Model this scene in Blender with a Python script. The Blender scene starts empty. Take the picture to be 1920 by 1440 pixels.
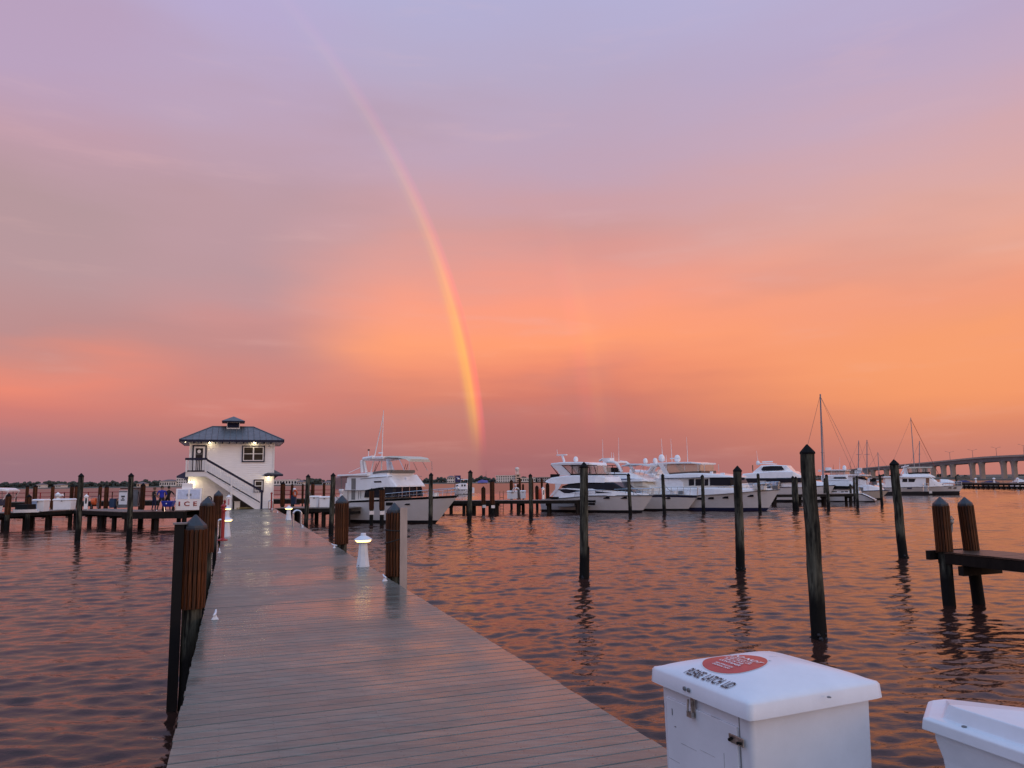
import bpy, math, random
import numpy as np
from mathutils import Matrix, Vector
random.seed(7)
SC = bpy.context.scene
COL = SC.collection
rad = math.radians

# ------------------------------------------------------------------ camera
# eye 3.15 m over the water (1.9 m over the dock boards), pitched up 7.35 deg, rolled 0.7 deg
FPX = 1400.0; CAMZ = 3.15; ROLL = rad(0.7)
PITCH = math.atan(180.6/FPX*math.cos(ROLL))
Fv = np.array([0, math.cos(PITCH), math.sin(PITCH)])
_U = np.array([0, -math.sin(PITCH), math.cos(PITCH)]); _R = np.array([1., 0, 0])
Rv = _R*math.cos(ROLL)-_U*math.sin(ROLL); Uv = _U*math.cos(ROLL)+_R*math.sin(ROLL)
CP = np.array([0, 0, CAMZ])
cd = bpy.data.cameras.new('camera'); cam = bpy.data.objects.new('camera', cd); COL.objects.link(cam)
cd.sensor_width = 36; cd.lens = FPX*36/1920; cd.clip_start = 0.1; cd.clip_end = 20000
m = Matrix.Identity(4)
for i in range(3):
    m[i][0] = Rv[i]; m[i][1] = Uv[i]; m[i][2] = -Fv[i]; m[i][3] = CP[i]
cam.matrix_world = m
SC.camera = cam
# survey helpers: turn a bearing measured in the photograph into a place in the world
def ray(px, py): return (px-960)/FPX*Rv+(720-py)/FPX*Uv+Fv
def atz(px, py, z):
    d = ray(px, py); return CP+d*((z-CAMZ)/d[2])
def aty(px, py, Y):
    d = ray(px, py); return CP+d*(Y/d[1])
def elev(px, py):
    d = ray(px, py); return math.degrees(math.asin(d[2]/np.linalg.norm(d)))

# ------------------------------------------------------------------ view
SC.view_settings.view_transform = 'Standard'; SC.view_settings.look = 'None'
SC.view_settings.exposure = 0.0; SC.view_settings.gamma = 1.0
SC.view_settings.use_curve_mapping = False

# ------------------------------------------------------------------ sky: dusk after rain, the sun low behind the camera
SUN_AZ, SUN_EL = 135.25, 0.5      # opposite the centre of the rainbow
def lin(c):
    return tuple((v/255/12.92 if v/255 <= .04045 else ((v/255+.055)/1.055)**2.4) for v in c)
W = bpy.data.worlds.new('World'); SC.world = W; W.use_nodes = True
nt = W.node_tree; nt.nodes.clear(); LK = nt.links.new
def nd(t, **k):
    n = nt.nodes.new(t)
    for a, b in k.items(): setattr(n, a, b)
    return n
def sock(x, inp):
    if isinstance(x, (int, float)): inp.default_value = x
    else: LK(x, inp)
def ma(op, a, b=None, c=None, clamp=False):
    n = nd('ShaderNodeMath', operation=op, use_clamp=clamp)
    for i, v in enumerate((a, b, c)):
        if v is not None: sock(v, n.inputs[i])
    return n.outputs[0]
def maprange(v, a, b, c=0., d=1., smooth=True):
    n = nd('ShaderNodeMapRange', interpolation_type='SMOOTHSTEP' if smooth else 'LINEAR', clamp=True)
    LK(v, n.inputs[0])
    for i, x in enumerate((a, b, c, d)): n.inputs[i+1].default_value = x
    return n.outputs[0]
def mixc(f, a, b, bt='MIX'):
    n = nd('ShaderNodeMix', data_type='RGBA', blend_type=bt)
    sock(f, n.inputs[0])
    for v, i in ((a, 6), (b, 7)):
        if isinstance(v, tuple): n.inputs[i].default_value = v+(1,)
        else: LK(v, n.inputs[i])
    return n.outputs[2]
def ramp(f, stops, interp='LINEAR'):
    n = nd('ShaderNodeValToRGB'); LK(f, n.inputs[0]); e = n.color_ramp; e.interpolation = interp
    stops = sorted(stops)
    while len(e.elements) < len(stops): e.elements.new(0.5)
    for el, (p, c) in zip(e.elements, stops):
        el.position = p; el.color = lin(c)+(1,)
    return n.outputs[0]
tc = nd('ShaderNodeTexCoord').outputs['Generated']
vn = nd('ShaderNodeVectorMath', operation='NORMALIZE'); LK(tc, vn.inputs[0]); DIR = vn.outputs[0]
sx = nd('ShaderNodeSeparateXYZ'); LK(DIR, sx.inputs[0]); DX, DY, DZ = sx.outputs
EL = ma('MULTIPLY', ma('ARCSINE', DZ), 180/math.pi)
AZ = ma('MULTIPLY', ma('ARCTAN2', DX, DY), 180/math.pi)
def cloudnoise(zs, scale, detail, rough, off, xy=(1, 1)):
    mp = nd('ShaderNodeMapping'); LK(DIR, mp.inputs[0])
    mp.inputs['Scale'].default_value = (xy[0], xy[1], zs); mp.inputs['Location'].default_value = (off, off*.7, off*1.3)
    mp.inputs['Rotation'].default_value = (0, rad(5), 0)
    n = nd('ShaderNodeTexNoise'); LK(mp.outputs[0], n.inputs['Vector'])
    n.inputs['Scale'].default_value = scale; n.inputs['Detail'].default_value = detail; n.inputs['Roughness'].default_value = rough
    return ma('SUBTRACT', n.outputs['Fac'], .5)
N1 = cloudnoise(4.2, 1.9, 4, .5, 3.1)      # long soft banks
N2 = cloudnoise(7, 4.5, 5, .55, 8.3)       # wisps
warp = ma('ADD', ma('MULTIPLY', N1, 7.0), ma('MULTIPLY', N2, 2.6))
warp = ma('MULTIPLY', warp, maprange(EL, 1, 9, .15, 1))
EW = ma('ADD', EL, warp)
FAC = ma('DIVIDE', EW, 90., clamp=True)
def col(x, pts, top):
    s = [(max(0., elev(x, y))/90, c) for y, c in pts]
    return ramp(FAC, s+top)
TOP = [(47/90, (176, 192, 238)), (62/90, (166, 202, 252)), (1.0, (162, 206, 255))]
cC = col(960, [(897, (160, 106, 110)), (860, (166, 108, 110)), (810, (182, 110, 109)), (750, (206, 117, 105)), (700, (236, 135, 107)),
               (640, (252, 152, 110)), (570, (247, 150, 124)), (510, (228, 150, 138)), (440, (206, 151, 151)),
               (300, (188, 159, 180)), (150, (180, 165, 194)), (0, (177, 171, 207))], TOP)
cL = col(100, [(905, (152, 116, 128)), (860, (157, 117, 127)), (805, (174, 117, 123)), (755, (204, 120, 116)), (700, (230, 131, 114)),
               (655, (206, 131, 124)), (610, (182, 132, 136)), (500, (178, 142, 149)), (380, (176, 143, 150)), (250, (188, 150, 166)),
               (100, (182, 156, 186)), (0, (181, 156, 186))], TOP)
cM = col(420, [(908, (155, 114, 124)), (855, (161, 114, 121)), (800, (186, 119, 118)), (750, (202, 122, 117)), (700, (197, 127, 125)), (650, (190, 130, 131)),
               (600, (197, 136, 137)), (560, (190, 140, 145)), (500, (182, 143, 151)), (380, (184, 147, 157)), (250, (186, 156, 177)), (100, (182, 163, 195)), (0, (181, 166, 204))], TOP)
cR = col(1820, [(888, (190, 122, 114)), (845, (198, 126, 112)), (785, (218, 134, 106)), (710, (241, 150, 105)), (640, (244, 154, 108)),
                (560, (239, 152, 121)), (480, (235, 164, 141)), (380, (221, 165, 156)), (250, (208, 165, 172)), (100, (191, 166, 191)), (0, (184, 165, 196))], TOP)
cBw = ramp(FAC, [(0, (250, 194, 172)), (4/90, (255, 212, 188)), (12/90, (252, 226, 220)), (25/90, (224, 226, 244)), (42/90, (192, 212, 250))]+TOP[1:])
cBc = ramp(FAC, [(0, (150, 130, 150)), (5/90, (166, 146, 168)), (14/90, (172, 170, 200)), (26/90, (178, 190, 226)), (42/90, (182, 204, 246))]+TOP[1:])
cB = mixc(maprange(DX, -.55, .65), cBc, cBw)
AZW = ma('ADD', AZ, ma('MULTIPLY', N1, 18.))
base = mixc(maprange(AZW, 3, 33), cC, cR)
base = mixc(maprange(AZW, -7, -19), base, cM)
base = mixc(maprange(AZW, -22, -31), base, cL)
COSA = ma('DIVIDE', DY, ma('MAXIMUM', ma('SQRT', ma('ADD', ma('MULTIPLY', DX, DX), ma('MULTIPLY', DY, DY))), 1e-4))
base = mixc(maprange(COSA, .55, -.55), base, cB)
# faint wisps of lit and unlit cloud
base = mixc(ma('MULTIPLY', maprange(N2, .05, .28), .17), base, (0.80, 0.46, 0.42), 'MIX')
base = mixc(ma('MULTIPLY', maprange(N1, -.02, -.2), .20), base, (0.36, 0.24, 0.29), 'MIX')
# rainbow: two bows round the point opposite the sun
A = (math.sin(rad(SUN_AZ+180))*math.cos(rad(SUN_EL)), math.cos(rad(SUN_AZ+180))*math.cos(rad(SUN_EL)), -math.sin(rad(SUN_EL)))
dp = nd('ShaderNodeVectorMath', operation='DOT_PRODUCT'); LK(DIR, dp.inputs[0]); dp.inputs[1].default_value = A
TH = ma('MULTIPLY', ma('ARCCOSINE', dp.outputs['Value']), 180/math.pi)
def bow(lo, hi, stops):
    f = maprange(TH, lo, hi, 0, 1, smooth=False)
    n = nd('ShaderNodeValToRGB'); LK(f, n.inputs[0]); e = n.color_ramp; e.interpolation = 'EASE'
    while len(e.elements) < len(stops): e.elements.new(.5)
    for el, (p, c) in zip(e.elements, stops): el.position = p; el.color = c+(1,)
    return n.outputs[0]
K = (0, 0, 0)
b1 = bow(41.15, 42.95, [(0, K), (.22, (.0, .015, .01)), (.4, (.10, .10, .0)), (.56, (.42, .20, .0)), (.72, (.50, .09, .03)), (.86, (.27, .0, .05)), (1, K)])
b2 = bow(49.8, 53.4, [(0, K), (.28, (.30, .03, .04)), (.5, (.26, .13, .02)), (.72, (.03, .05, .02)), (1, K)])
i1 = ma('MULTIPLY', ma('MULTIPLY', maprange(EL, 1.2, 6.0), ma('POWER', maprange(EL, 38, 8, .0, 1, False), 1.6)), .62)
i2 = ma('MULTIPLY', ma('MULTIPLY', maprange(EL, 2.2, 6), maprange(EL, 24, 8)), .15)
sc1 = mixc(1.0, b1, (1., 1., 1.), 'MULTIPLY')
def scaled(c, f):
    n = nd('ShaderNodeVectorMath', operation='SCALE'); LK(c, n.inputs[0]); LK(f, n.inputs['Scale']); return n.outputs[0]
base = mixc(1.0, base, scaled(b1, i1), 'ADD')
base = mixc(1.0, base, scaled(b2, i2), 'ADD')
foot = ma('MULTIPLY', ma('MULTIPLY', maprange(EL, 2.0, 7.5), maprange(EL, 19, 9)), .42)
base = mixc(ma('MULTIPLY', foot, ma('MULTIPLY', maprange(TH, 41.3, 41.95), maprange(TH, 42.55, 42.1))), base, (1.0, .46, .085))
base = mixc(ma('MULTIPLY', foot, ma('MULTIPLY', maprange(TH, 42.15, 42.5), maprange(TH, 42.95, 42.6))), base, (1.0, .21, .15))
inside = ma('MULTIPLY', maprange(TH, 42.0, 28, 1, 0), ma('MULTIPLY', maprange(TH, 42.6, 41.9), .06))
base = mixc(ma('MULTIPLY', inside, maprange(EL, 22, 8)), base, (1, .62, .35))
# physical twilight scattering on top of the cloud sky
sky = nd('ShaderNodeTexSky', sky_type='NISHITA'); sky.sun_disc = False
sky.sun_elevation = rad(SUN_EL); sky.sun_rotation = rad(SUN_AZ); sky.air_density = 1.2; sky.dust_density = 2.0
bg1 = nd('ShaderNodeBackground'); LK(base, bg1.inputs[0]); bg1.inputs[1].default_value = 1.0
bg2 = nd('ShaderNodeBackground'); LK(sky.outputs[0], bg2.inputs[0]); bg2.inputs[1].default_value = 0.05
ad = nd('ShaderNodeAddShader'); LK(bg1.outputs[0], ad.inputs[0]); LK(bg2.outputs[0], ad.inputs[1])
wo = nd('ShaderNodeOutputWorld'); LK(ad.outputs[0], wo.inputs[0])

# the last of the sun, spread by cloud, from behind on the right
sl = bpy.data.lights.new('sun', 'SUN'); sl.energy = 0.38; sl.angle = rad(14); sl.color = (1.0, .62, .42)
so = bpy.data.objects.new('sun', sl); COL.objects.link(so)
sd = Vector((math.sin(rad(SUN_AZ))*math.cos(rad(4)), math.cos(rad(SUN_AZ))*math.cos(rad(4)), math.sin(rad(4))))
so.rotation_euler = sd.to_track_quat('Z', 'Y').to_euler(); so.location = (30, -30, 40)

# ------------------------------------------------------------------ materials
MATS = {}
def mat(name, c, rough=.5, metal=0., var=0., vscale=3., vstretch=(1, 1, 1), bump=0., bscale=20., c2=None, spec=.5, rnd=0., rvar=0., coat=0., emit=None, es=0., alpha=1., trans=0.):
    M = bpy.data.materials.new(name); M.use_nodes = True; t = M.node_tree; b = t.nodes['Principled BSDF']; L = t.links.new
    b.inputs['Base Color'].default_value = tuple(c)+(1,); b.inputs['Roughness'].default_value = rough; b.inputs['Metallic'].default_value = metal
    b.inputs['Specular IOR Level'].default_value = spec; b.inputs['Coat Weight'].default_value = coat
    if alpha < 1: b.inputs['Alpha'].default_value = alpha
    if trans: b.inputs['Transmission Weight'].default_value = trans
    if emit: b.inputs['Emission Color'].default_value = tuple(emit)+(1,); b.inputs['Emission Strength'].default_value = es
    tcn = t.nodes.new('ShaderNodeTexCoord'); mp = t.nodes.new('ShaderNodeMapping'); L(tcn.outputs['Object'], mp.inputs[0])
    mp.inputs['Scale'].default_value = vstretch
    cur = None
    if var > 0 or c2:
        n = t.nodes.new('ShaderNodeTexNoise'); L(mp.outputs[0], n.inputs['Vector']); n.inputs['Scale'].default_value = vscale; n.inputs['Detail'].default_value = 6; n.inputs['Roughness'].default_value = .62
        mr = t.nodes.new('ShaderNodeMapRange'); L(n.outputs['Fac'], mr.inputs[0]); mr.inputs[1].default_value = .33; mr.inputs[2].default_value = .67
        mx = t.nodes.new('ShaderNodeMix'); mx.data_type = 'RGBA'; L(mr.outputs[0], mx.inputs[0])
        a = tuple(c); d = tuple(c2) if c2 else tuple(min(1, v*(1+var)) for v in c)
        if not c2: a = tuple(v*(1-var) for v in c)
        mx.inputs[6].default_value = a+(1,); mx.inputs[7].default_value = d+(1,); cur = mx.outputs[2]
    if rnd > 0:
        oi = t.nodes.new('ShaderNodeObjectInfo'); mr2 = t.nodes.new('ShaderNodeMapRange'); L(oi.outputs['Random'], mr2.inputs[0]); mr2.inputs[3].default_value = 1-rnd; mr2.inputs[4].default_value = 1+rnd
        hs = t.nodes.new('ShaderNodeHueSaturation'); L(mr2.outputs[0], hs.inputs['Value'])
        if cur: L(cur, hs.inputs['Color'])
        else: hs.inputs['Color'].default_value = tuple(c)+(1,)
        cur = hs.outputs[0]
    if cur: L(cur, b.inputs['Base Color'])
    if rvar > 0:
        n3 = t.nodes.new('ShaderNodeTexNoise'); L(tcn.outputs['Object'], n3.inputs['Vector']); n3.inputs['Scale'].default_value = vscale*.7; n3.inputs['Detail'].default_value = 4
        m3 = t.nodes.new('ShaderNodeMapRange'); L(n3.outputs['Fac'], m3.inputs[0]); m3.inputs[1].default_value = .3; m3.inputs[2].default_value = .7
        m3.inputs[3].default_value = max(.02, rough-rvar); m3.inputs[4].default_value = min(1, rough+rvar); L(m3.outputs[0], b.inputs['Roughness'])
    if bump > 0:
        n2 = t.nodes.new('ShaderNodeTexNoise'); L(mp.outputs[0], n2.inputs['Vector']); n2.inputs['Scale'].default_value = bscale; n2.inputs['Detail'].default_value = 4
        bp = t.nodes.new('ShaderNodeBump'); bp.inputs['Strength'].default_value = bump; bp.inputs['Distance'].default_value = .01; L(n2.outputs['Fac'], bp.inputs['Height']); L(bp.outputs[0], b.inputs['Normal'])
    MATS[name] = M; return M
GEL = mat('white_gelcoat', (.88, .88, .89), .22, var=.05, vscale=2, spec=.5, coat=.3)
GEL2 = mat('cream_gelcoat', (.72, .68, .62), .3, var=.05, vscale=2)
HULLG = mat('hull_white', (.76, .76, .77), .25, var=.05, vscale=1.2, coat=.25)
FRP = mat('weathered_fiberglass', (.72, .76, .82), .38, var=.05, vscale=5, bump=.05, bscale=60, rvar=.08)
DARKGL = mat('dark_glass', (.008, .009, .016), .10, spec=.22)
NAVY = mat('navy_paint', (.018, .022, .07), .4, var=.1)
BOTTOM = mat('antifoul', (.015, .015, .02), .5, var=.3)
BLACK = mat('black_rubber', (.007, .007, .008), .65, var=.2, spec=.2)
STEEL = mat('stainless_steel', (.62, .62, .64), .25, metal=1., bump=.05)
ALU = mat('aluminium', (.26, .27, .31), .5, metal=.5, var=.1)
RUSTYST = mat('stained_steel', (.42, .40, .37), .38, metal=.9, var=.35, vscale=40)
CANVAS = mat('cream_canvas', (.62, .57, .48), .8, var=.08, vscale=8, bump=.1)
GCANVAS = mat('grey_canvas', (.20, .19, .18), .85, var=.12, vscale=8)
WCANVAS = mat('white_canvas', (.62, .62, .63), .8, var=.1, vscale=4)
VINYL = mat('clear_vinyl', (.55, .48, .42), .12, spec=.6, alpha=.42)
PINKV = mat('tinted_curtain', (.36, .22, .22), .2, spec=.5, alpha=.75)
REDP = mat('red_paint', (.32, .018, .02), .4, var=.2, vscale=10)
ORANGE = mat('orange_plastic', (.75, .14, .04), .5, var=.1)
BLUEP = mat('blue_plastic', (.02, .035, .32), .4, var=.1)
TEALB = mat('dark_blue_vinyl', (.02, .05, .11), .5, var=.1)
LBLUE = mat('light_blue_panel', (.33, .45, .66), .35, var=.08)
ICEPAN = mat('icy_blue_panel', (.52, .60, .78), .3, var=.14, vscale=5)
SIDING = mat('white_painted_siding', (.90, .88, .87), .5, var=.06, vscale=1.5, vstretch=(1, 1, 8))
TRIMW = mat('white_trim', (.78, .76, .75), .45, var=.05)
TRIMN = mat('navy_trim', (.008, .010, .036), .45, var=.12, spec=.25)
ROOFM = mat('blue_grey_metal_roof', (.115, .124, .134), .45, metal=.3, var=.12, vscale=4, rvar=.1)
CAPM = mat('slate_blue_cap', (.030, .038, .050), .5, var=.2, vscale=14)
BCAP = mat('black_cap', (.006, .006, .007), .75, var=.3, vscale=14, spec=.15)
WETW = mat('dark_wet_timber', (.013, .010, .008), .7, var=.5, vscale=5, vstretch=(1, 1, .3), bump=.5, bscale=22, spec=.2)
BROWNB = mat('dark_brown_board', (.050, .030, .020), .42, var=.3, vscale=6, rnd=.15)
DECKW = mat('weathered_deck_board', (.17, .145, .125), .5, var=.25, vscale=6, rnd=.1)
WOODL = mat('pale_board', (.44, .36, .32), .7, var=.16, vscale=8, vstretch=(1, 1, .2), bump=.3)
TEAK = mat('teak', (.22, .10, .05), .45, var=.25, vscale=12)
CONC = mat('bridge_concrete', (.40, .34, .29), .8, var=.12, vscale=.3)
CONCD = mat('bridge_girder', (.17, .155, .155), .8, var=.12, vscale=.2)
ROPE = mat('black_rope', (.015, .014, .014), .8, bump=.3, bscale=80)
ROPEG = mat('grey_rope', (.35, .33, .30), .8)
DECALR = mat('red_decal', (.50, .045, .04), .4, var=.12, vscale=20)
INK = mat('black_print', (.012, .012, .018), .5)
WPRINT = mat('white_print', (.78, .76, .76), .5)
GREYM = mat('grey_metal', (.16, .16, .165), .5, var=.2)
SKIN = mat('skin', (.42, .24, .17), .55, var=.08)
HAIRD = mat('dark_hair', (.02, .014, .01), .6)
HAIRB = mat('brown_hair', (.14, .075, .045), .6)
CLBLK = mat('black_cloth', (.014, .013, .015), .85)
CLBLU = mat('royal_blue_cloth', (.016, .03, .36), .8, var=.15)
CLNAV = mat('navy_cloth', (.018, .02, .06), .85)
CLWHT = mat('white_cloth', (.7, .68, .66), .8)
FAR = mat('far_foliage', (.045, .052, .04), .9, var=.4, vscale=.12)
FARW = mat('far_white_wall', (.72, .66, .6), .7, var=.06, vscale=.2)
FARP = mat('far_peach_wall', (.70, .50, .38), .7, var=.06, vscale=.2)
FARR = mat('far_roof', (.16, .12, .12), .7, var=.1)
LAMPG = mat('lamp_glass', (.9, .85, .6), .4, emit=(1, .70, .24), es=4.0)
BULB = mat('lit_bulb', (.9, .85, .7), .4, emit=(1, .84, .55), es=9)
CURT = mat('window_interior', (.035, .026, .02), .3, spec=.2, var=.5, vscale=2, vstretch=(.2, 1, 4))

def node_mat(name):
    M = bpy.data.materials.new(name); M.use_nodes = True; t = M.node_tree
    return M, t, t.nodes['Principled BSDF'], t.links.new

# weathered mooring timber: grey-green, dark vertical streaks, black tide band just over the water
def piling_mat(name, ca, cb, streak):
    M, t, b, L = node_mat(name)
    tcn = t.nodes.new('ShaderNodeTexCoord')
    def noise(sc, st, det=6):
        mp = t.nodes.new('ShaderNodeMapping'); L(tcn.outputs['Object'], mp.inputs[0]); mp.inputs['Scale'].default_value = st
        oi = t.nodes.new('ShaderNodeObjectInfo'); cm = t.nodes.new('ShaderNodeCombineXYZ')
        mm = t.nodes.new('ShaderNodeMath'); mm.operation = 'MULTIPLY'; L(oi.outputs['Random'], mm.inputs[0]); mm.inputs[1].default_value = 40; L(mm.outputs[0], cm.inputs[0]); L(cm.outputs[0], mp.inputs['Location'])
        n = t.nodes.new('ShaderNodeTexNoise'); L(mp.outputs[0], n.inputs['Vector']); n.inputs['Scale'].default_value = sc; n.inputs['Detail'].default_value = det; n.inputs['Roughness'].default_value = .65; return n.outputs['Fac']
    def mr(v, a, c):
        n = t.nodes.new('ShaderNodeMapRange'); L(v, n.inputs[0]); n.inputs[1].default_value = a; n.inputs[2].default_value = c; return n.outputs[0]
    def mx(f, a, c):
        n = t.nodes.new('ShaderNodeMix'); n.data_type = 'RGBA'; L(f, n.inputs[0])
        for v, i in ((a, 6), (c, 7)):
            if isinstance(v, tuple): n.inputs[i].default_value = v+(1,)
            else: L(v, n.inputs[i])
        return n.outputs[2]
    c = mx(mr(noise(7, (1, 1, .16)), .38, .60), ca, cb)
    c = mx(mr(noise(9, (1, 1, .12)), .50, .60), c, streak)
    c = mx(mr(noise(2.2, (1, 1, .5), 3), .56, .68), c, tuple(v*.45 for v in ca))
    s = t.nodes.new('ShaderNodeSeparateXYZ'); L(tcn.outputs['Object'], s.inputs[0])
    wz = t.nodes.new('ShaderNodeMath'); wz.operation = 'MULTIPLY_ADD'; L(noise(6, (1, 1, .4), 3), wz.inputs[0]); wz.inputs[1].default_value = -.5; L(s.outputs[2], wz.inputs[2])
    c = mx(mr(wz.outputs[0], .70, .40), c, (.006, .006, .006))
    L(c, b.inputs['Base Color']); b.inputs['Roughness'].default_value = .85; b.inputs['Specular IOR Level'].default_value = .25
    bp = t.nodes.new('ShaderNodeBump'); bp.inputs['Strength'].default_value = .9; bp.inputs['Distance'].default_value = .02; L(noise(16, (1, 1, .14)), bp.inputs['Height']); L(bp.outputs[0], b.inputs['Normal'])
    return M
PILE = piling_mat('weathered_piling', (.110, .110, .084), (.018, .018, .013), (.005, .005, .004))

# brown stained slats round the dock posts
def slat_mat():
    M, t, b, L = node_mat('brown_stained_slat')
    tcn = t.nodes.new('ShaderNodeTexCoord'); oi = t.nodes.new('ShaderNodeObjectInfo')
    mp = t.nodes.new('ShaderNodeMapping'); L(tcn.outputs['Object'], mp.inputs[0]); mp.inputs['Scale'].default_value = (1, 1, .06)
    n = t.nodes.new('ShaderNodeTexNoise'); L(mp.outputs[0], n.inputs['Vector']); n.inputs['Scale'].default_value = 60; n.inputs['Detail'].default_value = 4
    r = t.nodes.new('ShaderNodeValToRGB'); L(n.outputs['Fac'], r.inputs[0])
    r.color_ramp.elements[0].position = .35; r.color_ramp.elements[0].color = (.020, .007, .003, 1)
    r.color_ramp.elements[1].position = .65; r.color_ramp.elements[1].color = (.135, .043, .012, 1)
    mr = t.nodes.new('ShaderNodeMapRange'); L(oi.outputs['Random'], mr.inputs[0]); mr.inputs[3].default_value = .6; mr.inputs[4].default_value = 1.25
    h = t.nodes.new('ShaderNodeHueSaturation'); L(mr.outputs[0], h.inputs['Value']); L(r.outputs[0], h.inputs['Color'])
    L(h.outputs[0], b.inputs['Base Color']); b.inputs['Roughness'].default_value = .55; b.inputs['Specular IOR Level'].default_value = .25
    return M
SLAT = slat_mat()

# main dock boards: brown grey composite, wet, shallow films of rainwater lying on it in patches
def deck_mat():
    M, t, b, L = node_mat('wet_composite_board')
    geo = t.nodes.new('ShaderNodeNewGeometry'); oi = t.nodes.new('ShaderNodeObjectInfo')
    def noise(sc, st=(1, 1, 1), det=5, ro=.55, rot=0):
        mp = t.nodes.new('ShaderNodeMapping'); L(geo.outputs['Position'], mp.inputs[0]); mp.inputs['Scale'].default_value = st; mp.inputs['Rotation'].default_value = (0, 0, rad(-20.3))
        n = t.nodes.new('ShaderNodeTexNoise'); L(mp.outputs[0], n.inputs['Vector']); n.inputs['Scale'].default_value = sc; n.inputs['Detail'].default_value = det; n.inputs['Roughness'].default_value = ro; return n.outputs['Fac']
    def mr(v, a, c, d=0., e=1.):
        n = t.nodes.new('ShaderNodeMapRange'); L(v, n.inputs[0])
        for i, x in enumerate((a, c, d, e)): n.inputs[i+1].default_value = x
        return n.outputs[0]
    def mx(f, a, c, bt='MIX'):
        n = t.nodes.new('ShaderNodeMix'); n.data_type = 'RGBA'; n.blend_type = bt
        if isinstance(f, float): n.inputs[0].default_value = f
        else: L(f, n.inputs[0])
        for v, i in ((a, 6), (c, 7)):
            if isinstance(v, tuple): n.inputs[i].default_value = v+(1,)
            else: L(v, n.inputs[i])
        return n.outputs[2]
    c = mx(mr(noise(1.1, det=4), .35, .65), (.134, .141, .117), (.174, .182, .157))
    c = mx(mr(noise(26, (.15, 1, 1)), .35, .7), c, (.108, .099, .085))
    c = mx(mr(noise(70), .60, .72, 0, .55), c, (.27, .26, .24))
    hs = t.nodes.new('ShaderNodeHueSaturation'); L(mr(oi.outputs['Random'], 0, 1, .88, 1.10), hs.inputs['Value']); L(c, hs.inputs['Color'])
    tc2 = t.nodes.new('ShaderNodeTexCoord'); s2 = t.nodes.new('ShaderNodeSeparateXYZ'); L(tc2.outputs['Object'], s2.inputs[0])
    def mth(op, a, k=None, k2=None):
        n = t.nodes.new('ShaderNodeMath'); n.operation = op
        for i, v in enumerate((a, k, k2)):
            if v is None: continue
            if isinstance(v, (int, float)): n.inputs[i].default_value = v
            else: L(v, n.inputs[i])
        return n.outputs[0]
    fx = mth('PINGPONG', mth('ADD', s2.outputs[0], 8.25), .2035); fy = mth('SUBTRACT', mth('ABSOLUTE', s2.outputs[1]), .045)
    dd = mth('SQRT', mth('ADD', mth('MULTIPLY', fx, fx), mth('MULTIPLY', fy, fy)))
    L(mx(mr(dd, .0055, .0075), (.035, .03, .027), hs.outputs[0]), b.inputs['Base Color'])
    wet = mr(noise(.55, (1, .7, 1), 4, .6), .44, .60)
    fine = mr(noise(9, (.25, 1, 1), 3), .3, .7, -.06, .10)
    r0 = mr(wet, 0, 1, .34, .15)
    ad = t.nodes.new('ShaderNodeMath'); ad.operation = 'ADD'; L(r0, ad.inputs[0]); L(fine, ad.inputs[1]); L(ad.outputs[0], b.inputs['Roughness'])
    b.inputs['Specular IOR Level'].default_value = .5
    bp = t.nodes.new('ShaderNodeBump'); bp.inputs['Distance'].default_value = .004; L(mr(wet, 0, 1, .55, .22), bp.inputs['Strength']); L(noise(42, (.3, 1, 1), 3), bp.inputs['Height']); L(bp.outputs[0], b.inputs['Normal'])
    return M
DECK = deck_mat()

def water_mat(name, rough):
    M, t, b, L = node_mat(name)
    b.inputs['Base Color'].default_value = (.040, .018, .014, 1); b.inputs['Roughness'].default_value = rough; b.inputs['IOR'].default_value = 1.333; b.inputs['Specular IOR Level'].default_value = .37
    geo = t.nodes.new('ShaderNodeNewGeometry'); mp = t.nodes.new('ShaderNodeMapping'); L(geo.outputs['Position'], mp.inputs[0]); mp.inputs['Scale'].default_value = (.75, 1.25, 1)
    n = t.nodes.new('ShaderNodeTexNoise'); L(mp.outputs[0], n.inputs['Vector']); n.inputs['Scale'].default_value = 7; n.inputs['Detail'].default_value = 3; n.inputs['Distortion'].default_value = .6
    bp = t.nodes.new('ShaderNodeBump'); bp.inputs['Strength'].default_value = 1.0; bp.inputs['Distance'].default_value = .008; L(n.outputs['Fac'], bp.inputs['Height']); L(bp.outputs[0], b.inputs['Normal'])
    return M
WATER = water_mat('harbour_water', .075); WATERF = water_mat('open_bay_water', .30)

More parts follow.
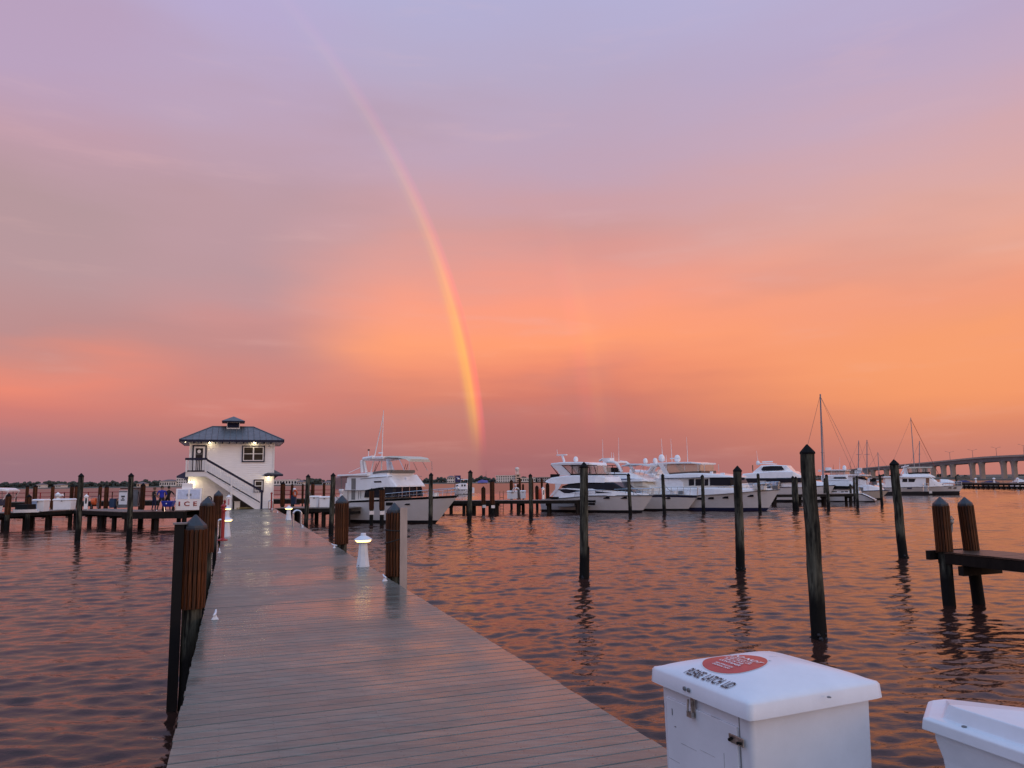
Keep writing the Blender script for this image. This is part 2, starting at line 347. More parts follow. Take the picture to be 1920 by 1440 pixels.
# ------------------------------------------------------------------ mesh building
class MB:
    def __init__(s): s.v = []; s.f = []; s.mi = []
    def add(s, vs, fs, mi=0):
        o = len(s.v); s.v += [tuple(map(float, p)) for p in vs]; s.f += [tuple(o+i for i in f) for f in fs]; s.mi += [mi]*len(fs); return s
    def box(s, c, d, rz=0., mi=0, taper=1.):
        x, y, z = d[0]/2, d[1]/2, d[2]/2; cs, sn = math.cos(rz), math.sin(rz); vs = []
        for dz in (-z, z):
            k = taper if dz > 0 else 1.
            for dx, dy in ((-x, -y), (x, -y), (x, y), (-x, y)):
                dx *= k; dy *= k
                vs.append((c[0]+dx*cs-dy*sn, c[1]+dx*sn+dy*cs, c[2]+dz))
        return s.add(vs, [(3, 2, 1, 0), (4, 5, 6, 7), (0, 1, 5, 4), (1, 2, 6, 5), (2, 3, 7, 6), (3, 0, 4, 7)], mi)
    def hexa(s, p, mi=0):            # 8 corners, bottom four then top four
        return s.add(p, [(3, 2, 1, 0), (4, 5, 6, 7), (0, 1, 5, 4), (1, 2, 6, 5), (2, 3, 7, 6), (3, 0, 4, 7)], mi)
    def tube(s, p, r, n=6, mi=0, caps=True):
        p = [np.array(q, float) for q in p]; r = r if isinstance(r, (list, tuple)) else [r]*len(p); rings = []
        for i, q in enumerate(p):
            d = (p[min(i+1, len(p)-1)]-p[max(i-1, 0)]); d = d/(np.linalg.norm(d)+1e-9)
            a = np.cross(d, (0, 0, 1)) if abs(d[2]) < .95 else np.cross(d, (1, 0, 0)); a /= np.linalg.norm(a); b = np.cross(d, a)
            rings.append([q+r[i]*(a*math.cos(2*math.pi*k/n)+b*math.sin(2*math.pi*k/n)) for k in range(n)])
        vs = [v for g in rings for v in g]; fs = []
        for i in range(len(p)-1):
            for k in range(n): fs.append((i*n+k, i*n+(k+1) % n, (i+1)*n+(k+1) % n, (i+1)*n+k))
        if caps: fs += [tuple(range(n))[::-1], tuple(range((len(p)-1)*n, len(p)*n))]
        return s.add(vs, fs, mi)
    def lathe(s, c, prof, n=12, mi=0, sx=1., sy=1.):   # prof: (r, z)
        vs = [(c[0]+r*sx*math.cos(2*math.pi*k/n), c[1]+r*sy*math.sin(2*math.pi*k/n), c[2]+z) for r, z in prof for k in range(n)]; fs = []
        for i in range(len(prof)-1):
            for k in range(n): fs.append((i*n+k, i*n+(k+1) % n, (i+1)*n+(k+1) % n, (i+1)*n+k))
        fs += [tuple(range(n))[::-1], tuple(range((len(prof)-1)*n, len(prof)*n))]
        return s.add(vs, fs, mi)
    def ball(s, c, r, n=10, mi=0, sz=1.):
        pr = [(max(.001, r*math.sin(math.pi*i/6)), -r*sz*math.cos(math.pi*i/6)) for i in range(7)]
        return s.lathe(c, pr, n, mi)
    def loft(s, secs, closed=True, caps=True, mi=0):
        n = len(secs[0]); vs = [v for g in secs for v in g]; fs = []
        for i in range(len(secs)-1):
            for k in range(n if closed else n-1): fs.append((i*n+k, i*n+(k+1) % n, (i+1)*n+(k+1) % n, (i+1)*n+k))
        if caps and closed: fs += [tuple(range(n))[::-1], tuple(range((len(secs)-1)*n, len(secs)*n))]
        return s.add(vs, fs, mi)
    def prism(s, poly, n, t, mi=0):      # planar polygon (3-D points) thickened along vector n by t
        n = np.array(n, float); k = len(poly); a = [np.array(p, float) for p in poly]; vs = a+[p+n*t for p in a]
        fs = [tuple(range(k))[::-1], tuple(range(k, 2*k))]+[(i, (i+1) % k, k+(i+1) % k, k+i) for i in range(k)]
        return s.add(vs, fs, mi)
    def mesh(s, name, mats, smooth=False):
        me = bpy.data.meshes.new(name); me.from_pydata(s.v, [], s.f)
        for M in (mats if isinstance(mats, (list, tuple)) else [mats]): me.materials.append(M)
        if any(s.mi): me.polygons.foreach_set('material_index', s.mi)
        me.update()
        import bmesh
        b = bmesh.new(); b.from_mesh(me); bmesh.ops.recalc_face_normals(b, faces=b.faces[:]); b.to_mesh(me); b.free()
        if smooth:
            me.polygons.foreach_set('use_smooth', [True]*len(me.polygons))
            try: me.set_sharp_from_angle(angle=rad(38))
            except Exception: pass
        return me
def link(name, me, parent=None, loc=(0, 0, 0), rot=0.):
    o = bpy.data.objects.new(name, me); COL.objects.link(o); o.location = tuple(loc); o.rotation_euler = (0, 0, rot)
    if parent is not None: o.parent = parent
    return o
def tag(o, label=None, cat=None, group=None, kind=None):
    for k, v in (('label', label), ('category', cat), ('group', group), ('kind', kind)):
        if v: o[k] = v
    return o
def thing(name, label, cat, loc=(0, 0, 0), rot=0., group=None):
    o = bpy.data.objects.new(name, None); o.empty_display_size = .2; COL.objects.link(o); o.location = tuple(loc); o.rotation_euler = (0, 0, rot)
    return tag(o, label, cat, group)
def part(name, mb, mats, parent, smooth=False, label=None, kind=None, loc=(0, 0, 0), rot=0., bevel=0.):
    o = link(name, mb if isinstance(mb, bpy.types.Mesh) else mb.mesh(name, mats, smooth), parent, loc, rot)
    if bevel:
        md = o.modifiers.new('bevel', 'BEVEL'); md.width = bevel; md.segments = 2; md.limit_method = 'ANGLE'; md.angle_limit = rad(35)
    return tag(o, label, None, None, kind)
def struct(name, mb, mats, kind='structure', smooth=False):
    return tag(link(name, mb.mesh(name, mats, smooth)), kind=kind)
def copy_tree(o, parent=None, loc=None, rot=None, label=None):
    c = o.copy(); COL.objects.link(c)
    if parent is not None: c.parent = parent
    if loc is not None: c.location = tuple(loc)
    if rot is not None: c.rotation_euler = (0, 0, rot)
    if label: c['label'] = label
    for ch in list(o.children): copy_tree(ch, c)
    return c
DA = rad(20.3)            # the dock frame: s to the right across the dock, u along it
cDA, sDA = math.cos(DA), math.sin(DA)
def W2(s, u, z=0.): return (s*cDA-u*sDA, s*sDA+u*cDA, z)
def SU(P): return (P[0]*cDA+P[1]*sDA, -P[0]*sDA+P[1]*cDA)
def DPT(P): return P[1]**2/math.hypot(P[0], P[1])      # metres per focal length across the view at P
DZ = 1.25                 # deck level over the water
WAVE = .98
# ================================================================== water, far shore, bridge
def sheet(x0, x1, y0, y1, z): 
    b = MB(); b.add([(x0, y0, z), (x1, y0, z), (x1, y1, z), (x0, y1, z)], [(0, 1, 2, 3)]); return b
# harbour basin: a fine grid of wind ripples (sum of short crested waves), flat bay beyond it
def axis_pts(a, b, c, s0, k):
    up = [c]
    while up[-1] < b: up.append(up[-1]+s0+k*(up[-1]-c))
    dn = [c]
    while dn[-1] > a: dn.append(dn[-1]-s0-k*(c-dn[-1]))
    return np.array(dn[:0:-1]+up)
gx = axis_pts(-120, 135, 1.0, .075, .0058); gy = axis_pts(-6, 190, 5.0, .042, .0030)
SXX = np.gradient(gx)[None, :]; SYY = np.gradient(gy)[:, None]; GX, GY = np.meshgrid(gx, gy)
rw = np.random.RandomState(11); Hh = np.zeros_like(GX); gust = 1+.28*np.sin(GX*.071+1.3*np.sin(GY*.043)+.6)+.22*np.sin(GY*.093+GX*.031+2.)
NW = 96; S2 = np.zeros_like(GX); S0_ = 0.
for i in range(NW):
    lam = .12*(3.6/.12)**((i+rw.rand())/NW); th = rad(90+8)+rw.normal(0, .34 if lam > .5 else .50); kx_, ky_ = 2*math.pi/lam*math.cos(th), 2*math.pi/lam*math.sin(th)
    # slope spectrum peaks near 0.7 m
    sl_ = .0200*math.exp(-(math.log(lam/.24)/.78)**2)+.0036
    att = np.clip(lam*abs(1/math.cos(th))/(SXX*3.2)-.6, 0, 1)*np.clip(lam*abs(1/math.sin(th))/(SYY*3.2)-.6, 0, 1)
    ph = rw.rand()*6.283+.9*np.sin(GX*.23/lam**.5+rw.rand()*6)*np.sin(GY*.19/lam**.5+rw.rand()*6)
    S2 += (sl_*att)**2; S0_ += sl_*sl_
    Hh += sl_*1.414/(2*math.pi/lam)*att*np.sin(kx_*GX+ky_*GY+ph)
fade = np.clip((GX-gx[0])/12, 0, 1)*np.clip((gx[-1]-GX)/12, 0, 1)*np.clip((gy[-1]-GY)/25, 0, 1)*np.clip((GY-gy[0])/3, 0, 1)
Hh *= gust*fade*WAVE*np.clip(math.sqrt(S0_)/np.sqrt(S2+1e-9), 1, 2.6)
ny_, nx_ = GX.shape; co = np.stack([GX, GY, Hh], -1).reshape(-1, 3).astype(np.float32)
ii = (np.arange(ny_-1)[:, None]*nx_+np.arange(nx_-1)[None, :]).ravel(); q = np.stack([ii, ii+1, ii+nx_+1, ii+nx_], -1).astype(np.int32)
me = bpy.data.meshes.new('water'); X0, X1, Y0, Y1_ = gx[0], gx[-1], gy[0], gy[-1]
outer = np.array([(-4000, -1500, 0), (4000, -1500, 0), (4000, 6000, 0), (-4000, 6000, 0), (X0, Y0, 0), (X1, Y0, 0), (X1, Y1_, 0), (X0, Y1_, 0)], np.float32); n0 = len(co)
q = np.concatenate([q, np.array([(0, 1, 5, 4), (1, 2, 6, 5), (2, 3, 7, 6), (3, 0, 4, 7)], np.int32)+n0]); co = np.concatenate([co, outer])
me.vertices.add(len(co)); me.vertices.foreach_set('co', co.ravel()); me.loops.add(q.size); me.loops.foreach_set('vertex_index', q.ravel())
me.polygons.add(len(q)); me.polygons.foreach_set('loop_start', np.arange(0, q.size, 4, dtype=np.int32)); me.polygons.foreach_set('loop_total', np.full(len(q), 4, np.int32))
mi_ = np.zeros(len(q), np.int32); mi_[-4:] = 1; me.materials.append(WATER); me.materials.append(WATERF); me.polygons.foreach_set('material_index', mi_)
me.polygons.foreach_set('use_smooth', np.ones(len(q), bool)); me.update(); me.validate()
tag(link('water', me), kind='structure')
b = MB(); N = 60
for i in range(N):
    x0 = -1500+i*50; x1 = x0+50
    y0 = 905+22*math.sin(x0*.004)+8*math.sin(x0*.017); y1 = 905+22*math.sin(x1*.004)+8*math.sin(x1*.017)
    b.add([(x0, y0, -.3), (x1, y1, -.3), (x1, y1+4, 1.1), (x0, y0+4, 1.1), (x1, 2300, 3), (x0, 2300, 3)], [(0, 1, 2, 3), (3, 2, 4, 5)])
SHORE = mat('far_shore_ground', (.10, .095, .075), .9, var=.3, vscale=.05)
struct('far_shore', b, SHORE)

def treeline(name, prof, Y, seed, step=2.4, base=0.6, dens=1.0):
    rg = random.Random(seed); b = MB()
    ico = []
    t = (1+5**.5)/2
    for s1 in (-1, 1):
        for s2 in (-1, 1): ico += [(0, s1, s2*t), (s1, s2*t, 0), (s2*t, 0, s1)]
    ico = [np.array(p)/math.sqrt(1+t*t) for p in ico]; fs = []
    for i in range(12):
        for j in range(i+1, 12):
            for k in range(j+1, 12):
                if all(np.linalg.norm(ico[p]-ico[q]) < 1.1 for p, q in ((i, j), (j, k), (i, k))): fs.append((i, j, k))
    x = prof[0][0]; ph = [rg.uniform(0, 6) for _ in range(4)]
    xs = [p[0] for p in prof]; ys = [p[1] for p in prof]
    while x < prof[-1][0]:
        y = np.interp(x, xs, ys)+1.3*math.sin(x*.31+ph[0])+.8*math.sin(x*.83+ph[1])+rg.gauss(0, .55)
        Yt = Y+rg.uniform(4, 60)
        top = aty(x, y, Yt); hz = max(1.2, top[2]-base)
        if rg.random() < dens:
            nb = rg.randint(3, 5)
            for k in range(nb):
                r = rg.uniform(.16, .30)*hz+.5
                zc = base+(hz-r*.7)*(k/(nb-1))**.8
                c = np.array([top[0]+rg.gauss(0, 1.3), Yt+rg.uniform(-3, 3), max(base+.3, min(zc, top[2]-r*.75))])
                sq = rg.uniform(.7, 1.0)
                b.add([c+p*r*np.array([rg.uniform(.7, 1.35), 1, sq*rg.uniform(.7, 1.25)]) for p in ico], fs)
        x += step*rg.uniform(.6, 1.3)
    return struct(name, b, FAR, kind='stuff')
treeline('far_tree_belt', [(-120, 905), (0, 905), (30, 905.5), (60, 904), (80, 904), (100, 902), (125, 904.5), (140, 903.5), (185, 905), (200, 904), (215, 902.5), (230, 903.5), (260, 903), (275, 902), (300, 901.5),
    (340, 902), (420, 901), (512, 903), (540, 901), (572, 899), (590, 896.5), (606, 899), (618, 901.5), (650, 900), (700, 899), (815, 898), (826, 895.5), (838, 896), (850, 899), (872, 899), (893, 896), (905, 892.5), (912, 893), (918, 897), (930, 897), (960, 898),
    (985, 894.5), (1000, 896), (1010, 897), (1050, 895.5), (1080, 894), (1200, 895), (1400, 893), (1560, 892), (1700, 890)], 915, 3)
treeline('bank_trees', [(1750, 897), (1760, 889), (1768, 889), (1776, 893), (1786, 889), (1795, 893), (1800, 892), (1815, 893), (1825, 896), (1850, 897), (1880, 897), (1893, 894), (1905, 896), (1915, 889), (1925, 888)], 640, 9, step=2.0)

# --- far buildings: each a thing with walls, roof and windows
def far_building(name, label, x0, x1, ytop, ybase, Y, wall, roof='flat', rows=0, cols=0, depth=14, inset=None):
    p0 = aty(x0, ybase, Y); p1 = aty(x1, ybase, Y); zt = aty((x0+x1)/2, ytop, Y)[2]; zb = .9
    w = p1[0]-p0[0]; h = zt-zb; T = thing(name, label, 'building', ((p0[0]+p1[0])/2, Y, zb))
    b = MB(); b.box((0, depth/2, h/2), (w, depth, h)); part('wall', b, wall, T)
    if roof == 'flat':
        b = MB(); b.box((0, depth/2, h+.25), (w+.8, depth+.8, .5)); part('roof', b, wall, T)
    else:
        rh = float(roof); b = MB(); e = .8
        c = [(-w/2-e, -e, h), (w/2+e, -e, h), (w/2+e, depth+e, h), (-w/2-e, depth+e, h)]
        k = min(depth/2, w/3); r = [(-w/2+k, depth/2, h+rh), (w/2-k, depth/2, h+rh)]
        b.add(c+r, [(0, 1, 5, 4), (2, 3, 4, 5), (1, 2, 5), (3, 0, 4), (3, 2, 1, 0)]); part('roof', b, FARR, T)
    for i in range(rows):
        for j in range(cols):
            ww = w/cols*.5; wh = h/rows*.48
            b = MB(); b.box((-w/2+(j+.5)*w/cols, -.03, (i+.52)*h/rows), (ww, .14, wh)); part('window', b, DARKGL, T)
    return T
far_building('hotel', 'tall white hotel block with rows of dark windows just left of the dock house', 330, 352, 892.5, 912, 902, FARW, 'flat', 4, 5)
far_building('shore_house', 'long low white building on the far shore left of the hotel block', 299, 329, 902.5, 912, 900, FARW, '2.2', 1, 7)
far_building('shore_house', 'peach gabled house on the far shore behind the brown dock post', 256, 268, 907, 913, 898, FARP, '2.2', 1, 2)
far_building('shore_house', 'pale low house on the far shore right of the dock house wall', 513, 556, 900, 911, 903, FARW, 'flat', 1, 8)
far_building('shore_house', 'small white house among the far trees above the white dock boxes', 604, 620, 905, 911, 899, FARW, '2', 1, 4)
far_building('shore_house', 'grey roofed pavilion on the far shore beside the pair of dark pilings', 556, 568, 904, 911, 899, FARW, '2.4', 1, 3)
far_building('hotel', 'pale hotel with balconies beside the water tower', 930, 968, 892, 906, 902, FARW, 'flat', 3, 9)
far_building('hotel_tower', 'peach stair tower lit by the sunset below the water tower', 966.5, 976, 890, 906, 899, FARP, 'flat', 3, 1)
far_building('shore_house', 'low white building with dark windows right of the water tower', 976, 1004, 896.5, 906, 901, FARW, 'flat', 1, 7)
far_building('apartment_block', 'grey apartment block on the far shore left of the large sleek motor yacht', 1008, 1042, 895, 906, 903, mat('far_grey_wall', (.34, .31, .30), .7), 'flat', 2, 8)
far_building('shore_house', 'white house on the far shore behind the small pink cabin boat', 838, 852, 895, 906, 902, FARW, '2', 2, 4)
far_building('shore_house', 'white house tucked under far trees at the left end of the shore', 66, 76, 909, 914.5, 899, FARW, '1.8', 1, 3)
far_building('shore_house', 'white waterside house on the far shore above the white dock chest', 100, 114, 909.5, 914.5, 899, FARW, '1.5', 1, 4)
# water tower
p = aty(970, 905, 905); zt = aty(970, 876, 905)[2]; zb = aty(970, 883.5, 905)[2]
T = thing('water_tower', 'white water tower with round tank standing over the far shore hotel', 'water tower', (p[0], 905, .9))
b = MB(); R = 4*905/FPX*1.02
b.lathe((0, 0, 0), [(R*.3, zb-.9), (R*.9, zb+.6), (R, zb+1.8), (R*.92, (zb+zt)/2+.3), (R*.5, zt-1.1), (.1, zt-.9)], 16); part('tank', b, FARW, T, True)
b = MB(); b.tube([(0, 0, 0), (0, 0, zb)], .5, 8); part('riser', b, FARW, T)
for k in range(4):
    a = k*math.pi/2+.6; b = MB(); b.tube([(R*.95*math.cos(a), R*.95*math.sin(a), 0), (R*.8*math.cos(a), R*.8*math.sin(a), zb)], .22, 5); part('leg', b, FARW, T)
T = thing('radio_mast', 'thin radio mast above the far trees left of the pale hotel', 'mast', tuple(aty(911.5, 906, 950)[:2])+(.9,))
b = MB(); h = aty(911.5, 882, 950)[2]-.9; b.tube([(0, 0, 0), (0, 0, h)], [.35, .12], 5); part('pole', b, GREYM, T)
b = MB(); b.box((0, 0, h*.6), (1.4, .2, .2)); part('crossbar', b, GREYM, T)

# --- road bridge
BA, BB = np.array([aty(1990, 850, 440)[0], 440.]), np.array([aty(1545, 884, 880)[0], 880.])
def bridge_at(px):
    k = ray(px, 880); k = k[0]/k[1]            # x = k*y
    d = BB-BA; t = (k*BA[1]-BA[0])/(d[0]-k*d[1]); return BA+d*t
TOPX = [1545, 1590, 1640, 1690, 1748, 1800, 1840, 1880, 1920, 1990]
TOPY = [882.8, 880, 875.2, 870.6, 865.5, 860.3, 856.4, 853.9, 852.2, 849]
BOTY = [886.5, 884.6, 881.2, 877.4, 873.4, 869.6, 866.6, 864.9, 863.6, 862]
def bz(px, arr): 
    P = bridge_at(px); return aty(px, np.interp(px, TOPX, arr), P[1])[2]
o3 = bridge_at(1840); T = thing('road_bridge', 'long concrete road bridge on paired curved piers at the right of the bay', 'bridge', (o3[0], o3[1], 0))
dirb = (BB-BA)/np.linalg.norm(BB-BA); nb_ = np.array([dirb[1], -dirb[0]])
if nb_[0] > 0: nb_ = -nb_
secs_g, secs_p, secs_r = [], [], []
for px in range(1545, 1991, 15):
    P = bridge_at(px)-o3; zt = bz(px, TOPY); zbm = bz(px, BOTY); th = zt-zbm
    q = lambda off, z: (P[0]+nb_[0]*off, P[1]+nb_[1]*off, z)
    secs_g.append([q(-.2, zbm), q(-12.6, zbm), q(-12.6, zt-th*.28), q(-.2, zt-th*.28)])
    secs_p.append([q(.25, zt-th*.32), q(-.25, zt-th*.32), q(-.25, zt), q(.25, zt)])
    secs_r.append([q(-12.9, zt-th*.32), q(-12.4, zt-th*.32), q(-12.4, zt), q(-12.9, zt)])
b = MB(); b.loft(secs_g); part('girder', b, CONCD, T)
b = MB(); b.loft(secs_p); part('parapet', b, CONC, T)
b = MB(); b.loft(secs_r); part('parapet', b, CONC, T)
for c in (1599, 1607, 1626, 1637, 1663, 1676, 1700, 1716, 1735, 1751, 1770.5, 1788, 1825, 1843, 1884, 1904, 1950, 1972):
    P = bridge_at(c)-o3; zbm = bz(c, BOTY); w = 7.6/FPX*(P[1]+o3[1]); secs = []
    H = zbm
    for z, k in ((-1, 1.), (H*.55, 1.0), (H*.72, 1.06), (H*.84, 1.2), (H*.93, 1.45), (H+.15, 1.85)):
        hw = w/2*k; ty = 1.1
        secs.append([(P[0]-hw, P[1]+nb_[1]*-1-ty+1, z), (P[0]+hw, P[1]-ty+1, z), (P[0]+hw, P[1]+ty+1, z), (P[0]-hw, P[1]+ty+1, z)])
    b = MB(); b.loft(secs); part('pier', b, CONC, T)
for i, (px, yt, yb, lab) in enumerate(((1768, 848, 862, 'faint double armed street lamp on the bridge, farthest of the row'), (1810, 844.5, 859, 'double armed street lamp on the bridge over the left pair of tall piers'),
        (1854, 840, 855.5, 'double armed street lamp on the bridge, second from the right frame edge'), (1904.5, 835, 853, 'double armed street lamp on the bridge nearest the right frame edge'))):
    P = bridge_at(px); zb = aty(px, yb, P[1])[2]; zt = aty(px, yt, P[1])[2]; h = zt-zb
    L = thing('street_lamp', lab, 'street lamp', (P[0]+nb_[0]*-6, P[1]+nb_[1]*-6, zb-.4), 0, 'street lamps along the bridge')
    b = MB(); b.tube([(0, 0, 0), (0, 0, h+.4)], [.16, .09], 6); part('pole', b, GREYM, L)
    for s in (-1, 1):
        b = MB(); b.tube([(0, 0, h-.1), (s*1.2, s*.3, h+.5), (s*3.2, s*.7, h+1.0)], .07, 5); part('arm', b, GREYM, L)
        b = MB(); b.box((s*3.4, s*.75, h+1.0), (.9, .35, .16)); part('lamp_head', b, GREYM, L)

# --- floating breakwater pier at the far right
A0 = atz(1806, 915.5, 0); A1 = atz(2010, 918, 0); dv = A1-A0; Lp = float(np.hypot(dv[0], dv[1])); an = math.atan2(dv[1], dv[0])
T = thing('breakwater_pier', 'long dark floating breakwater pier under the bridge at the right edge', 'pier', (A0[0], A0[1], 0), an)
b = MB(); b.box((Lp/2, 1.2, 1.25), (Lp, 2.6, .16)); part('deck', b, DECKW, T)
b = MB(); b.box((Lp/2, -.16, .95), (Lp, .1, .4)); part('fascia_beam', b, WETW, T)
b = MB(); b.box((Lp/2, 1.2, .25), (Lp, 2.4, .5)); part('float', b, WETW, T)
n = int(Lp/1.5)
for i in range(n):
    b = MB(); b.tube([(i*1.5+.5, -.1, -1), (i*1.5+.5, -.1, 1.15)], .16, 6); part('pile', b, WETW, T)
    b = MB(); b.box((i*1.5+1.2, -.12, .12), (.22, .14, .18)); part('float_end', b, GREYM, T)
b = MB(); b.tube([(0, 2.4, 2.1), (Lp, 2.4, 2.1)], .06, 5); b.tube([(0, 2.4, 1.7), (Lp, 2.4, 1.7)], .04, 5)
for i in range(0, n, 2): b.tube([(i*1.5+.5, 2.4, 1.3), (i*1.5+.5, 2.4, 2.1)], .05, 5)
part('handrail', b, GREYM, T)
# ================================================================== main dock (planks, edge beams, piles)
S0, S1 = -0.37, 2.93; U0 = -1.2
T = thing('main_dock', 'long wet dock of grey brown cross boards leading to the white dock house', 'dock', (0, 0, 0), DA)
PW = 0.163; u = U0; k = 0
b = MB(); w = S1-S0; ps = PW-.009
b.v = []; prof = [(-ps/2, -.03), (ps/2, -.03), (ps/2, -.005), (ps/2-.005, 0), (-ps/2+.005, 0), (-ps/2, -.005)]
b.loft([[(-w/2, y, z) for y, z in prof], [(w/2, y, z) for y, z in prof]])
PLANK = b.mesh('plank', DECK)
UH = 60.9                                       # front wall of the dock house
rest = MB()
rg = random.Random(4)
while u < UH+.6:
    if k < 300:
        o = link('plank', PLANK, T, ((S0+S1)/2+rg.gauss(0, .004), u, DZ+rg.gauss(0, .0012)), rg.gauss(0, .0006))
    else:
        rest.box(((S0+S1)/2, u, DZ-.015+rg.gauss(0, .001)), (w, ps, .03))
    u += PW; k += 1
part('far_planks', rest, DECK, T, kind='stuff')
for s, n in ((S0+.03, 'edge_beam'), (S1-.03, 'edge_beam')):
    b = MB(); b.box((s, (U0+UH)/2, DZ-.16), (.06, UH-U0, .24)); part(n, b, WETW, T)
for s in (S0+.6, (S0+S1)/2, S1-.6):
    b = MB(); b.box((s, (U0+UH)/2, DZ-.17), (.09, UH-U0, .22)); part('joist', b, WETW, T)
for i in range(14):
    for s in (S0+.25, S1-.25):
        b = MB(); b.lathe((s, 3+i*4.3, -2), [(.16, 0), (.15, DZ+1.7)], 10); part('support_pile', b, WETW, T)
# short cross pier under the two lockers (its boards end just below the picture)
T = thing('cross_pier', 'short side pier of boards under the two white lockers', 'pier', (0, 0, 0), DA)
for i in range(18):
    o = link('plank', PLANK, T, (S1+w/2+.02, .9+i*PW, DZ-.004))
b = MB(); b.box((S1+w/2, .9+18*PW-.08, DZ-.17), (w, .06, .24)); part('edge_beam', b, WETW, T)
for s in (S1+.6, S1+2.8):
    b = MB(); b.lathe((s, 3.2, -2), [(.16, 0), (.15, DZ+1.9)], 10); part('support_pile', b, WETW, T)

# ================================================================== brown slatted dock posts with slate pyramid caps
def post_proto():
    pass
SLATM = {}
def slat_mesh(R, H, n):
    key = (round(R, 3), round(H, 2), n)
    if key not in SLATM:
        b = MB(); wv = 2*math.pi*R/n*.82
        b.hexa([(-wv/2, 0, 0), (wv/2, 0, 0), (wv/2*.94, -.03, 0), (-wv/2*.94, -.03, 0), (-wv/2, 0, H), (wv/2, 0, H), (wv/2*.94, -.03, H), (-wv/2*.94, -.03, H)])
        SLATM[key] = b.mesh('slat', SLAT)
    return SLATM[key]
def dock_post(label, P, R, ztop, zskirt, cap=True, nsl=18, lean=(0, 0), group='brown slatted dock posts', capmat=None, rot=DA):
    T = thing('dock_post', label, 'dock post', (P[0], P[1], 0), rot, group)
    T.rotation_euler = (lean[0], lean[1], rot)
    b = MB(); secs = []; rr = random.Random(int(P[0]*100+P[1]*10))
    for z in (-2, -.5, 0, .3, .7, 1.1, ztop):
        secs.append([(R*.86*math.cos(2*math.pi*k/14)*(1+rr.gauss(0, .025)), R*.86*math.sin(2*math.pi*k/14)*(1+rr.gauss(0, .025)), z) for k in range(14)])
    b.loft(secs); part('core_pile', b, PILE, T, True)
    me = slat_mesh(R, ztop-zskirt, nsl)
    for k in range(nsl):
        a = 2*math.pi*k/nsl
        o = link('slat', me, T, (R*.93*math.cos(a), R*.93*math.sin(a), zskirt+rr.gauss(0, .006)), a+math.pi/2)
    if cap:
        b = MB(); e = R*1.03; h = R*1.02
        b.lathe((0, 0, ztop), [(e, -.03), (e*1.02, .03), (e*.98, .06), (.012, .05+h)], 8)
        part('cap', b, capmat or CAPM, T)
    return T
def post_px(label, px, pybase, zbase, pytop, wpx, pyskirt, **k):
    P = atz(px, pybase, zbase); Y = P[1]; R = wpx/2/FPX*DPT(P)*.94
    zt = aty(px, pytop, Y)[2]-R*.98-.05; zs = aty(px, pyskirt, Y)[2]
    return dock_post(label, P, R, zt, zs, **k)
# left row beside the main dock: s just outside the left edge
def on_s(px, py, s):          # the point of the vertical plane s = const seen at px, py
    d = ray(px, py); t = s/(d[0]*cDA+d[1]*sDA); return CP+d*t
def post_s(label, px, py0, s, pytop, wpx, pyskirt, **k):
    P = on_s(px, py0, s); R = wpx/2/FPX*DPT(P)*.94
    return dock_post(label, P, R, aty(px, pytop, P[1])[2]-R*.98-.05, aty(px, pyskirt, P[1])[2], **k)
LP = dict(group='brown slatted dock posts along the main dock')
def post_w(label, s_, u_, R, pytop, pyskirt, **k):
    P = W2(s_, u_); px = 960+FPX*((np.array(P)+np.array([0, 0, 1.4])-CP)@Rv)/((np.array(P)+np.array([0, 0, 1.4])-CP)@Fv)
    return dock_post(label, P, R, aty(px, pytop, P[1])[2]-R*.98-.05, aty(px, pyskirt, P[1])[2], **k)
post_w('nearest brown slatted post on the left dock edge with a black fender board', -.52, 12.0, .158, 966, 1140, **LP)
post_w('second brown slatted post on the left edge of the main dock', -.56, 18.4, .15, 932, 1036, **LP)
post_w('third brown post on the left edge, half hidden behind the red standpipe', -.57, 31.0, .155, 920, 990, **LP)
PN = np.array(W2(-.725, 11.95))
T = thing('fender_board', 'tall black rubber fender board standing left of the nearest brown dock post', 'fender board', (PN[0], PN[1], 0), DA)
b = MB(); zt = aty(347, 983, PN[1])[2]; b.box((0, 0, zt/2-.5), (.13, .16, zt+1)); part('board', b, BLACK, T)
b = MB(); b.box((0.01, 0, zt+.012), (.19, .2, .022)); part('cap_plate', b, GREYM, T)
post_s('brown slatted post right of the dock with a pale board and black rope', 739, 1040, 3.16, 943, 30, 1080, **LP)
post_s('brown slatted post on the right edge left of the lit bollard', 640.5, 990, 3.16, 929, 25, 1020, **LP)
PB = on_s(753.5, 1020, 3.30)
T = thing('fender_plank', 'pale vertical plank fixed to the side of the roped brown post', 'plank', (PB[0], PB[1], 0), DA)
zt = aty(753, 952, PB[1])[2]; zb = aty(753, 1096, PB[1])[2]
b = MB(); b.box((0.02, -.03, (zt+.05)/2), (.15, .10, zt-.05)); part('board', b, WOODL, T)
PR = on_s(739, 1000, 3.16); zr = aty(739, 1000, PR[1])[2]
T = thing('mooring_rope', 'black rope looped twice round the brown post and pale plank', 'rope', (PR[0], PR[1], zr), DA)
b = MB(); R = 30/2/FPX*DPT(PR)*1.0+.02
for zz, tl in ((.06, .02), (-.13, -.06)):
    pts = []
    for k in range(25):
        a = 2*math.pi*k/24; x = R*math.cos(a); y = R*math.sin(a)
        if x > 0: x *= 1.75
        pts.append((x, y, zz-tl*math.cos(a)))
    b.tube(pts, .014, 6, caps=False)
part('loop', b, ROPE, T)

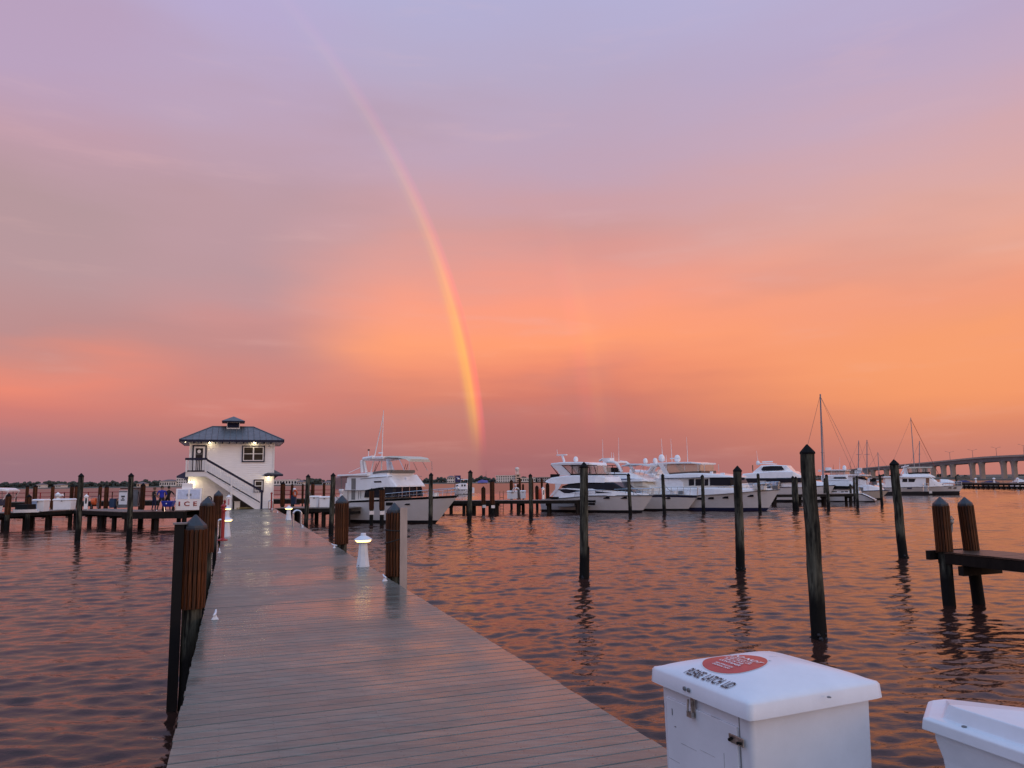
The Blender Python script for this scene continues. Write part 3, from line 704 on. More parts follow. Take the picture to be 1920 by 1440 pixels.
# ================================================================== white lighthouse bollard lamps
def bollard_proto(label):
    T = thing('bollard_lamp', label, 'bollard lamp', (0, 0, DZ), DA, 'white lighthouse bollard lamps on the main dock')
    b = MB(); n = 8
    def ring(r, z, fl=1.0): return [(r*(fl if k % 2 else 1)*math.cos(2*math.pi*(k+.5)/(2*n)), r*(fl if k % 2 else 1)*math.sin(2*math.pi*(k+.5)/(2*n)), z) for k in range(2*n)]
    b.loft([ring(.158, 0, .93), ring(.148, .07, .93), ring(.120, .26, .92), ring(.098, .515, .92)]); part('column', b, FRP, T)
    b = MB(); b.lathe((0, 0, 0), [(.098, .515), (.125, .53), (.150, .548)], 16); part('collar', b, GEL2, T)
    b = MB(); b.lathe((0, 0, 0), [(.148, .548), (.172, .572), (.190, .597)], 16); part('lamp_glass', b, LAMPG, T)
    b = MB(); b.lathe((0, 0, 0), [(.208, .596), (.205, .61), (.12, .662), (.062, .690), (.060, .735), (.052, .745)], 16); part('hood', b, FRP, T, True)
    for a in (-.5, .6, 2.4, 3.8):
        b = MB(); b.box((.13*math.cos(a), .13*math.sin(a), .03), (.03, .03, .03), a); part('bolt', b, GREYM, T)
    return T
BOL = bollard_proto('white lighthouse shaped bollard lamp glowing on the right side of the dock in front')
P = atz(680.5, 1062, DZ); BOL.location = (P[0], P[1], DZ)
def bollard(px, py, lab, z=DZ):
    P = atz(px, py, z); return copy_tree(BOL, loc=(P[0], P[1], z), label=lab)
bollard(541, 975, 'white bollard lamp beside the silver ladder hoop near the end of the dock')
bollard(424.5, 1006, 'white bollard lamp right behind the near red standpipe on the left edge')
bollard(414.5, 1000, 'white bollard lamp left of the near red standpipe, partly hidden by it')
bollard(425.5, 975, 'white bollard lamp on the left edge below the pink power pedestal')
# ================================================================== white cleats
def cleat_proto(label):
    K_ = .62
    T = thing('cleat', label, 'cleat', (0, 0, DZ), DA, 'white mooring cleats on the main dock')
    b = MB(); b.loft([[(-.085, -.05, 0), (.085, -.05, 0), (.085, .05, 0), (-.085, .05, 0)], [(-.075, -.045, .015), (.075, -.045, .015), (.075, .045, .015), (-.075, .045, .015)], [(-.04, -.03, .07), (.04, -.03, .07), (.04, .03, .07), (-.04, .03, .07)], [(-.03, -.025, .115), (.03, -.025, .115), (.03, .025, .115), (-.03, .025, .115)]]); b.v = [(x*K_, y*K_, z*K_) for x, y, z in b.v]; part('base', b, FRP, T, bevel=.008)
    b = MB(); b.tube([(-.03, -.14, .118), (-.01, -.07, .128), (0, 0, .135), (.008, .07, .15), (.012, .15, .20)], [.016, .026, .03, .025, .017], 8); b.v = [(x*K_, y*K_, z*K_) for x, y, z in b.v]; part('horn', b, FRP, T, True)
    return T
CL = cleat_proto('white horn cleat alone on the left edge of the dock in the foreground')
P = atz(403, 1162, DZ); CL.location = (P[0], P[1], DZ)
for px, py, lab, r in ((721.5, 1090, 'white cleat at the foot of the roped brown post', .3), (627, 1027.5, 'white cleat by the brown post left of the lit bollard', 1.1),
        (411.5, 1037, 'white cleat on the left edge just in front of the red standpipe', .2), (567.5, 989, 'white cleat at the foot of the silver ladder hoop', .6),
        (520.5, 961.5, 'white cleat on the right edge near the dock house corner', .4), (510, 955.5, 'white cleat beside the far red standpipe', .9)):
    P = atz(px, py, DZ); copy_tree(CL, loc=(P[0], P[1], DZ), rot=DA+r, label=lab)

# ================================================================== red fire standpipes
def standpipe(label, px, py, pytop, valve):
    P = atz(px, py, DZ); h = aty(px, pytop, P[1])[2]-DZ
    T = thing('standpipe', label, 'standpipe', (P[0], P[1], DZ), DA, 'red fire standpipes')
    b = MB(); b.lathe((0, 0, 0), [(.17, 0), (.17, .03), (.10, .05), (.06, .09)], 12); part('flange', b, REDP, T, True)
    b = MB(); b.tube([(0, 0, .08), (0, 0, h*.98)], .058, 10); part('pipe', b, REDP, T, True)
    b = MB(); b.lathe((0, 0, h*.9), [(.06, 0), (.09, .02), (.09, .07), (.05, .1), (.03, h*.1)], 10); part('cap', b, REDP, T, True)
    if valve:
        b = MB(); b.tube([(0, 0, h*.8), (.02, -.18, h*.82)], .055, 8); b.lathe((.02, -.2, h*.80), [(.075, 0), (.075, .05)], 10); part('outlet', b, REDP, T)
        b = MB(); b.lathe((0, .14, h*.86), [(.10, 0), (.10, .02)], 12); part('handwheel', b, REDP, T)
    return T
standpipe('red fire standpipe with outlet valve standing on the left edge of the main dock', 417, 1013.5, 945, True)
standpipe('slim red standpipe against the right corner of the dock house', 508.5, 955, 923, False)
standpipe('red standpipe behind the pink pedestal at the left end of the dock', 420.5, 962, 938, True)

# ================================================================== swim ladder hoops
def hoop(label, px, py, pytop, wpx, m, dirv=0.):
    P = atz(px, py, DZ); h = aty(px, pytop, P[1])[2]-DZ; w = wpx/FPX*DPT(P); 
    T = thing('ladder_hoop', label, 'ladder', (P[0], P[1], DZ), DA+dirv)
    for s, off in (('handrail', 0),):
        b = MB(); pts = [(-w/2, 0, -.9), (-w/2, 0, h-w/2)]+[(-w/2*math.cos(a), 0, h-w/2+w/2*math.sin(a)) for a in np.linspace(.25, math.pi-.25, 7)]+[(w/2, 0, h-w/2), (w/2, 0, 0)]
        b.tube(pts, .032 if wpx > 12 else .028, 8); part('handrail', b, m, T, True)
    b = MB(); pts = [(q[0], .42, q[2]) for q in pts]; b.tube(pts, .03, 8); part('handrail', b, m, T, True)
    for k in range(3):
        b = MB(); b.tube([(-w/2, 0, -.25-.25*k), (-w/2, .42, -.25-.25*k)], .022, 6); part('rung', b, m, T)
    return T
hoop('silver hooped swim ladder on the right edge of the main dock', 557.5, 987, 957, 15, STEEL)
hoop('pale hooped ladder rail at the left edge behind the red standpipe', 411.5, 1006, 975, 6, STEEL)
hoop('dark hooped ladder rail in front of the house wall, left of the second brown post', 391, 956, 931, 9, BLACK)
hoop('dark hooped ladder rail in front of the house wall, right of the second brown post', 407, 956, 931, 8, BLACK)
hoop('thin ladder hoop beside the far red standpipe at the house corner', 507.5, 954, 938, 8, STEEL)

# ================================================================== power pedestals
def pedestal(label, px, py, pytop, wpx, m=FRP, pan=None, z=DZ, group='white dock power pedestals'):
    P = atz(px, py, z); h = aty(px, pytop, P[1])[2]-z; w = wpx/FPX*DPT(P)
    T = thing('power_pedestal', label, 'power pedestal', (P[0], P[1], z), DA, group)
    b = MB(); b.box((0, 0, h*.41), (w*.8, w*.7, h*.82), taper=.94); part('body', b, m, T, bevel=.01)
    b = MB(); b.box((0, -w*.345, h*.55), (w*.34, .03, h*.36)); part('outlet_panel', b, pan or GREYM, T)
    b = MB(); b.box((0, 0, h*.84), (w*1.02, w*.9, h*.05)); b.lathe((0, 0, h*.86), [(w*.5, 0), (w*.38, h*.05), (w*.15, h*.1), (w*.1, h*.14)], 10); part('hood', b, m, T, True)
    return T
pedestal('tall white power pedestal with pink panel beside the stair foot', 428, 958, 927.5, 9.5, GEL, mat('pink_panel', (.55, .28, .30), .4))

# ================================================================== the white trash locker in front
LA = rad(24.2)
PL0 = atz(1224, 1276, 2.3); PN0 = atz(1406, 1354, 2.3); PR0 = atz(1653, 1309, 2.3)
LW = .665; LD = .612; LC = (PN0+np.array([math.cos(LA), math.sin(LA), 0])*LW/2+np.array([-math.sin(LA), math.cos(LA), 0])*LD/2)
T = thing('trash_locker', 'tall white fiberglass trash locker with red warning decal on its lid', 'locker', (LC[0], LC[1], DZ), LA)
hb = 2.3-DZ
bw, bd = LW-.07, LD-.07
def boxsec(w, d, z, r=.03, n=4):
    out = []
    for cx, cy, a0 in ((w/2-r, d/2-r, 0), (-w/2+r, d/2-r, 90), (-w/2+r, -d/2+r, 180), (w/2-r, -d/2+r, 270)):
        for k in range(n): 
            a = rad(a0+90*k/(n-1)); out.append((cx+r*math.cos(a), cy+r*math.sin(a), z))
    return out
b = MB(); b.loft([boxsec(bw-.03, bd-.03, 0, .018), boxsec(bw, bd, hb+.02, .018)]); part('body', b, FRP, T, True)
# lid: skirt and cambered crown
LH = .064; SK = .058
def lidz(x, y):
    a, c = min(1, abs(x)/(LW/2)), min(1, abs(y)/(LD/2)); q = (a**7+c**7+.0006)**(1/7)
    return hb+SK+LH*max(0., 1-q**1.35)
NX = 28; b = MB(); vs = []; fs = []
for j in range(NX+1):
    for i in range(NX+1):
        x = (i/NX*2-1); y = (j/NX*2-1); rr = .965
        # pull the corners in a little so the skirt is rounded
        k = max(abs(x), abs(y))**10*(min(abs(x), abs(y))**10)*.018
        x *= (1-k); y *= (1-k)
        vs.append((x*LW/2*rr, y*LD/2*rr, lidz(x*LW/2*.985, y*LD/2*.985)+.006*(1-max(abs(x), abs(y))**20)))
for j in range(NX):
    for i in range(NX): fs.append((j*(NX+1)+i, j*(NX+1)+i+1, (j+1)*(NX+1)+i+1, (j+1)*(NX+1)+i))
per = [i for i in range(NX+1)]+[(j+1)*(NX+1)-1 for j in range(1, NX+1)]+[NX*(NX+1)+i for i in range(NX-1, -1, -1)]+[j*(NX+1) for j in range(NX-1, 0, -1)]
base = len(vs); n = len(per)
for q in per:
    x, y, z = vs[q]; vs.append((x*1.022, y*1.022, hb+SK-.008))
for q in per:
    x, y, z = vs[q]; vs.append((x*1.034, y*1.034, hb))
for q in per:
    x, y, z = vs[q]; vs.append((x*.985, y*.985, hb))
for k in range(n):
    k2 = (k+1) % n
    fs.append((per[k], base+k, base+k2, per[k2]))
    fs.append((base+k, base+n+k, base+n+k2, base+k2)); fs.append((base+n+k, base+2*n+k, base+2*n+k2, base+n+k2))
fs.append(tuple(base+2*n+k for k in range(n)))
b.add(vs, fs); me = b.mesh('lid', FRP); me.polygons.foreach_set('use_smooth', [True]*len(me.polygons))
try: me.set_sharp_from_angle(angle=rad(75))
except Exception: pass
LID = part('lid', me, FRP, T)
def ltop(x, y): return lidz(x*1.02, y*1.02)+.006*(1-max(abs(x)/(LW/2), abs(y)/(LD/2))**20)
def locker_local(px, py, z):
    P = atz(px, py, z)-LC; return (P[0]*math.cos(LA)+P[1]*math.sin(LA), -P[0]*math.sin(LA)+P[1]*math.cos(LA))
def text_mesh(name, body, size, m, shear=0., extr=0., align='LEFT', space=1.0):
    c = bpy.data.curves.new(name, 'FONT'); c.body = body; c.size = size; c.shear = shear; c.align_x = align; c.space_character = space; c.resolution_u = 3; c.offset = size*.02
    o = bpy.data.objects.new(name, c); COL.objects.link(o); bpy.context.view_layer.update()
    dg = bpy.context.evaluated_depsgraph_get(); me = bpy.data.meshes.new_from_object(o.evaluated_get(dg)); bpy.data.objects.remove(o); bpy.data.curves.remove(c)
    me.materials.clear(); me.materials.append(m); return me
def drape(name, me, fx, par, m, lift):
    import bmesh
    bm = bmesh.new(); bm.from_mesh(me)
    for v in bm.verts:
        x, y = fx(v.co.x, v.co.y); v.co = (x, y, ltop(x, y)+lift)
    bm.to_mesh(me); bm.free(); me.name = name
    o = link(name, me, par); return o
# decal: rounded triangle, long axis across the lid; x runs right (+), text lines run towards the near corner (-y)
DC = locker_local(1359, 1252, 2.3+SK+.036); DC = (max(DC[0], -.098), DC[1])
def decal_poly(k=1.0, n=48):
    out = []
    for i in range(n):
        a = 2*math.pi*i/n; r = 1+.10*math.cos(a)*0
        ex = .132*math.cos(a); ey = .122*math.sin(a)*(1-.24*math.cos(a))
        out.append((DC[0]+ex*k, DC[1]+ey*k))
    return out
def decal_mesh(k, lift, name, m, par):
    rings = 6; b = MB(); vs = []; fs = []; po = decal_poly(k)
    n = len(po)
    for r in range(1, rings+1):
        for x, y in po:
            X = DC[0]+(x-DC[0])*r/rings; Y = DC[1]+(y-DC[1])*r/rings; vs.append((X, Y, ltop(X, Y)+lift))
    vs.append((DC[0], DC[1], ltop(*DC)+lift))
    for r in range(rings-1):
        for i in range(n): fs.append((r*n+i, r*n+(i+1) % n, (r+1)*n+(i+1) % n, (r+1)*n+i))
    for i in range(n): fs.append((len(vs)-1, i, (i+1) % n))
    b.add(vs, fs); return part(name, b, m, par, True)
decal_mesh(1.03, .0012, 'decal_border', WPRINT, LID); decal_mesh(1.0, .0020, 'decal', DECALR, LID)
lines = [('DO NOT', .052, .092, .12), ('DISPOSE OF OIL,', .0235, .064, .11), ('FILTER, PAINT OR', .0235, .039, .11), ('FUEL IN THIS', .0235, .014, .105), ('CONTAINER', .0265, -.014, .10), ('SEE OFFICE FOR', .018, -.050, .078), ('DISPOSAL INFO', .018, -.070, .072)]
for txt, sz, xo, half in lines:
    me = text_mesh('decal_text', txt, sz, WPRINT, .15, align='CENTER')
    drape('decal_text', me, lambda tx, ty, xo=xo: (DC[0]+(xo+ty)*.76-.033, DC[1]-tx*.80), LID, WPRINT, .0045)
me = text_mesh('lid_text', 'PLEASE  LATCH  LID', .060, INK, .08, align='CENTER', space=.96)
TC = locker_local(1305, 1279, 2.3+SK+.020)
drape('lid_text', me, lambda tx, ty: (-.300+ty*1.12, TC[1]-tx*.52+.024), LID, INK, .0035)
# front door panel, gaps, hinge and latch on the left-facing side (local -x)
def facepart(name, px, py, w, h, t, m, out=0.):
    # a plate on the body's left face at the pixel
    d = ray(px, py); nx = np.array([-math.cos(LA), -math.sin(LA), 0]); O = LC+nx*(bw/2)
    tt = ((O-CP)@nx)/(d@nx); P = CP+d*tt-np.array([LC[0], LC[1], DZ]); y = -P[0]*math.sin(LA)+P[1]*math.cos(LA); z = P[2]
    b = MB(); b.box((-bw/2-out-t/2, y, z), (t, w, h)); return part(name, b, m, T, bevel=.002), y, z
_, y1, _ = facepart('door_gap', 1254, 1410, .009, .40, .002, INK, -.001)
_, y2, _ = facepart('door_gap', 1390, 1440, .004, .36, .002, GREYM, -.001)
b = MB(); b.box((-bw/2-.003, (y1+y2)/2, hb-.40), (.012, abs(y1-y2)-.012, .70)); part('door', b, FRP, T, bevel=.003)
H1, y, z = facepart('hinge', 1385.5, 1387, .078, .030, .006, RUSTYST, .009)
for dy in (-.028, -.014, .02, .032):
    b = MB(); b.lathe((0, 0, 0), [(.0055, 0), (.0055, .004)], 8); me = b.mesh('screw', BLACK); o = link('screw', me, H1, (-bw/2-.0165, y+dy, z+random.uniform(-.007, .007))); o.rotation_euler = (0, rad(-90), 0)
H2, y, z = facepart('latch', 1304, 1326, .026, .075, .006, RUSTYST, .009)
b = MB(); b.tube([(-bw/2-.022, y-.008, z+.03), (-bw/2-.026, y-.01, z-.02), (-bw/2-.03, y+.012, z-.025), (-bw/2-.026, y+.010, z+.03)], .004, 6); part('latch_bail', b, RUSTYST, T)
b = MB(); b.box((-bw/2-.026, y, z-.024), (.014, .03, .02)); part('latch_hook', b, RUSTYST, T)
for dy in (-.013, .013):
    b = MB(); b.lathe((0, 0, 0), [(.009, 0), (.008, .004), (.002, .006)], 10); o = link('rivet', b.mesh('rivet', GREYM), T, (-LW/2*1.003, y+dy+.004, hb+.026)); o.rotation_euler = (0, rad(-90), 0)
for px, py, w, h in ((1264, 1334, .004, .026), (1249, 1322, .003, .02), (1270, 1362, .010, .003)):
    facepart('ink_mark', px, py, w, h, .001, INK, .0095)
SCU = mat('grey_scuff', (.40, .42, .45), .6, var=.3, vscale=30)
for px, py, w_, h_ in ((1295, 1400, .10, .002), (1330, 1412, .09, .002), (1345, 1345, .05, .0025), (1268, 1425, .07, .002), (1362, 1430, .003, .07)):
    facepart('scuff', px, py, w_, h_, .0006, SCU, .0092)
for (x, y, lx, ly) in ((.16, .21, .13, .003), (.12, .235, .10, .003), (.20, .18, .09, .003), (.02, -.03, .012, .012), (.22, -.12, .02, .004), (.09, .02, .03, .003)):
    b = MB(); b.add([(x+dx*lx/2, y+dy*ly/2-dx*lx*.25, ltop(x+dx*lx/2, y+dy*ly/2-dx*lx*.25)+.001) for dx, dy in ((-1, -1), (1, -1), (1, 1), (-1, 1))], [(0, 1, 2, 3)]); part('scuff', b, SCU, LID)
b = MB(); P = locker_local(1553, 1284, 2.3+SK+.03); b.lathe((P[0], P[1], ltop(*P)), [(.008, 0), (.008, .003), (.003, .005)], 10); part('lid_screw', b, GREYM, T)

# --- dock chest with faceted lid at the right frame edge
cl = [SU(atz(1734, 1345, 2.2)), SU(atz(1748, 1367, 2.2)), SU(atz(1920, 1425, 2.2))]
KA = DA
T = thing('dock_chest', 'white fiberglass dock chest with faceted lid at the right frame edge', 'dock chest', W2(2.9, 1.6, DZ), DA)
def loc(P): return (P[0]-2.9, P[1]-1.6)
s0 = cl[1][0]-.035; uF = cl[0][1]; sF = cl[0][0]
plan = [(s0, 2.25), (2.665, 2.40), (2.72, 2.395), (3.25, 1.72), (3.25, .6), (s0, .6)]
def inset(pl, k):
    cx = sum(p[0] for p in pl)/len(pl); cy = sum(p[1] for p in pl)/len(pl); return [(p[0]+(cx-p[0])*kx(k, p[0]-cx), p[1]+(cy-p[1])*kx(k, p[1]-cy)) for p in pl]
def kx(k, d): return min(.9, k/max(abs(d), .05))
def ring(k, z): return [loc(p)+(z-DZ,) for p in inset(plan, k)]
b = MB(); b.loft([ring(.11, DZ), ring(.045, 2.10), ring(.03, 2.17), ring(.03, 2.205)]); part('body', b, FRP, T, bevel=.006)
rims = [ring(.02, 2.198), ring(0, 2.2), ring(.004, 2.238), ring(.018, 2.246), ring(.05, 2.247)]
crown = [loc(p)+(z-DZ,) for p, z in (((s0+.07, 2.15), 2.296), ((s0+.078, 2.185), 2.296), ((s0+.10, 2.178), 2.296), ((3.08, 1.66), 2.296), ((3.08, .75), 2.296), ((s0+.07, .75), 2.296))]
b = MB(); b.loft(rims+[crown]); LID2 = part('lid', b, FRP, T, bevel=.006)
P = SU(atz(1808, 1363, 2.247)); b = MB(); b.lathe((P[0]-2.9, P[1]-1.6, 2.247-DZ), [(.009, 0), (.009, .003), (.003, .005)], 10); part('lid_screw', b, GREYM, T)
# ================================================================== dock house
def on_u(px, py, u):
    d = ray(px, py); t = u/(-d[0]*sDA+d[1]*cDA); P = CP+d*t; s, uu = SU(P); return s, P[2]
HS = on_u(433, 950, UH)[0]
HOUSE = thing('dock_house', 'two storey white clapboard dock house with blue grey hip roof and outside stair', 'house', W2(HS, UH, DZ), DA)
def hp(px, py, du=0.):       # house coordinates (x right, z up from deck) on the plane du behind the front wall
    s, z = on_u(px, py, UH+du); return s-HS, z-DZ
xl = hp(354, 880)[0]; xr = hp(513.2, 900)[0]; zE = hp(433, 829)[1]; DEP = 5.4
b = MB(); b.box(((xl+xr)/2, DEP/2+.04, zE/2), (xr-xl-.04, DEP, zE)); part('wall', b, SIDING, HOUSE)
b = MB(); nb = 34; bh = zE/nb
for i in range(nb):
    z = i*bh; b.hexa([(xl, -.012, z), (xr, -.012, z), (xr, .05, z), (xl, .05, z), (xl, .034, z+bh), (xr, .034, z+bh), (xr, .05, z+bh), (xl, .05, z+bh)])
part('clapboard_siding', b, SIDING, HOUSE, kind='stuff')
for x in (xl+.05, xr-.05):
    b = MB(); b.box((x, 0, zE/2), (.13, .07, zE)); part('corner_board', b, TRIMW, HOUSE)
# roof
OV = .65; e0 = hp(336.5, 823.5, -OV); e1 = hp(532.5, 825.5, -OV); r0 = hp(398, 800, DEP/2); r1 = hp(475.5, 801, DEP/2)
ze = (e0[1]+e1[1])/2; zr = (r0[1]+r1[1])/2; exl, exr = e0[0], e1[0]
C4 = [(exl, -OV, ze), (exr, -OV, ze), (exr, DEP+OV, ze), (exl, DEP+OV, ze)]; RL, RR_ = (r0[0], DEP/2, zr), (r1[0], DEP/2, zr)
b = MB(); b.add(C4+[RL, RR_], [(0, 1, 5, 4), (2, 3, 4, 5), (1, 2, 5), (3, 0, 4), (3, 2, 1, 0)]); ROOF = part('roof', b, ROOFM, HOUSE)
b = MB(); t = .17
b.box(((exl+exr)/2, -OV+.0, ze-t/2), (exr-exl, .06, t)); b.box((exl+.0, DEP/2, ze-t/2), (.06, DEP+2*OV-.07, t)); b.box((exr, DEP/2, ze-t/2), (.06, DEP+2*OV-.07, t))
part('fascia', b, TRIMN, HOUSE)
b = MB(); b.box(((exl+exr)/2, DEP/2, ze-t+.01), (exr-exl-.08, DEP+2*OV-.08, .03)); part('soffit', b, TRIMW, HOUSE)
for k in range(12):
    x = xl+.3+k*(xr-xl-.6)/11; b = MB(); b.box((x, -.36, ze-t-.05), (.09, .5, .10)); part('rafter_tail', b, TRIMN, HOUSE)
n = 17
for k in range(1, n):            # standing seams on the front slope
    x = exl+(exr-exl)*k/n
    if x < r0[0]: f = (x-exl)/(r0[0]-exl)
    elif x > r1[0]: f = (exr-x)/(exr-r1[0])
    else: f = 1
    y1 = -OV+(DEP/2+OV)*f; z1 = ze+(zr-ze)*f
    b = MB(); b.tube([(x, -OV, ze+.012), (x, y1, z1+.012)], .022, 4); part('roof_seam', b, ROOFM, ROOF)
for a, c in ((C4[0], RL), (C4[1], RR_), (RL, RR_)):
    b = MB(); b.tube([(a[0], a[1], a[2]+.02), (c[0], c[1], c[2]+.02)], .045, 5); part('ridge_cap', b, ROOFM, ROOF)
# cupola
c0 = hp(425, 803, DEP/2-.5); c1 = hp(449.5, 803, DEP/2-.5); ct = hp(437, 791.5, DEP/2-.5)[1]; cw = c1[0]-c0[0]; cx = (c0[0]+c1[0])/2; cz = c0[1]-.25
b = MB(); b.box((cx, DEP/2, (cz+ct)/2), (cw, 1.0, ct-cz)); CUP = part('cupola', b, TRIMW, HOUSE)
lz0, lz1 = hp(437, 802, DEP/2-.5)[1], hp(437, 792.8, DEP/2-.5)[1]
b = MB()
for i in range(6):
    z = lz0+(lz1-lz0)*(i+.5)/6; b.hexa([(cx-cw*.44, DEP/2-.54, z-.03), (cx+cw*.44, DEP/2-.54, z-.03), (cx+cw*.44, DEP/2-.5, z-.01), (cx-cw*.44, DEP/2-.5, z-.01), (cx-cw*.44, DEP/2-.52, z+.02), (cx+cw*.44, DEP/2-.52, z+.02), (cx+cw*.44, DEP/2-.49, z+.04), (cx-cw*.44, DEP/2-.49, z+.04)])
b.box((cx, DEP/2-.508, (lz0+lz1)/2), (cw*.9, .012, lz1-lz0)); part('louver', b, TRIMN, CUP)
q0 = hp(416, 791, DEP/2-.85); q1 = hp(459, 791, DEP/2-.85); qa = hp(437.7, 780.7, DEP/2)
hw = (q1[0]-q0[0])/2
b = MB(); b.box((cx, DEP/2, ct+.03), (2*hw, 1.75, .09)); part('cupola_fascia', b, TRIMN, CUP)
b = MB(); b.add([(cx-hw-.02, DEP/2-.9, ct+.077), (cx+hw+.02, DEP/2-.9, ct+.077), (cx+hw+.02, DEP/2+.9, ct+.077), (cx-hw-.02, DEP/2+.9, ct+.077), (cx, DEP/2, qa[1])], [(0, 1, 4), (1, 2, 4), (2, 3, 4), (3, 0, 4), (3, 2, 1, 0)]); part('cupola_roof', b, ROOFM, CUP)
# door and windows
def rect(x0, y0, x1, y1, du=0.):
    a = hp(x0, y1, du); c = hp(x1, y0, du); return a[0], a[1], c[0], c[1]
def panel(name, r, y, t, m, par=HOUSE):
    b = MB(); b.box(((r[0]+r[2])/2, y, (r[1]+r[3])/2), (r[2]-r[0], t, r[3]-r[1])); return part(name, b, m, par)
def frame(name, r, wd, y, t, m, par=HOUSE):
    x0, z0, x1, z1 = r; b = MB()
    b.box(((x0+x1)/2, y, z1-wd/2), (x1-x0, t, wd)); b.box(((x0+x1)/2, y, z0+wd/2), (x1-x0, t, wd)); b.box((x0+wd/2, y, (z0+z1)/2), (wd, t, z1-z0-2*wd)); b.box((x1-wd/2, y, (z0+z1)/2), (wd, t, z1-z0-2*wd))
    return part(name, b, m, par)
dr = rect(359, 834.5, 388.3, 885)
DOOR = panel('door', (dr[0]+.10, dr[1], dr[2]-.10, dr[3]-.1), -.035, .05, TRIMW)
frame('door_frame', dr, .11, -.03, .10, TRIMN)
gl = rect(365.5, 840.5, 381, 884); panel('door_glass', gl, -.065, .02, DARKGL, DOOR)
b = MB(); ec = hp(373.5, 846.5); b.lathe((0, 0, 0), [(.13, 0), (.13, .006)], 14); o = link('door_emblem', b.mesh('door_emblem', TRIMW), DOOR, (ec[0], -.078, ec[1])); o.rotation_euler = (rad(90), 0, 0)
for k, wl in ((0, .44), (1, .40)):
    b = MB(); c = hp(373.5, 850.2+k*2.2); b.box((c[0], -.078, c[1]), (wl, .006, .035)); part('door_lettering', b, GREYM, DOOR)
def window(x0, y0, x1, y1, nx, ny, lab=None):
    r = rect(x0, y0, x1, y1); wd = .085
    F = frame('window', r, wd, -.03, .10, TRIMN)
    rr = (r[0]+wd, r[1]+wd, r[2]-wd, r[3]-wd); frame('sash', rr, .07, -.02, .08, TRIMW, F)
    for i in range(nx):
        for j in range(ny):
            a = rr[0]+.05+(rr[2]-rr[0]-.1)*i/nx; c = rr[0]+.05+(rr[2]-rr[0]-.1)*(i+1)/nx; d = rr[1]+.05+(rr[3]-rr[1]-.1)*j/ny; e = rr[1]+.05+(rr[3]-rr[1]-.1)*(j+1)/ny
            panel('pane', (a+.002, d+.002, c-.002, e-.002), -.015, .02, CURT, F)
    for i in range(1, nx):
        x = rr[0]+(rr[2]-rr[0])*i/nx; b = MB(); b.box((x, -.024, (rr[1]+rr[3])/2), (.10, .085, rr[3]-rr[1]-.145)); part('mullion', b, TRIMW, F)
    for j in range(1, ny):
        z = rr[1]+(rr[3]-rr[1])*j/ny; b = MB(); b.box(((rr[0]+rr[2])/2, -.022, z), (rr[2]-rr[0]-.145, .08, .055)); part('transom_bar', b, TRIMW, F)
window(453, 835.5, 497, 866.5, 2, 2); window(474.8, 899, 494.8, 923.5, 1, 2)
# balcony, 1.2 m deep
BD = -1.2
br = rect(347.5, 884.5, 386.5, 893.7, BD); x0, x1 = br[0], br[2]; bz0, bz1 = br[1], br[3]
b = MB(); b.box(((x0+x1)/2, BD/2-.02, (bz0+bz1)/2), (x1-x0, -BD-.06, bz1-bz0)); part('balcony', b, TRIMW, HOUSE)
rt = hp(366, 860.5, BD)[1]
RAIL = MB(); RAIL.box(((x0+x1)/2, BD, rt), (x1-x0+.1, .13, .16)); RAIL.box((x0, BD/2-.04, rt), (.13, -BD-.06, .16)); BR = part('handrail', RAIL, TRIMN, HOUSE)
b = MB(); b.box(((x0+x1)/2, BD, bz1+.06), (x1-x0-.2, .06, .09)); part('bottom_rail', b, TRIMN, BR)
for x in (x0+.05, x1-.05):
    b = MB(); b.box((x, BD, (bz1+rt)/2-.05), (.12, .12, rt-bz1-.06)); part('rail_post', b, TRIMW, BR)
b = MB()
for k in range(1, 11):
    x = x0+.05+(x1-x0-.1)*k/11; b.box((x, BD, (bz1+rt)/2), (.04, .04, rt-bz1-.22))
for k in range(1, 7): b.box((x0, BD*k/7.5, (bz1+rt)/2-.05), (.04, .04, rt-bz1-.1))
part('balusters', b, TRIMW, BR, kind='stuff')
# stair from the balcony down to the right, 1.15 m wide
sx0 = x1; sz0 = bz1; e = hp(489, 952, BD); sx1, sz1 = e[0], 0.
tr0 = hp(387.5, 861.5, BD); tr1 = hp(491.5, 921, BD)
b = MB(); ns = 15
for k in range(ns):
    f = (k+.5)/ns; b.box((sx0+(sx1-sx0)*f, BD/2, sz0+(sz1-sz0)*(k+1)/ns-.02+.0), ((sx1-sx0)/ns+.03, -BD-.14, .05))
STAIR = part('stair_treads', b, TRIMW, HOUSE)
a0, a1 = hp(387, 893.5, BD), hp(478, 952.5, BD); t0, t1 = hp(387, 886, BD), hp(488.5, 950, BD)
for y in (BD, -.11):
    b = MB(); b.prism([(sx0, y-.03, t0[1]), (t1[0], y-.03, max(.02, t1[1])), (t1[0], y-.03, .0), (a1[0], y-.03, .0), (sx0, y-.03, a0[1])], (0, 1, 0), .06); part('stringer', b, TRIMW, STAIR)
b = MB(); b.prism([(tr0[0], BD-.06, tr0[1]+.08), (tr1[0], BD-.06, tr1[1]+.08), (tr1[0], BD-.06, tr1[1]-.10), (tr0[0], BD-.06, tr0[1]-.10)], (0, 1, 0), .13); SR = part('stair_handrail', b, TRIMN, HOUSE)
l0, l1 = hp(387.8, 884, BD), hp(487.5, 942, BD)
b = MB(); b.prism([(l0[0], BD-.035, l0[1]+.05), (l1[0], BD-.035, l1[1]+.05), (l1[0], BD-.035, l1[1]-.05), (l0[0], BD-.035, l0[1]-.05)], (0, 1, 0), .07); part('lower_rail', b, TRIMN, SR)
b = MB()
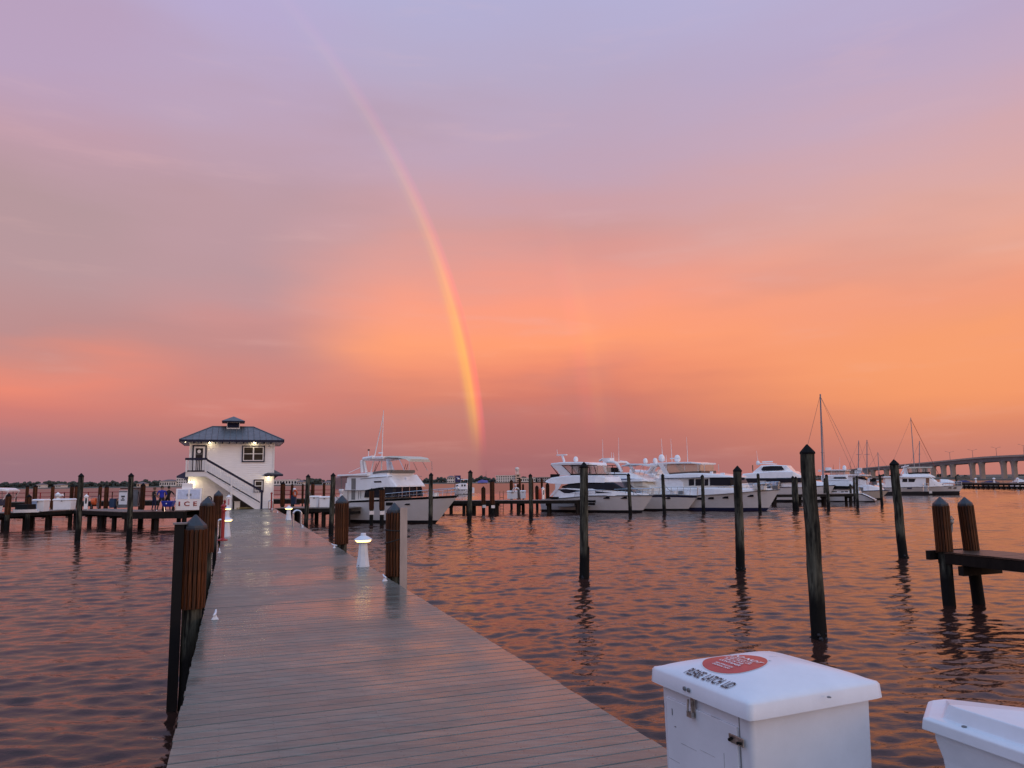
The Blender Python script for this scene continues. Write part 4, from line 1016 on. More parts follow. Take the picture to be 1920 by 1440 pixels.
for k in range(1, 30):
    f = k/30; x = l0[0]+(l1[0]-l0[0])*f; za = l0[1]+(l1[1]-l0[1])*f; zb = tr0[1]+(tr1[1]-tr0[1])*(x-tr0[0])/(tr1[0]-tr0[0]); b.box((x, BD, (za+zb)/2), (.04, .04, zb-za-.12))
part('stair_balusters', b, TRIMW, SR, kind='stuff')
nw = hp(491, 921, BD); b = MB(); b.box((nw[0], BD, nw[1]/2), (.15, .15, nw[1]+.1)); part('newel_post', b, TRIMN, SR)
mp_ = hp(434.5, 896, BD); b = MB(); b.box((mp_[0], BD-.085, mp_[1]/2), (.12, .09, mp_[1])); part('support_post', b, TRIMW, STAIR)
# dark panel standing in for the shade under the stair, white box, hose
u0, u1 = hp(436, 952, -.25), hp(478, 952, -.25); uz = hp(436, 925, -.25)[1]
b = MB(); b.prism([(u0[0], -.2, .0), (u1[0], -.2, .0), (u0[0], -.2, uz)], (0, 1, 0), .04); part('under_stair_shade', b, mat('stair_shade_brown', (.075, .062, .055), .8, var=.4, vscale=14), HOUSE)
# side canopy over the right-hand door and left awning
def canopy(name, pts, ext, side, m, m2):
    (ax, az_), (ex0, ez), (ex1, _) = pts; b = MB(); w = .95
    b.add([(ex0, .6-w, ez), (ex1, .6-w, ez), (ex1, .6+w, ez), (ex0, .6+w, ez), (ax, .6, az_)], [(0, 1, 4), (1, 2, 4), (2, 3, 4), (3, 0, 4), (3, 2, 1, 0)]); c = part(name, b, m, HOUSE)
    b = MB(); b.box(((ex0+ex1)/2, .6, ez-.07), (ex1-ex0, 2*w, .12)); part('canopy_fascia', b, TRIMN, c); return c
k = -.35
c1_ = canopy('door_canopy', [hp(513, 880.5, .6), hp(495, 889.5, k), hp(531, 890.5, k)], .9, 1, ROOFM, TRIMN)
p0 = hp(512.5, 897, .6); b = MB(); b.prism([(xr, .3, p0[1]-.12), (xr, .3, p0[1]+.27), (xr+.55, .3, p0[1]+.27), (xr+.2, .3, p0[1]+.1)], (0, 1, 0), .09); part('bracket', b, TRIMN, c1_)
g0, g1, g2 = hp(352, 881, .3), hp(331.5, 892.5, .3), hp(352, 899, .3)
b = MB(); b.prism([(xl, .1, g0[1]), (g1[0], .1, g1[1]), (g1[0], .1, g1[1]-.12), (xl-.25, .1, g1[1]-.22), (xl, .1, g2[1]-.3)], (0, 1, 0), 1.8); part('side_awning', b, NAVY, HOUSE)
# lamps
def houselamp(px, py, du, energy, r=.06):
    x, z = hp(px, py, du); b = MB(); b.ball((x, du, z), r, 8); part('lamp', b, BULB, HOUSE)
    l = bpy.data.lights.new('house_light', 'POINT'); l.energy = energy; l.color = (1, .83, .50); l.shadow_soft_size = .06
    o = bpy.data.objects.new('house_light', l); COL.objects.link(o); o.parent = HOUSE; o.location = (x, du-.13, z-.06)
houselamp(392.5, 829.8, -.22, 4.5); houselamp(477.5, 829.8, -.22, 4.5); houselamp(359, 904, -.16, 9, .07); houselamp(503.5, 895, -.18, 6, .05); houselamp(347.5, 828, -.3, 1.5, .05)
b = MB(); c = hp(508, 836, -.1); b.box((c[0], -.12, c[1]), (.16, .2, .12)); part('camera_bracket', b, TRIMW, HOUSE)
b = MB(); c = hp(413.5, 835, -.1); b.box((c[0], -.1, c[1]), (.10, .12, .14)); part('camera_bracket', b, TRIMW, HOUSE)
WBX = hp(444.5, 952, -.6); b = MB(); zz = hp(444.5, 940.5, -.6)[1]
P = W2(HS+WBX[0], UH-.6, DZ); T = thing('storage_box', 'small white box standing under the stair of the dock house', 'storage box', P, DA)
b.box((0, 0, zz/2), (.40, .34, zz)); part('body', b, GEL2, T, bevel=.02); b = MB(); b.box((0, 0, zz+.012), (.43, .37, .03)); part('lid', b, GEL2, T)
P = W2(HS+hp(466, 951, -.7)[0], UH-.75, DZ); T = thing('garden_hose', 'coiled yellowish hose lying under the stair of the dock house', 'hose', P, DA)
b = MB(); b.tube([(-.9+.02*k, .08*math.sin(k*.9), .03+.05*(k % 3)) for k in range(70)], .03, 5); part('coil', b, mat('hose_yellow', (.35, .30, .14), .5), T)

# ================================================================== side docks
def dock_run(name, label, P0, P1, width, z, pile_every=2.6, planks=True, beam=.28):
    d = np.array(P1[:2])-np.array(P0[:2]); L = float(np.hypot(*d)); an = math.atan2(d[1], d[0])
    T = thing(name, label, 'dock', (P0[0], P0[1], 0), an)
    if planks:
        n = int(L/.30); wv = L/n
        me = MB(); me.box((0, 0, 0), (wv-.012, width, .04)); me = me.mesh('plank', BROWNB if z < 1.1 or 'platform' in name else DECKW)
        for i in range(n): link('plank', me, T, ((i+.5)*wv, width/2, z-.02+random.gauss(0, .002)))
    b = MB(); b.box((L/2, .05, z-.05-beam/2), (L-.05, .09, beam)); part('edge_beam', b, WETW, T)
    b = MB(); b.box((L/2, width-.05, z-.05-beam/2), (L-.05, .09, beam)); part('edge_beam', b, WETW, T)
    n = max(2, int(L/pile_every))
    for i in range(n+1):
        for y in (.35, width-.35):
            x = .2+(L-.4)*i/n+random.uniform(-.15, .15)
            b = MB(); b.lathe((x, y, -2), [(.17, 0), (.16, z+1.93)], 9); part('support_pile', b, WETW, T)
        b = MB(); b.box((.2+(L-.4)*i/n, width/2, z-.42), (.14, width-.1, .2)); part('cross_beam', b, WETW, T)
    T['len'] = L
    return T
LA1 = np.array(W2(SU(atz(345, 957, DZ))[0]+.1, 58.7, DZ)); LA2 = np.array(W2(SU(atz(246, 955.5, DZ))[0], 60.2, DZ)); LB = atz(136, 955.5, DZ); LCq = atz(-40, 963.5, DZ)
dock_run('service_platform', 'dark raised dock platform with the ice freezer left of the dock house', LA2, LA1, 5.0, DZ, 1.7, beam=.45)
dock_run('side_dock', 'straight dark side dock carrying the white sign and pedestal left of the platform', LB, LA2+np.array([-.1, .5, -.02]), 2.6, DZ-.01, 2.2)
dock_run('side_dock', 'dark side dock bending away to the left frame edge with white boxes on it', LCq, LB+np.array([0, .3, -.02]), 2.6, DZ-.015, 1.6)
RA1 = atz(512, 952.5, DZ); RA2 = atz(655, 952, DZ)
dock_run('side_dock', 'dark side dock right of the dock house with two white dock boxes', RA1, RA2, 3.4, DZ-.005, 2.0)
dock_run('side_dock', 'dark dock behind the bow of the flybridge motor yacht reaching to the sleek yacht', atz(815, 939, DZ), atz(1082, 937.5, DZ), 2.2, DZ, 2.6)
dock_run('finger_pier', 'narrow dark finger pier with two tagged posts in front of the middle dock', atz(838, 942.5, 1.05), atz(930, 942.5, 1.05), .9, 1.05, 2.6)
dock_run('side_dock', 'dark dock behind the bow of the big white motor yacht at the right', atz(1452, 927, 1.2), atz(1600, 925.5, 1.2), 2.2, 1.2, 2.2)
# pier post pair at the tip of the finger pier on the right
P1_ = atz(1780, 1134, 0); s1, u1_ = SU(P1_); P2_ = atz(1835, 1131, 0); s2, u2_ = SU(P2_)
T = thing('finger_pier', 'narrow finger pier with brown boards entering from the right frame edge', 'pier', (0, 0, 0), DA)
zt = aty(1775, 1036, P1_[1]-.3)[2]; k = 0; ww = s2-s1+.46; sc_ = (s1+s2)/2+.1
uu = u1_+.12; me = MB(); me.box((0, 0, 0), (ww, .135, .04)); me = me.mesh('plank', BROWNB)
while uu > 2: link('plank', me, T, (sc_, uu, zt-.02+random.gauss(0, .0015))); uu -= .142; k += 1
for s in (sc_-ww/2+.05, sc_+ww/2-.05):
    b = MB(); b.box((s, (u1_+.12+2)/2, zt-.17), (.08, u1_-2+.1, .24)); part('edge_beam', b, WETW, T)
b = MB(); b.box((sc_-.06, u1_+.22, zt-.10), (ww+.25, .12, .22)); part('end_beam', b, WETW, T)
b = MB(); b.box((sc_, u1_-.5, zt-.42), (ww, .14, .22)); part('cross_beam', b, REDP if False else WETW, T)
for i in range(1, 4):
    for s in (s1, s2):
        b = MB(); b.lathe((s, u1_-i*3.2, -2), [(.16, 0), (.15, zt+1.9)], 10); part('support_pile', b, WETW, T)
def pier_post(lab, P, pxt, pyt, wpx):
    R = wpx/2/FPX*DPT(P)*.95; top = aty(pxt, pyt, P[1]); h = top[2]
    return dock_post(lab, P, R, h-R*.98-.05, zt+.0, nsl=18, lean=(0, 0), group='brown slatted posts of the right finger pier', rot=DA)
def lean_to(T, P, top):      # tilt a post so that its head stands over the surveyed point
    dx, dy = top[0]-P[0], top[1]-P[1]; ax = Vector((dx, dy, top[2])).normalized(); T.rotation_mode = 'QUATERNION'
    T.rotation_quaternion = Vector((0, 0, 1)).rotation_difference(ax) @ Matrix.Rotation(T.rotation_euler[2], 3, 'Z').to_quaternion()
A_ = pier_post('left brown slatted post at the tip of the right finger pier with a frayed rope', P1_, 1762, 932, 31); lean_to(A_, P1_, aty(1762, 932, P1_[1]))
B_ = pier_post('right brown slatted post at the tip of the right finger pier', P2_, 1808, 932, 29); lean_to(B_, P2_, aty(1808, 932, P2_[1]))
P = aty(1781, 978, P1_[1]-.1); T = thing('frayed_rope', 'knotted grey rope end hanging on the right side of the left pier post', 'rope', tuple(P), DA)
b = MB(); rr = random.Random(2)
for k in range(5):
    b.tube([(rr.uniform(-.03, .03), -.02, .14-.02*k), (rr.uniform(0, .08), rr.uniform(-.06, 0), .05), (rr.uniform(-.02, .09), rr.uniform(-.05, .02), -.05), (rr.uniform(.02, .1), 0, -.16-.03*k)], .014, 5)
b.ball((.03, -.02, .0), .055, 8); part('knot', b, ROPEG, T)

# ================================================================== mooring pilings standing in the water
def piling(label, tx, ty, bx, by, w, Ymul=1.0, capm=None, collar=None, name='mooring_piling', group='dark mooring pilings with pointed caps'):
    P = atz(bx, by, 0)*np.array([Ymul, Ymul, 1]); Y = P[1]; R = w/2/FPX*DPT(P)*.98; top = aty(tx, ty, Y); H = top[2]
    T = thing(name, label, 'piling', (P[0], P[1], 0), 0, group)
    rr = random.Random(int(bx*7+by)); ch = R*1.15; n = 16; secs = []; zs = [-2.2]+[H*f for f in np.linspace(-.04, 1, 26)]; zs[-1] = H-ch
    cx = cy = 0; lob = [(rr.uniform(0, 6), rr.uniform(.01, .035)) for _ in range(4)]
    for z in zs:
        cx += rr.gauss(0, .004); cy += rr.gauss(0, .004); tp = 1.06-.10*max(0, z)/H
        secs.append([(cx+R*tp*(1+sum(a*math.sin((i+2)*2*math.pi*k/n+p) for i, (p, a) in enumerate(lob))+rr.gauss(0, .008))*math.cos(2*math.pi*k/n), cy+R*tp*(1+sum(a*math.sin((i+2)*2*math.pi*k/n+p) for i, (p, a) in enumerate(lob))+rr.gauss(0, .008))*math.sin(2*math.pi*k/n), min(z, H-ch)) for k in range(n)])
    b = MB(); b.loft(secs); part('pole', b, PILE, T, True)
    b = MB(); b.lathe((cx, cy, H-ch-.05*R), [(R*1.10, -.22*R), (R*1.12, 0), (R*1.06, .12*R), (.012, ch+.05*R)], 10); part('cap', b, capm or BCAP, T)
    # shell growth at the water line
    b = MB()
    for k in range(26):
        a = rr.uniform(0, 6.28); z = rr.uniform(-.1, .12); b.ball((R*1.08*math.cos(a), R*1.08*math.sin(a), z), rr.uniform(.1, .28)*R, 5)
    part('shell_growth', b, BOTTOM, T, kind='stuff')
    if collar:
        b = MB(); b.box((R*.75, -R*.2, .5), (R*.95, R*1.2, 1.0)); part('collar_board', b, WETW, T)
    lean_to(T, P, top); return T
PIL = [
 ('tall weathered mooring piling standing in open water in front of the sleek motor yacht', 1095.5, 866, 1094.5, 1084, 16, 1, True),
 ('mooring piling in front of the bow of the yacht with the orange windscreen', 1384, 873, 1388.5, 1071, 16.5),
 ('tallest and nearest mooring piling, standing behind the red decal locker', 1512, 833, 1535, 1196, 28),
 ('leaning mooring piling in front of the white houseboat cruiser', 1677, 861, 1694, 1046, 17.5),
 ('left one of the two mooring pilings standing in the water before the left side dock', 152, 887, 144.5, 1018, 11),
 ('mooring piling in front of the white fuel sign on the left side dock', 247.5, 886.5, 242, 1016.5, 11),
 ('mooring piling beside the dock right of the silver ladder hoop', 578.7, 889, 573, 1000, 8.5),
 ('mooring piling just left of the aft curtain of the flybridge motor yacht', 624, 886.5, 620.5, 1005, 9.5),
 ('mooring piling in front of the bow of the flybridge motor yacht', 808.5, 886, 807, 989, 8),
 ('mooring piling right of the flybridge yacht bow, beside the small pink cabin boat', 881, 881, 879.3, 980, 8.5),
 ('mooring piling in front of the middle dock right of the water tower', 994.8, 888, 995.5, 975, 7),
 ('mooring piling in front of the foredeck of the sleek motor yacht', 1177, 887, 1182, 968, 6.5),
 ('mooring piling in front of the navy striped bow', 1242, 888, 1246, 965.5, 6.5),
 ('mooring piling in front of the square salon windows of the big motor yacht', 1317, 889.5, 1319.5, 963, 6.5),
 ('thin mooring piling in front of the stem of the big motor yacht', 1420.5, 887, 1425.5, 961.5, 6),
 ('left piling of the close pair left of the tallest piling', 1486, 892, 1489.5, 957, 6.5),
 ('right piling of the close pair left of the tallest piling', 1491.5, 893, 1495, 957.5, 6.5),
 ('mooring piling in front of the catamaran trunk cabin', 1548.5, 889, 1553.5, 953.5, 6),
 ('short darker piling just behind the one in front of the catamaran trunk cabin', 1546, 896, 1547, 944, 5),
 ('mooring piling in front of the catamaran stern steps', 1606, 892, 1608.5, 950, 5.5),
 ('darker piling just left of the one in front of the catamaran stern steps', 1601, 894, 1602.5, 942, 4.5),
 ('short brown piling beside the catamaran cockpit', 1594.5, 907, 1596.5, 941.5, 4.5),
 ('mooring piling between the catamaran and the houseboat cruiser', 1650, 889, 1654, 946.5, 5.5),
 ('slim black piling at the bow of the houseboat cruiser', 1791.8, 892, 1797.5, 926, 4),
]
for p in PIL: piling(*p[:6], 1.0, None, p[7] if len(p) > 7 else None)
# squat brown posts on and along the docks
def far_post(label, px, pytop, pybase, w, z=DZ, Y=None, grp='brown dock posts on the side docks', tag_=False):
    P = atz(px, pybase, z) if Y is None else aty(px, pybase, Y); R = w/2/FPX*DPT(P)*.9; zt_ = aty(px, pytop, P[1])[2]
    T = dock_post(label, P, R, zt_-R*.9, max(.4, z-.1), nsl=10, group=grp, capmat=BCAP)
    if tag_:
        b = MB(); b.box((0, -R*1.05, z-.32), (.34, .03, .26)); part('reflector', b, WPRINT, T)
    return T
D1 = 'brown post '
for L in (('nearest brown post at the left frame edge of the left side dock', 14, 926.5, 962, 12), ('brown post just left of the blue and white dock cabinet', 52.5, 928.5, 960, 11),
          ('dark slim post behind the blue and white dock cabinet, left one', 49, 911, 950, 6, DZ, 70), ('dark post behind the blue and white dock cabinet, right one', 64, 910, 950, 8.5, DZ, 70),
          ('brown post left of the big white dock chest on the left side dock', 97, 910.5, 948, 6.5, DZ, 70), ('brown post behind the big white dock chest, left of the touching pair', 133, 910.5, 950, 7.5, DZ, 70),
          ('brown post behind the big white dock chest, right of the touching pair', 141, 910.5, 950, 6, DZ, 69),
          ('dark brown post right of the orange hose reel on the left side dock', 186, 911, 950, 6.5, DZ, 66), ('lighter brown post left of the dark blue bin on the left side dock', 198, 911, 952, 8.5, DZ, 65),
          ('brown post with pale plate between the fuel sign and the three people', 266.5, 907, 950, 9.5, DZ, 64),
          ('wide brown post with pale plate just right of the dock house', 529.5, 904.5, 947, 9, DZ, 67), ('slim brown post right of the person in orange near the dock house', 547, 908, 944, 4.5, DZ, 72),
          ('slim brown post behind the ladder rack on the right side dock', 567, 908, 944, 3.5, DZ, 74), ('brown post behind the left white dock box right of the house', 586, 905, 940, 6.5, DZ, 72), ('brown post behind the white dock boxes near the flybridge yacht', 607, 906, 944, 4.5, DZ, 74),
          ('left one of the two tagged brown posts in front of the flybridge yacht cabin', 696.5, 917, 953, 9, DZ, None, 'brown dock posts on the side docks', True), ('right one of the two tagged brown posts in front of the flybridge yacht cabin', 716, 915, 953, 10, DZ, None, 'brown dock posts on the side docks', True),
          ('left one of the two tagged posts of the narrow finger pier', 906.5, 913, 943, 8, 1.05, None, 'brown dock posts on the side docks', True), ('right one of the two tagged posts of the narrow finger pier', 923, 900, 943.5, 9, 1.05, None, 'brown dock posts on the side docks', True),
          ('brown post behind the white dock chest on the middle dock', 959, 900, 938, 6, DZ, 84), ('thin post below the water tower behind the bending person', 975, 896.5, 936, 4, DZ, 86), ('short post left of the one below the water tower', 971.3, 908, 934, 3.5, DZ, 90), ('short post right of the one below the water tower', 981, 908, 934, 3.5, DZ, 90),
          ('wide dark post right behind the piling on the middle dock', 997, 896, 938, 7, DZ, 79), ('brown post left of the orange sack on the middle dock', 1007, 911, 938, 6.5, DZ, 80), ('thin post behind the white pedestal on the middle dock', 1016.3, 897, 934, 3.5, DZ, 88), ('brown post against the stern of the sleek yacht', 1027, 906, 938, 7, DZ, 80)):
    far_post(*L)
# red railed dock behind the left side dock
def rail_dock(label, x0, x1, Y, z, side):
    P0 = aty(x0, 930, Y); P1 = aty(x1, 930, Y); L = P1[0]-P0[0]
    T = thing('railed_dock', label, 'dock', (P0[0], Y, 0), 0)
    b = MB(); b.box((L/2, .9, z-.08), (L, 1.8, .16)); part('deck', b, DECKW, T)
    b = MB(); b.box((L/2, -.06, z-.35), (L, .1, .5)); part('fascia_beam', b, WETW, T)
    n = int(L/2.4)
    for i in range(n+1):
        x = L*i/n; b = MB(); b.box((x, .05, z+.5), (.08, .08, 1.0)); part('rail_post', b, REDP if i % 2 else WETW, T)
        b = MB(); b.lathe((x+.3, .3, -2), [(.15, 0), (.15, z+1.85)], 8); part('support_pile', b, WETW, T)
    for zz in (.95, .5):
        b = MB(); b.tube([(0, 0, z+zz), (L, 0, z+zz)], .035, 5); part('handrail', b, REDP, T)
    return T
rail_dock('far dock with thin red railing behind the left side dock', -60, 300, 84, 1.45, 1)
rail_dock('far dock with thin red railing behind the right side dock', 505, 660, 88, 1.35, 1)

# ================================================================== things standing on the docks
def dockbox(label, x0, x1, ytop, ybase, z=DZ, m=GEL, name='dock_box', dep=.75, lidm=None, cat='dock box', grp='white dock boxes on the side docks', rot=0.):
    P0 = atz(x0, ybase, z); P1 = atz(x1, ybase, z); c = (P0+P1)/2; c[0] = aty((x0+x1)/2, ybase, c[1])[0]; w = (x1-x0)/FPX*c[1]*1.0; h = aty((x0+x1)/2, ytop, c[1])[2]-z
    T = thing(name, label, cat, (c[0], c[1], z), rot, grp)
    b = MB(); b.loft([[(-w*.46, 0, 0), (w*.46, 0, 0), (w*.46, dep, 0), (-w*.46, dep, 0)], [(-w*.485, 0, h*.84), (w*.485, 0, h*.84), (w*.485, dep, h*.84), (-w*.485, dep, h*.84)]]); part('body', b, m, T, bevel=.02)
    b = MB(); b.loft([[(-w*.51, -.05, h*.84), (w*.51, -.05, h*.84), (w*.51, dep+.05, h*.84), (-w*.51, dep+.05, h*.84)], [(-w*.51, -.05, h*.93), (w*.51, -.05, h*.93), (w*.51, dep+.05, h*.93), (-w*.51, dep+.05, h*.93)], [(-w*.46, .04, h), (w*.46, .04, h), (w*.46, dep-.04, h), (-w*.46, dep-.04, h)]]); part('lid', b, lidm or m, T, bevel=.015)
    b = MB(); b.box((0, -.06, h*.80), (.10, .03, .09)); part('latch', b, GREYM, T); return T
dockbox('big white dock chest on the left side dock right of the lamp', 98, 132.5, 935, 955.8)
T = dockbox('dock cabinet with blue side and white front on the left side dock', 58.5, 81.5, 936, 959.3, m=GEL)
b = MB(); P0 = atz(58.5, 959.3, DZ); P1 = atz(81.5, 959.3, DZ); w = 23/FPX*(P0+P1)[1]/2; b.box((-w*.25, -.03, .40), (w*.40, .04, .74)); part('blue_panel', b, LBLUE, T)
bz_ = atz(78, 953, DZ)
T = thing('dock_lamp', 'white lighthouse lamp behind the blue and white dock cabinet', 'lamp', (bz_[0], bz_[1]+2.2, DZ), DA)
h = aty(78, 923.5, bz_[1]+2.2)[2]-DZ
b = MB(); b.lathe((0, 0, 0), [(.2, 0), (.13, h*.7)], 8); part('column', b, GEL, T); b = MB(); b.lathe((0, 0, h*.7), [(.2, 0), (.24, h*.06), (.24, h*.16)], 10); part('lamp_glass', b, FRP, T)
b = MB(); b.lathe((0, 0, h*.86), [(.26, 0), (.12, h*.08), (.05, h*.14)], 10); part('hood', b, GEL, T)
pedestal('white power pedestal with dark slot beside the orange hose reel', 160.8, 954.5, 926.5, 9, GEL, BLACK)
def simple_at(px, py, z=DZ, dy=0.): 
    P = atz(px, py, z); return (P[0], P[1]+dy, z)
P = simple_at(170, 953, dy=.5); T = thing('hose_reel', 'orange hose reel in a grey frame right of the white pedestal', 'hose reel', P, 0)
b = MB(); b.lathe((0, 0, 0), [(.26, -.16), (.30, -.12), (.30, .12), (.26, .16)], 12); o = part('drum', b, ORANGE, T, loc=(0, 0, .55)); o.rotation_euler = (0, rad(90), 0)
b = MB(); b.tube([(-.24, 0, 0), (-.24, 0, .95), (.24, 0, .95), (.24, 0, 0)], .03, 5); b.tube([(.3, .1, 0), (.34, .1, 1.1)], .03, 5); part('frame', b, ALU, T)
P = simple_at(204, 953, dy=.6); T = thing('storage_bin', 'dark blue bin with a coiled hose beside it on the left side dock', 'bin', P, 0)
b = MB(); b.box((0, 0, .38), (.40, .4, .72), taper=1.08); part('body', b, TEALB, T, bevel=.03)
b = MB(); b.box((0, 0, .77), (.46, .46, .05)); part('lid', b, TEALB, T)
P = simple_at(212, 953, dy=.9); T = thing('hose_coil', 'upright coiled hose between the dark blue bin and the white sign', 'hose', P, 0)
b = MB(); b.tube([(.22*math.cos(k*.5), .05*math.sin(k*.17), .42+.42*math.sin(k*.5)) for k in range(50)], .03, 5); part('coil', b, mat('hose_tan', (.20, .15, .11), .6), T)
# white sign with printed lines
P = atz(226.3, 952.5, DZ); hT = aty(226.3, 920, P[1])[2]-DZ; hB = aty(226.3, 946, P[1])[2]-DZ; w = 17.5/FPX*DPT(P)
T = thing('fuel_sign', 'white notice board with three dark printed lines on the left side dock', 'sign', (P[0], P[1]+.3, DZ), DA*0)
b = MB(); b.box((0, 0, (hT+hB)/2), (w, .05, hT-hB)); part('board', b, GEL, T)
b = MB(); b.box((0, -.03, hT-.08), (w, .02, .10)); part('header_strip', b, GREYM, T)
for fz, fw, fh in ((.53, .42, .12), (.40, .20, .09), (.27, .44, .09)):
    b = MB(); b.box((0, -.034, hB+(hT-hB)*(fz+.05)), (w*fw, .012, fh)); part('print_line', b, INK, T)
b = MB(); b.box((0, .02, hB/2), (w*1.05, .3, hB)); part('stand', b, GREYM, T)
P = atz(233, 952, DZ); T = thing('fuel_pump', 'dark fuel pump cabinet standing behind the white notice board', 'fuel pump', (P[0]+.2, P[1]+1.2, DZ), 0)
h = aty(233, 915, P[1]+1.2)[2]-DZ; b = MB(); b.box((0, 0, h*.48), (.85, .5, h*.9)); part('cabinet', b, GREYM, T, bevel=.03)
b = MB(); b.box((-.3, 0, h*.97), (1.6, .6, h*.05)); part('canopy', b, BLACK, T)
b = MB(); b.tube([(.45, -.2, h*.8), (.6, -.25, h*.4), (.5, -.2, h*.1)], .03, 5); part('fuel_hose', b, BLACK, T)
# ICE freezer
UF = UH-1.45; fs0, fz = on_u(328.5, 953.9, UF); fs1, _ = on_u(377, 953.9, UF); w = fs1-fs0; zf = DZ; h = on_u(352, 916, UF)[1]-zf
ic = np.array(W2((fs0+fs1)/2, UF, zf)); I0 = np.array(W2(fs0, UF)); I1 = np.array(W2(fs1, UF))
T = thing('ice_freezer', 'white two door ice freezer with red ICE lettering beside the dock house', 'ice freezer', (ic[0], ic[1], zf), math.atan2(I1[1]-I0[1], I1[0]-I0[0]))
b = MB(); b.loft([[(-w/2, 0, .04), (w/2, 0, .04), (w/2, .95, .04), (-w/2, .95, .04)], [(-w/2, 0, h*.50), (w/2, 0, h*.50), (w/2, .95, h*.50), (-w/2, .95, h*.50)], [(-w/2, .12, h), (w/2, .12, h), (w/2, .95, h), (-w/2, .95, h)]]); part('cabinet', b, GEL, T, bevel=.02)
for s in (-1, 1):
    xa, xb = (-w*.43, -w*.03) if s < 0 else (w*.05, w*.43); q = lambda x, z, o: (x, (z-h*.5)/(h*.5)*.12-o, z)
    b = MB(); b.hexa([q(xa, h*.53, .03), q(xb, h*.53, .03), q(xb, h*.53, -.01), q(xa, h*.53, -.01), q(xa, h*.95, .03), q(xb, h*.95, .03), q(xb, h*.95, -.01), q(xa, h*.95, -.01)]); D = part('door', b, ICEPAN, T)
    b = MB(); x = -.10 if s < 0 else .13; b.box((x, -.02, h*.72), (.07, .08, .16)); part('handle', b, GREYM, D)
for ch, px in (('I', 338.5), ('C', 350.5), ('E', 364)):
    me = text_mesh('letter', ch, .56, REDP); P = aty(px, 948.5, ic[1]); x = (P[0]-ic[0])/math.cos(math.atan2(I1[1]-I0[1], I1[0]-I0[0]))
    xs = [v.co.x for v in me.vertices]; cxm = (min(xs)+max(xs))/2; k = .80
    import bmesh as _bm
    bm = _bm.new(); bm.from_mesh(me)
    for v in bm.verts: v.co = ((v.co.x-cxm)*(1.25 if ch != 'I' else 1.6)*k, v.co.y*k, 0)
    g = _bm.ops.extrude_face_region(bm, geom=bm.faces[:]); _bm.ops.translate(bm, vec=(0, 0, .02), verts=[v for v in g['geom'] if isinstance(v, _bm.types.BMVert)])
    bm.to_mesh(me); bm.free(); o = link('letter', me, T, (x, -.003, P[2]-DZ)); o.rotation_euler = (rad(90), 0, 0)
b = MB(); b.box((-w*.08, .55, h+.20), (w*.42, .6, .42)); part('top_unit', b, GEL, T, bevel=.02)
P = atz(382, 955, DZ); T = thing('utility_pole', 'thin brown service pole with black box between freezer and house', 'pole', (P[0], P[1]+1, DZ), 0)
h = aty(384, 910, P[1]+1)[2]-DZ; b = MB(); b.box((.05, 0, h/2), (.09, .09, h)); part('pole', b, TEAK, T); b = MB(); b.box((-.08, -.06, h*.35), (.26, .16, .30)); part('meter_box', b, BLACK, T); b = MB(); b.box((-.1, -.05, h*.68), (.24, .1, .5)); part('panel', b, GEL2, T)
P = W2(on_u(315.5, 950, 59.3)[0], 59.3, DZ); T = thing('dock_cart', 'bright blue two wheeled dock cart in front of the ice freezer', 'cart', (P[0], P[1], DZ), 0)
b = MB(); b.loft([[(-.30, -.25, .32), (.30, -.25, .32), (.30, .25, .32), (-.30, .25, .32)], [(-.42, -.33, .74), (.42, -.33, .74), (.42, .33, .74), (-.42, .33, .74)]]); part('tub', b, BLUEP, T, bevel=.05)
for s in (-1, 1):
    b = MB(); b.lathe((0, 0, 0), [(.16, -.035), (.18, 0), (.16, .035)], 12); o = part('wheel', b, BLACK, T, loc=(s*.36, 0, .18)); o.rotation_euler = (0, rad(90), 0)
b = MB(); b.tube([(.30, .2, .7), (.45, .1, .95), (.45, -.2, .95), (.30, -.25, .7)], .02, 5); b.tube([(-.2, -.2, .32), (-.15, -.2, 0)], .02, 5); part('handle', b, STEEL, T)
b = MB(); b.ball((0, -.34, .55), .05, 8); part('emblem', b, WPRINT, T)
# right side dock
dockbox('left white dock box on the right side dock', 580, 597.5, 929.5, 951, dep=.9)
dockbox('right white dock box on the right side dock', 597.8, 618.5, 930.5, 951, dep=.9)
P = atz(597, 950, DZ); T = thing('dock_lamp', 'white lamp on a stand behind the white dock boxes right of the house', 'lamp', (P[0], P[1]+8, DZ), DA)
h = aty(597, 915, P[1]+8)[2]-DZ
b = MB(); b.box((0, 0, h*.22), (1.2, .6, h*.42)); part('base_box', b, GEL, T); b = MB(); b.lathe((0, 0, h*.43), [(.16, 0), (.13, h*.2)], 8); part('column', b, GEL, T); b = MB(); b.ball((0, 0, h*.82), .27, 10); part('lamp_globe', b, GEL, T, True)
P = atz(568, 947, DZ); T = thing('hose_rack', 'leaning rack with a tan hose on the right side dock', 'hose rack', (P[0], P[1]+1.5, DZ), 0)
h = aty(570, 920, P[1]+1.5)[2]-DZ
b = MB(); b.tube([(-.3, 0, 0), (.1, .1, h), (.42, 0, 0)], .03, 5); b.tube([(-.14, 0, h*.4), (.28, 0, h*.4)], .03, 5); part('frame', b, ALU, T)
b = MB(); b.tube([(.05+.28*math.cos(k*.6)*(.6+.4*math.sin(k*.05)), -.06, h*.5+.5*h*.9*math.sin(k*.6)*.9) for k in range(44)], .026, 5); part('hose', b, mat('hose_beige', (.30, .25, .18), .6), T)
P = atz(558, 946, DZ); T = thing('patio_heater', 'small dark tripod stand on the right side dock', 'stand', (P[0], P[1], DZ), 0)
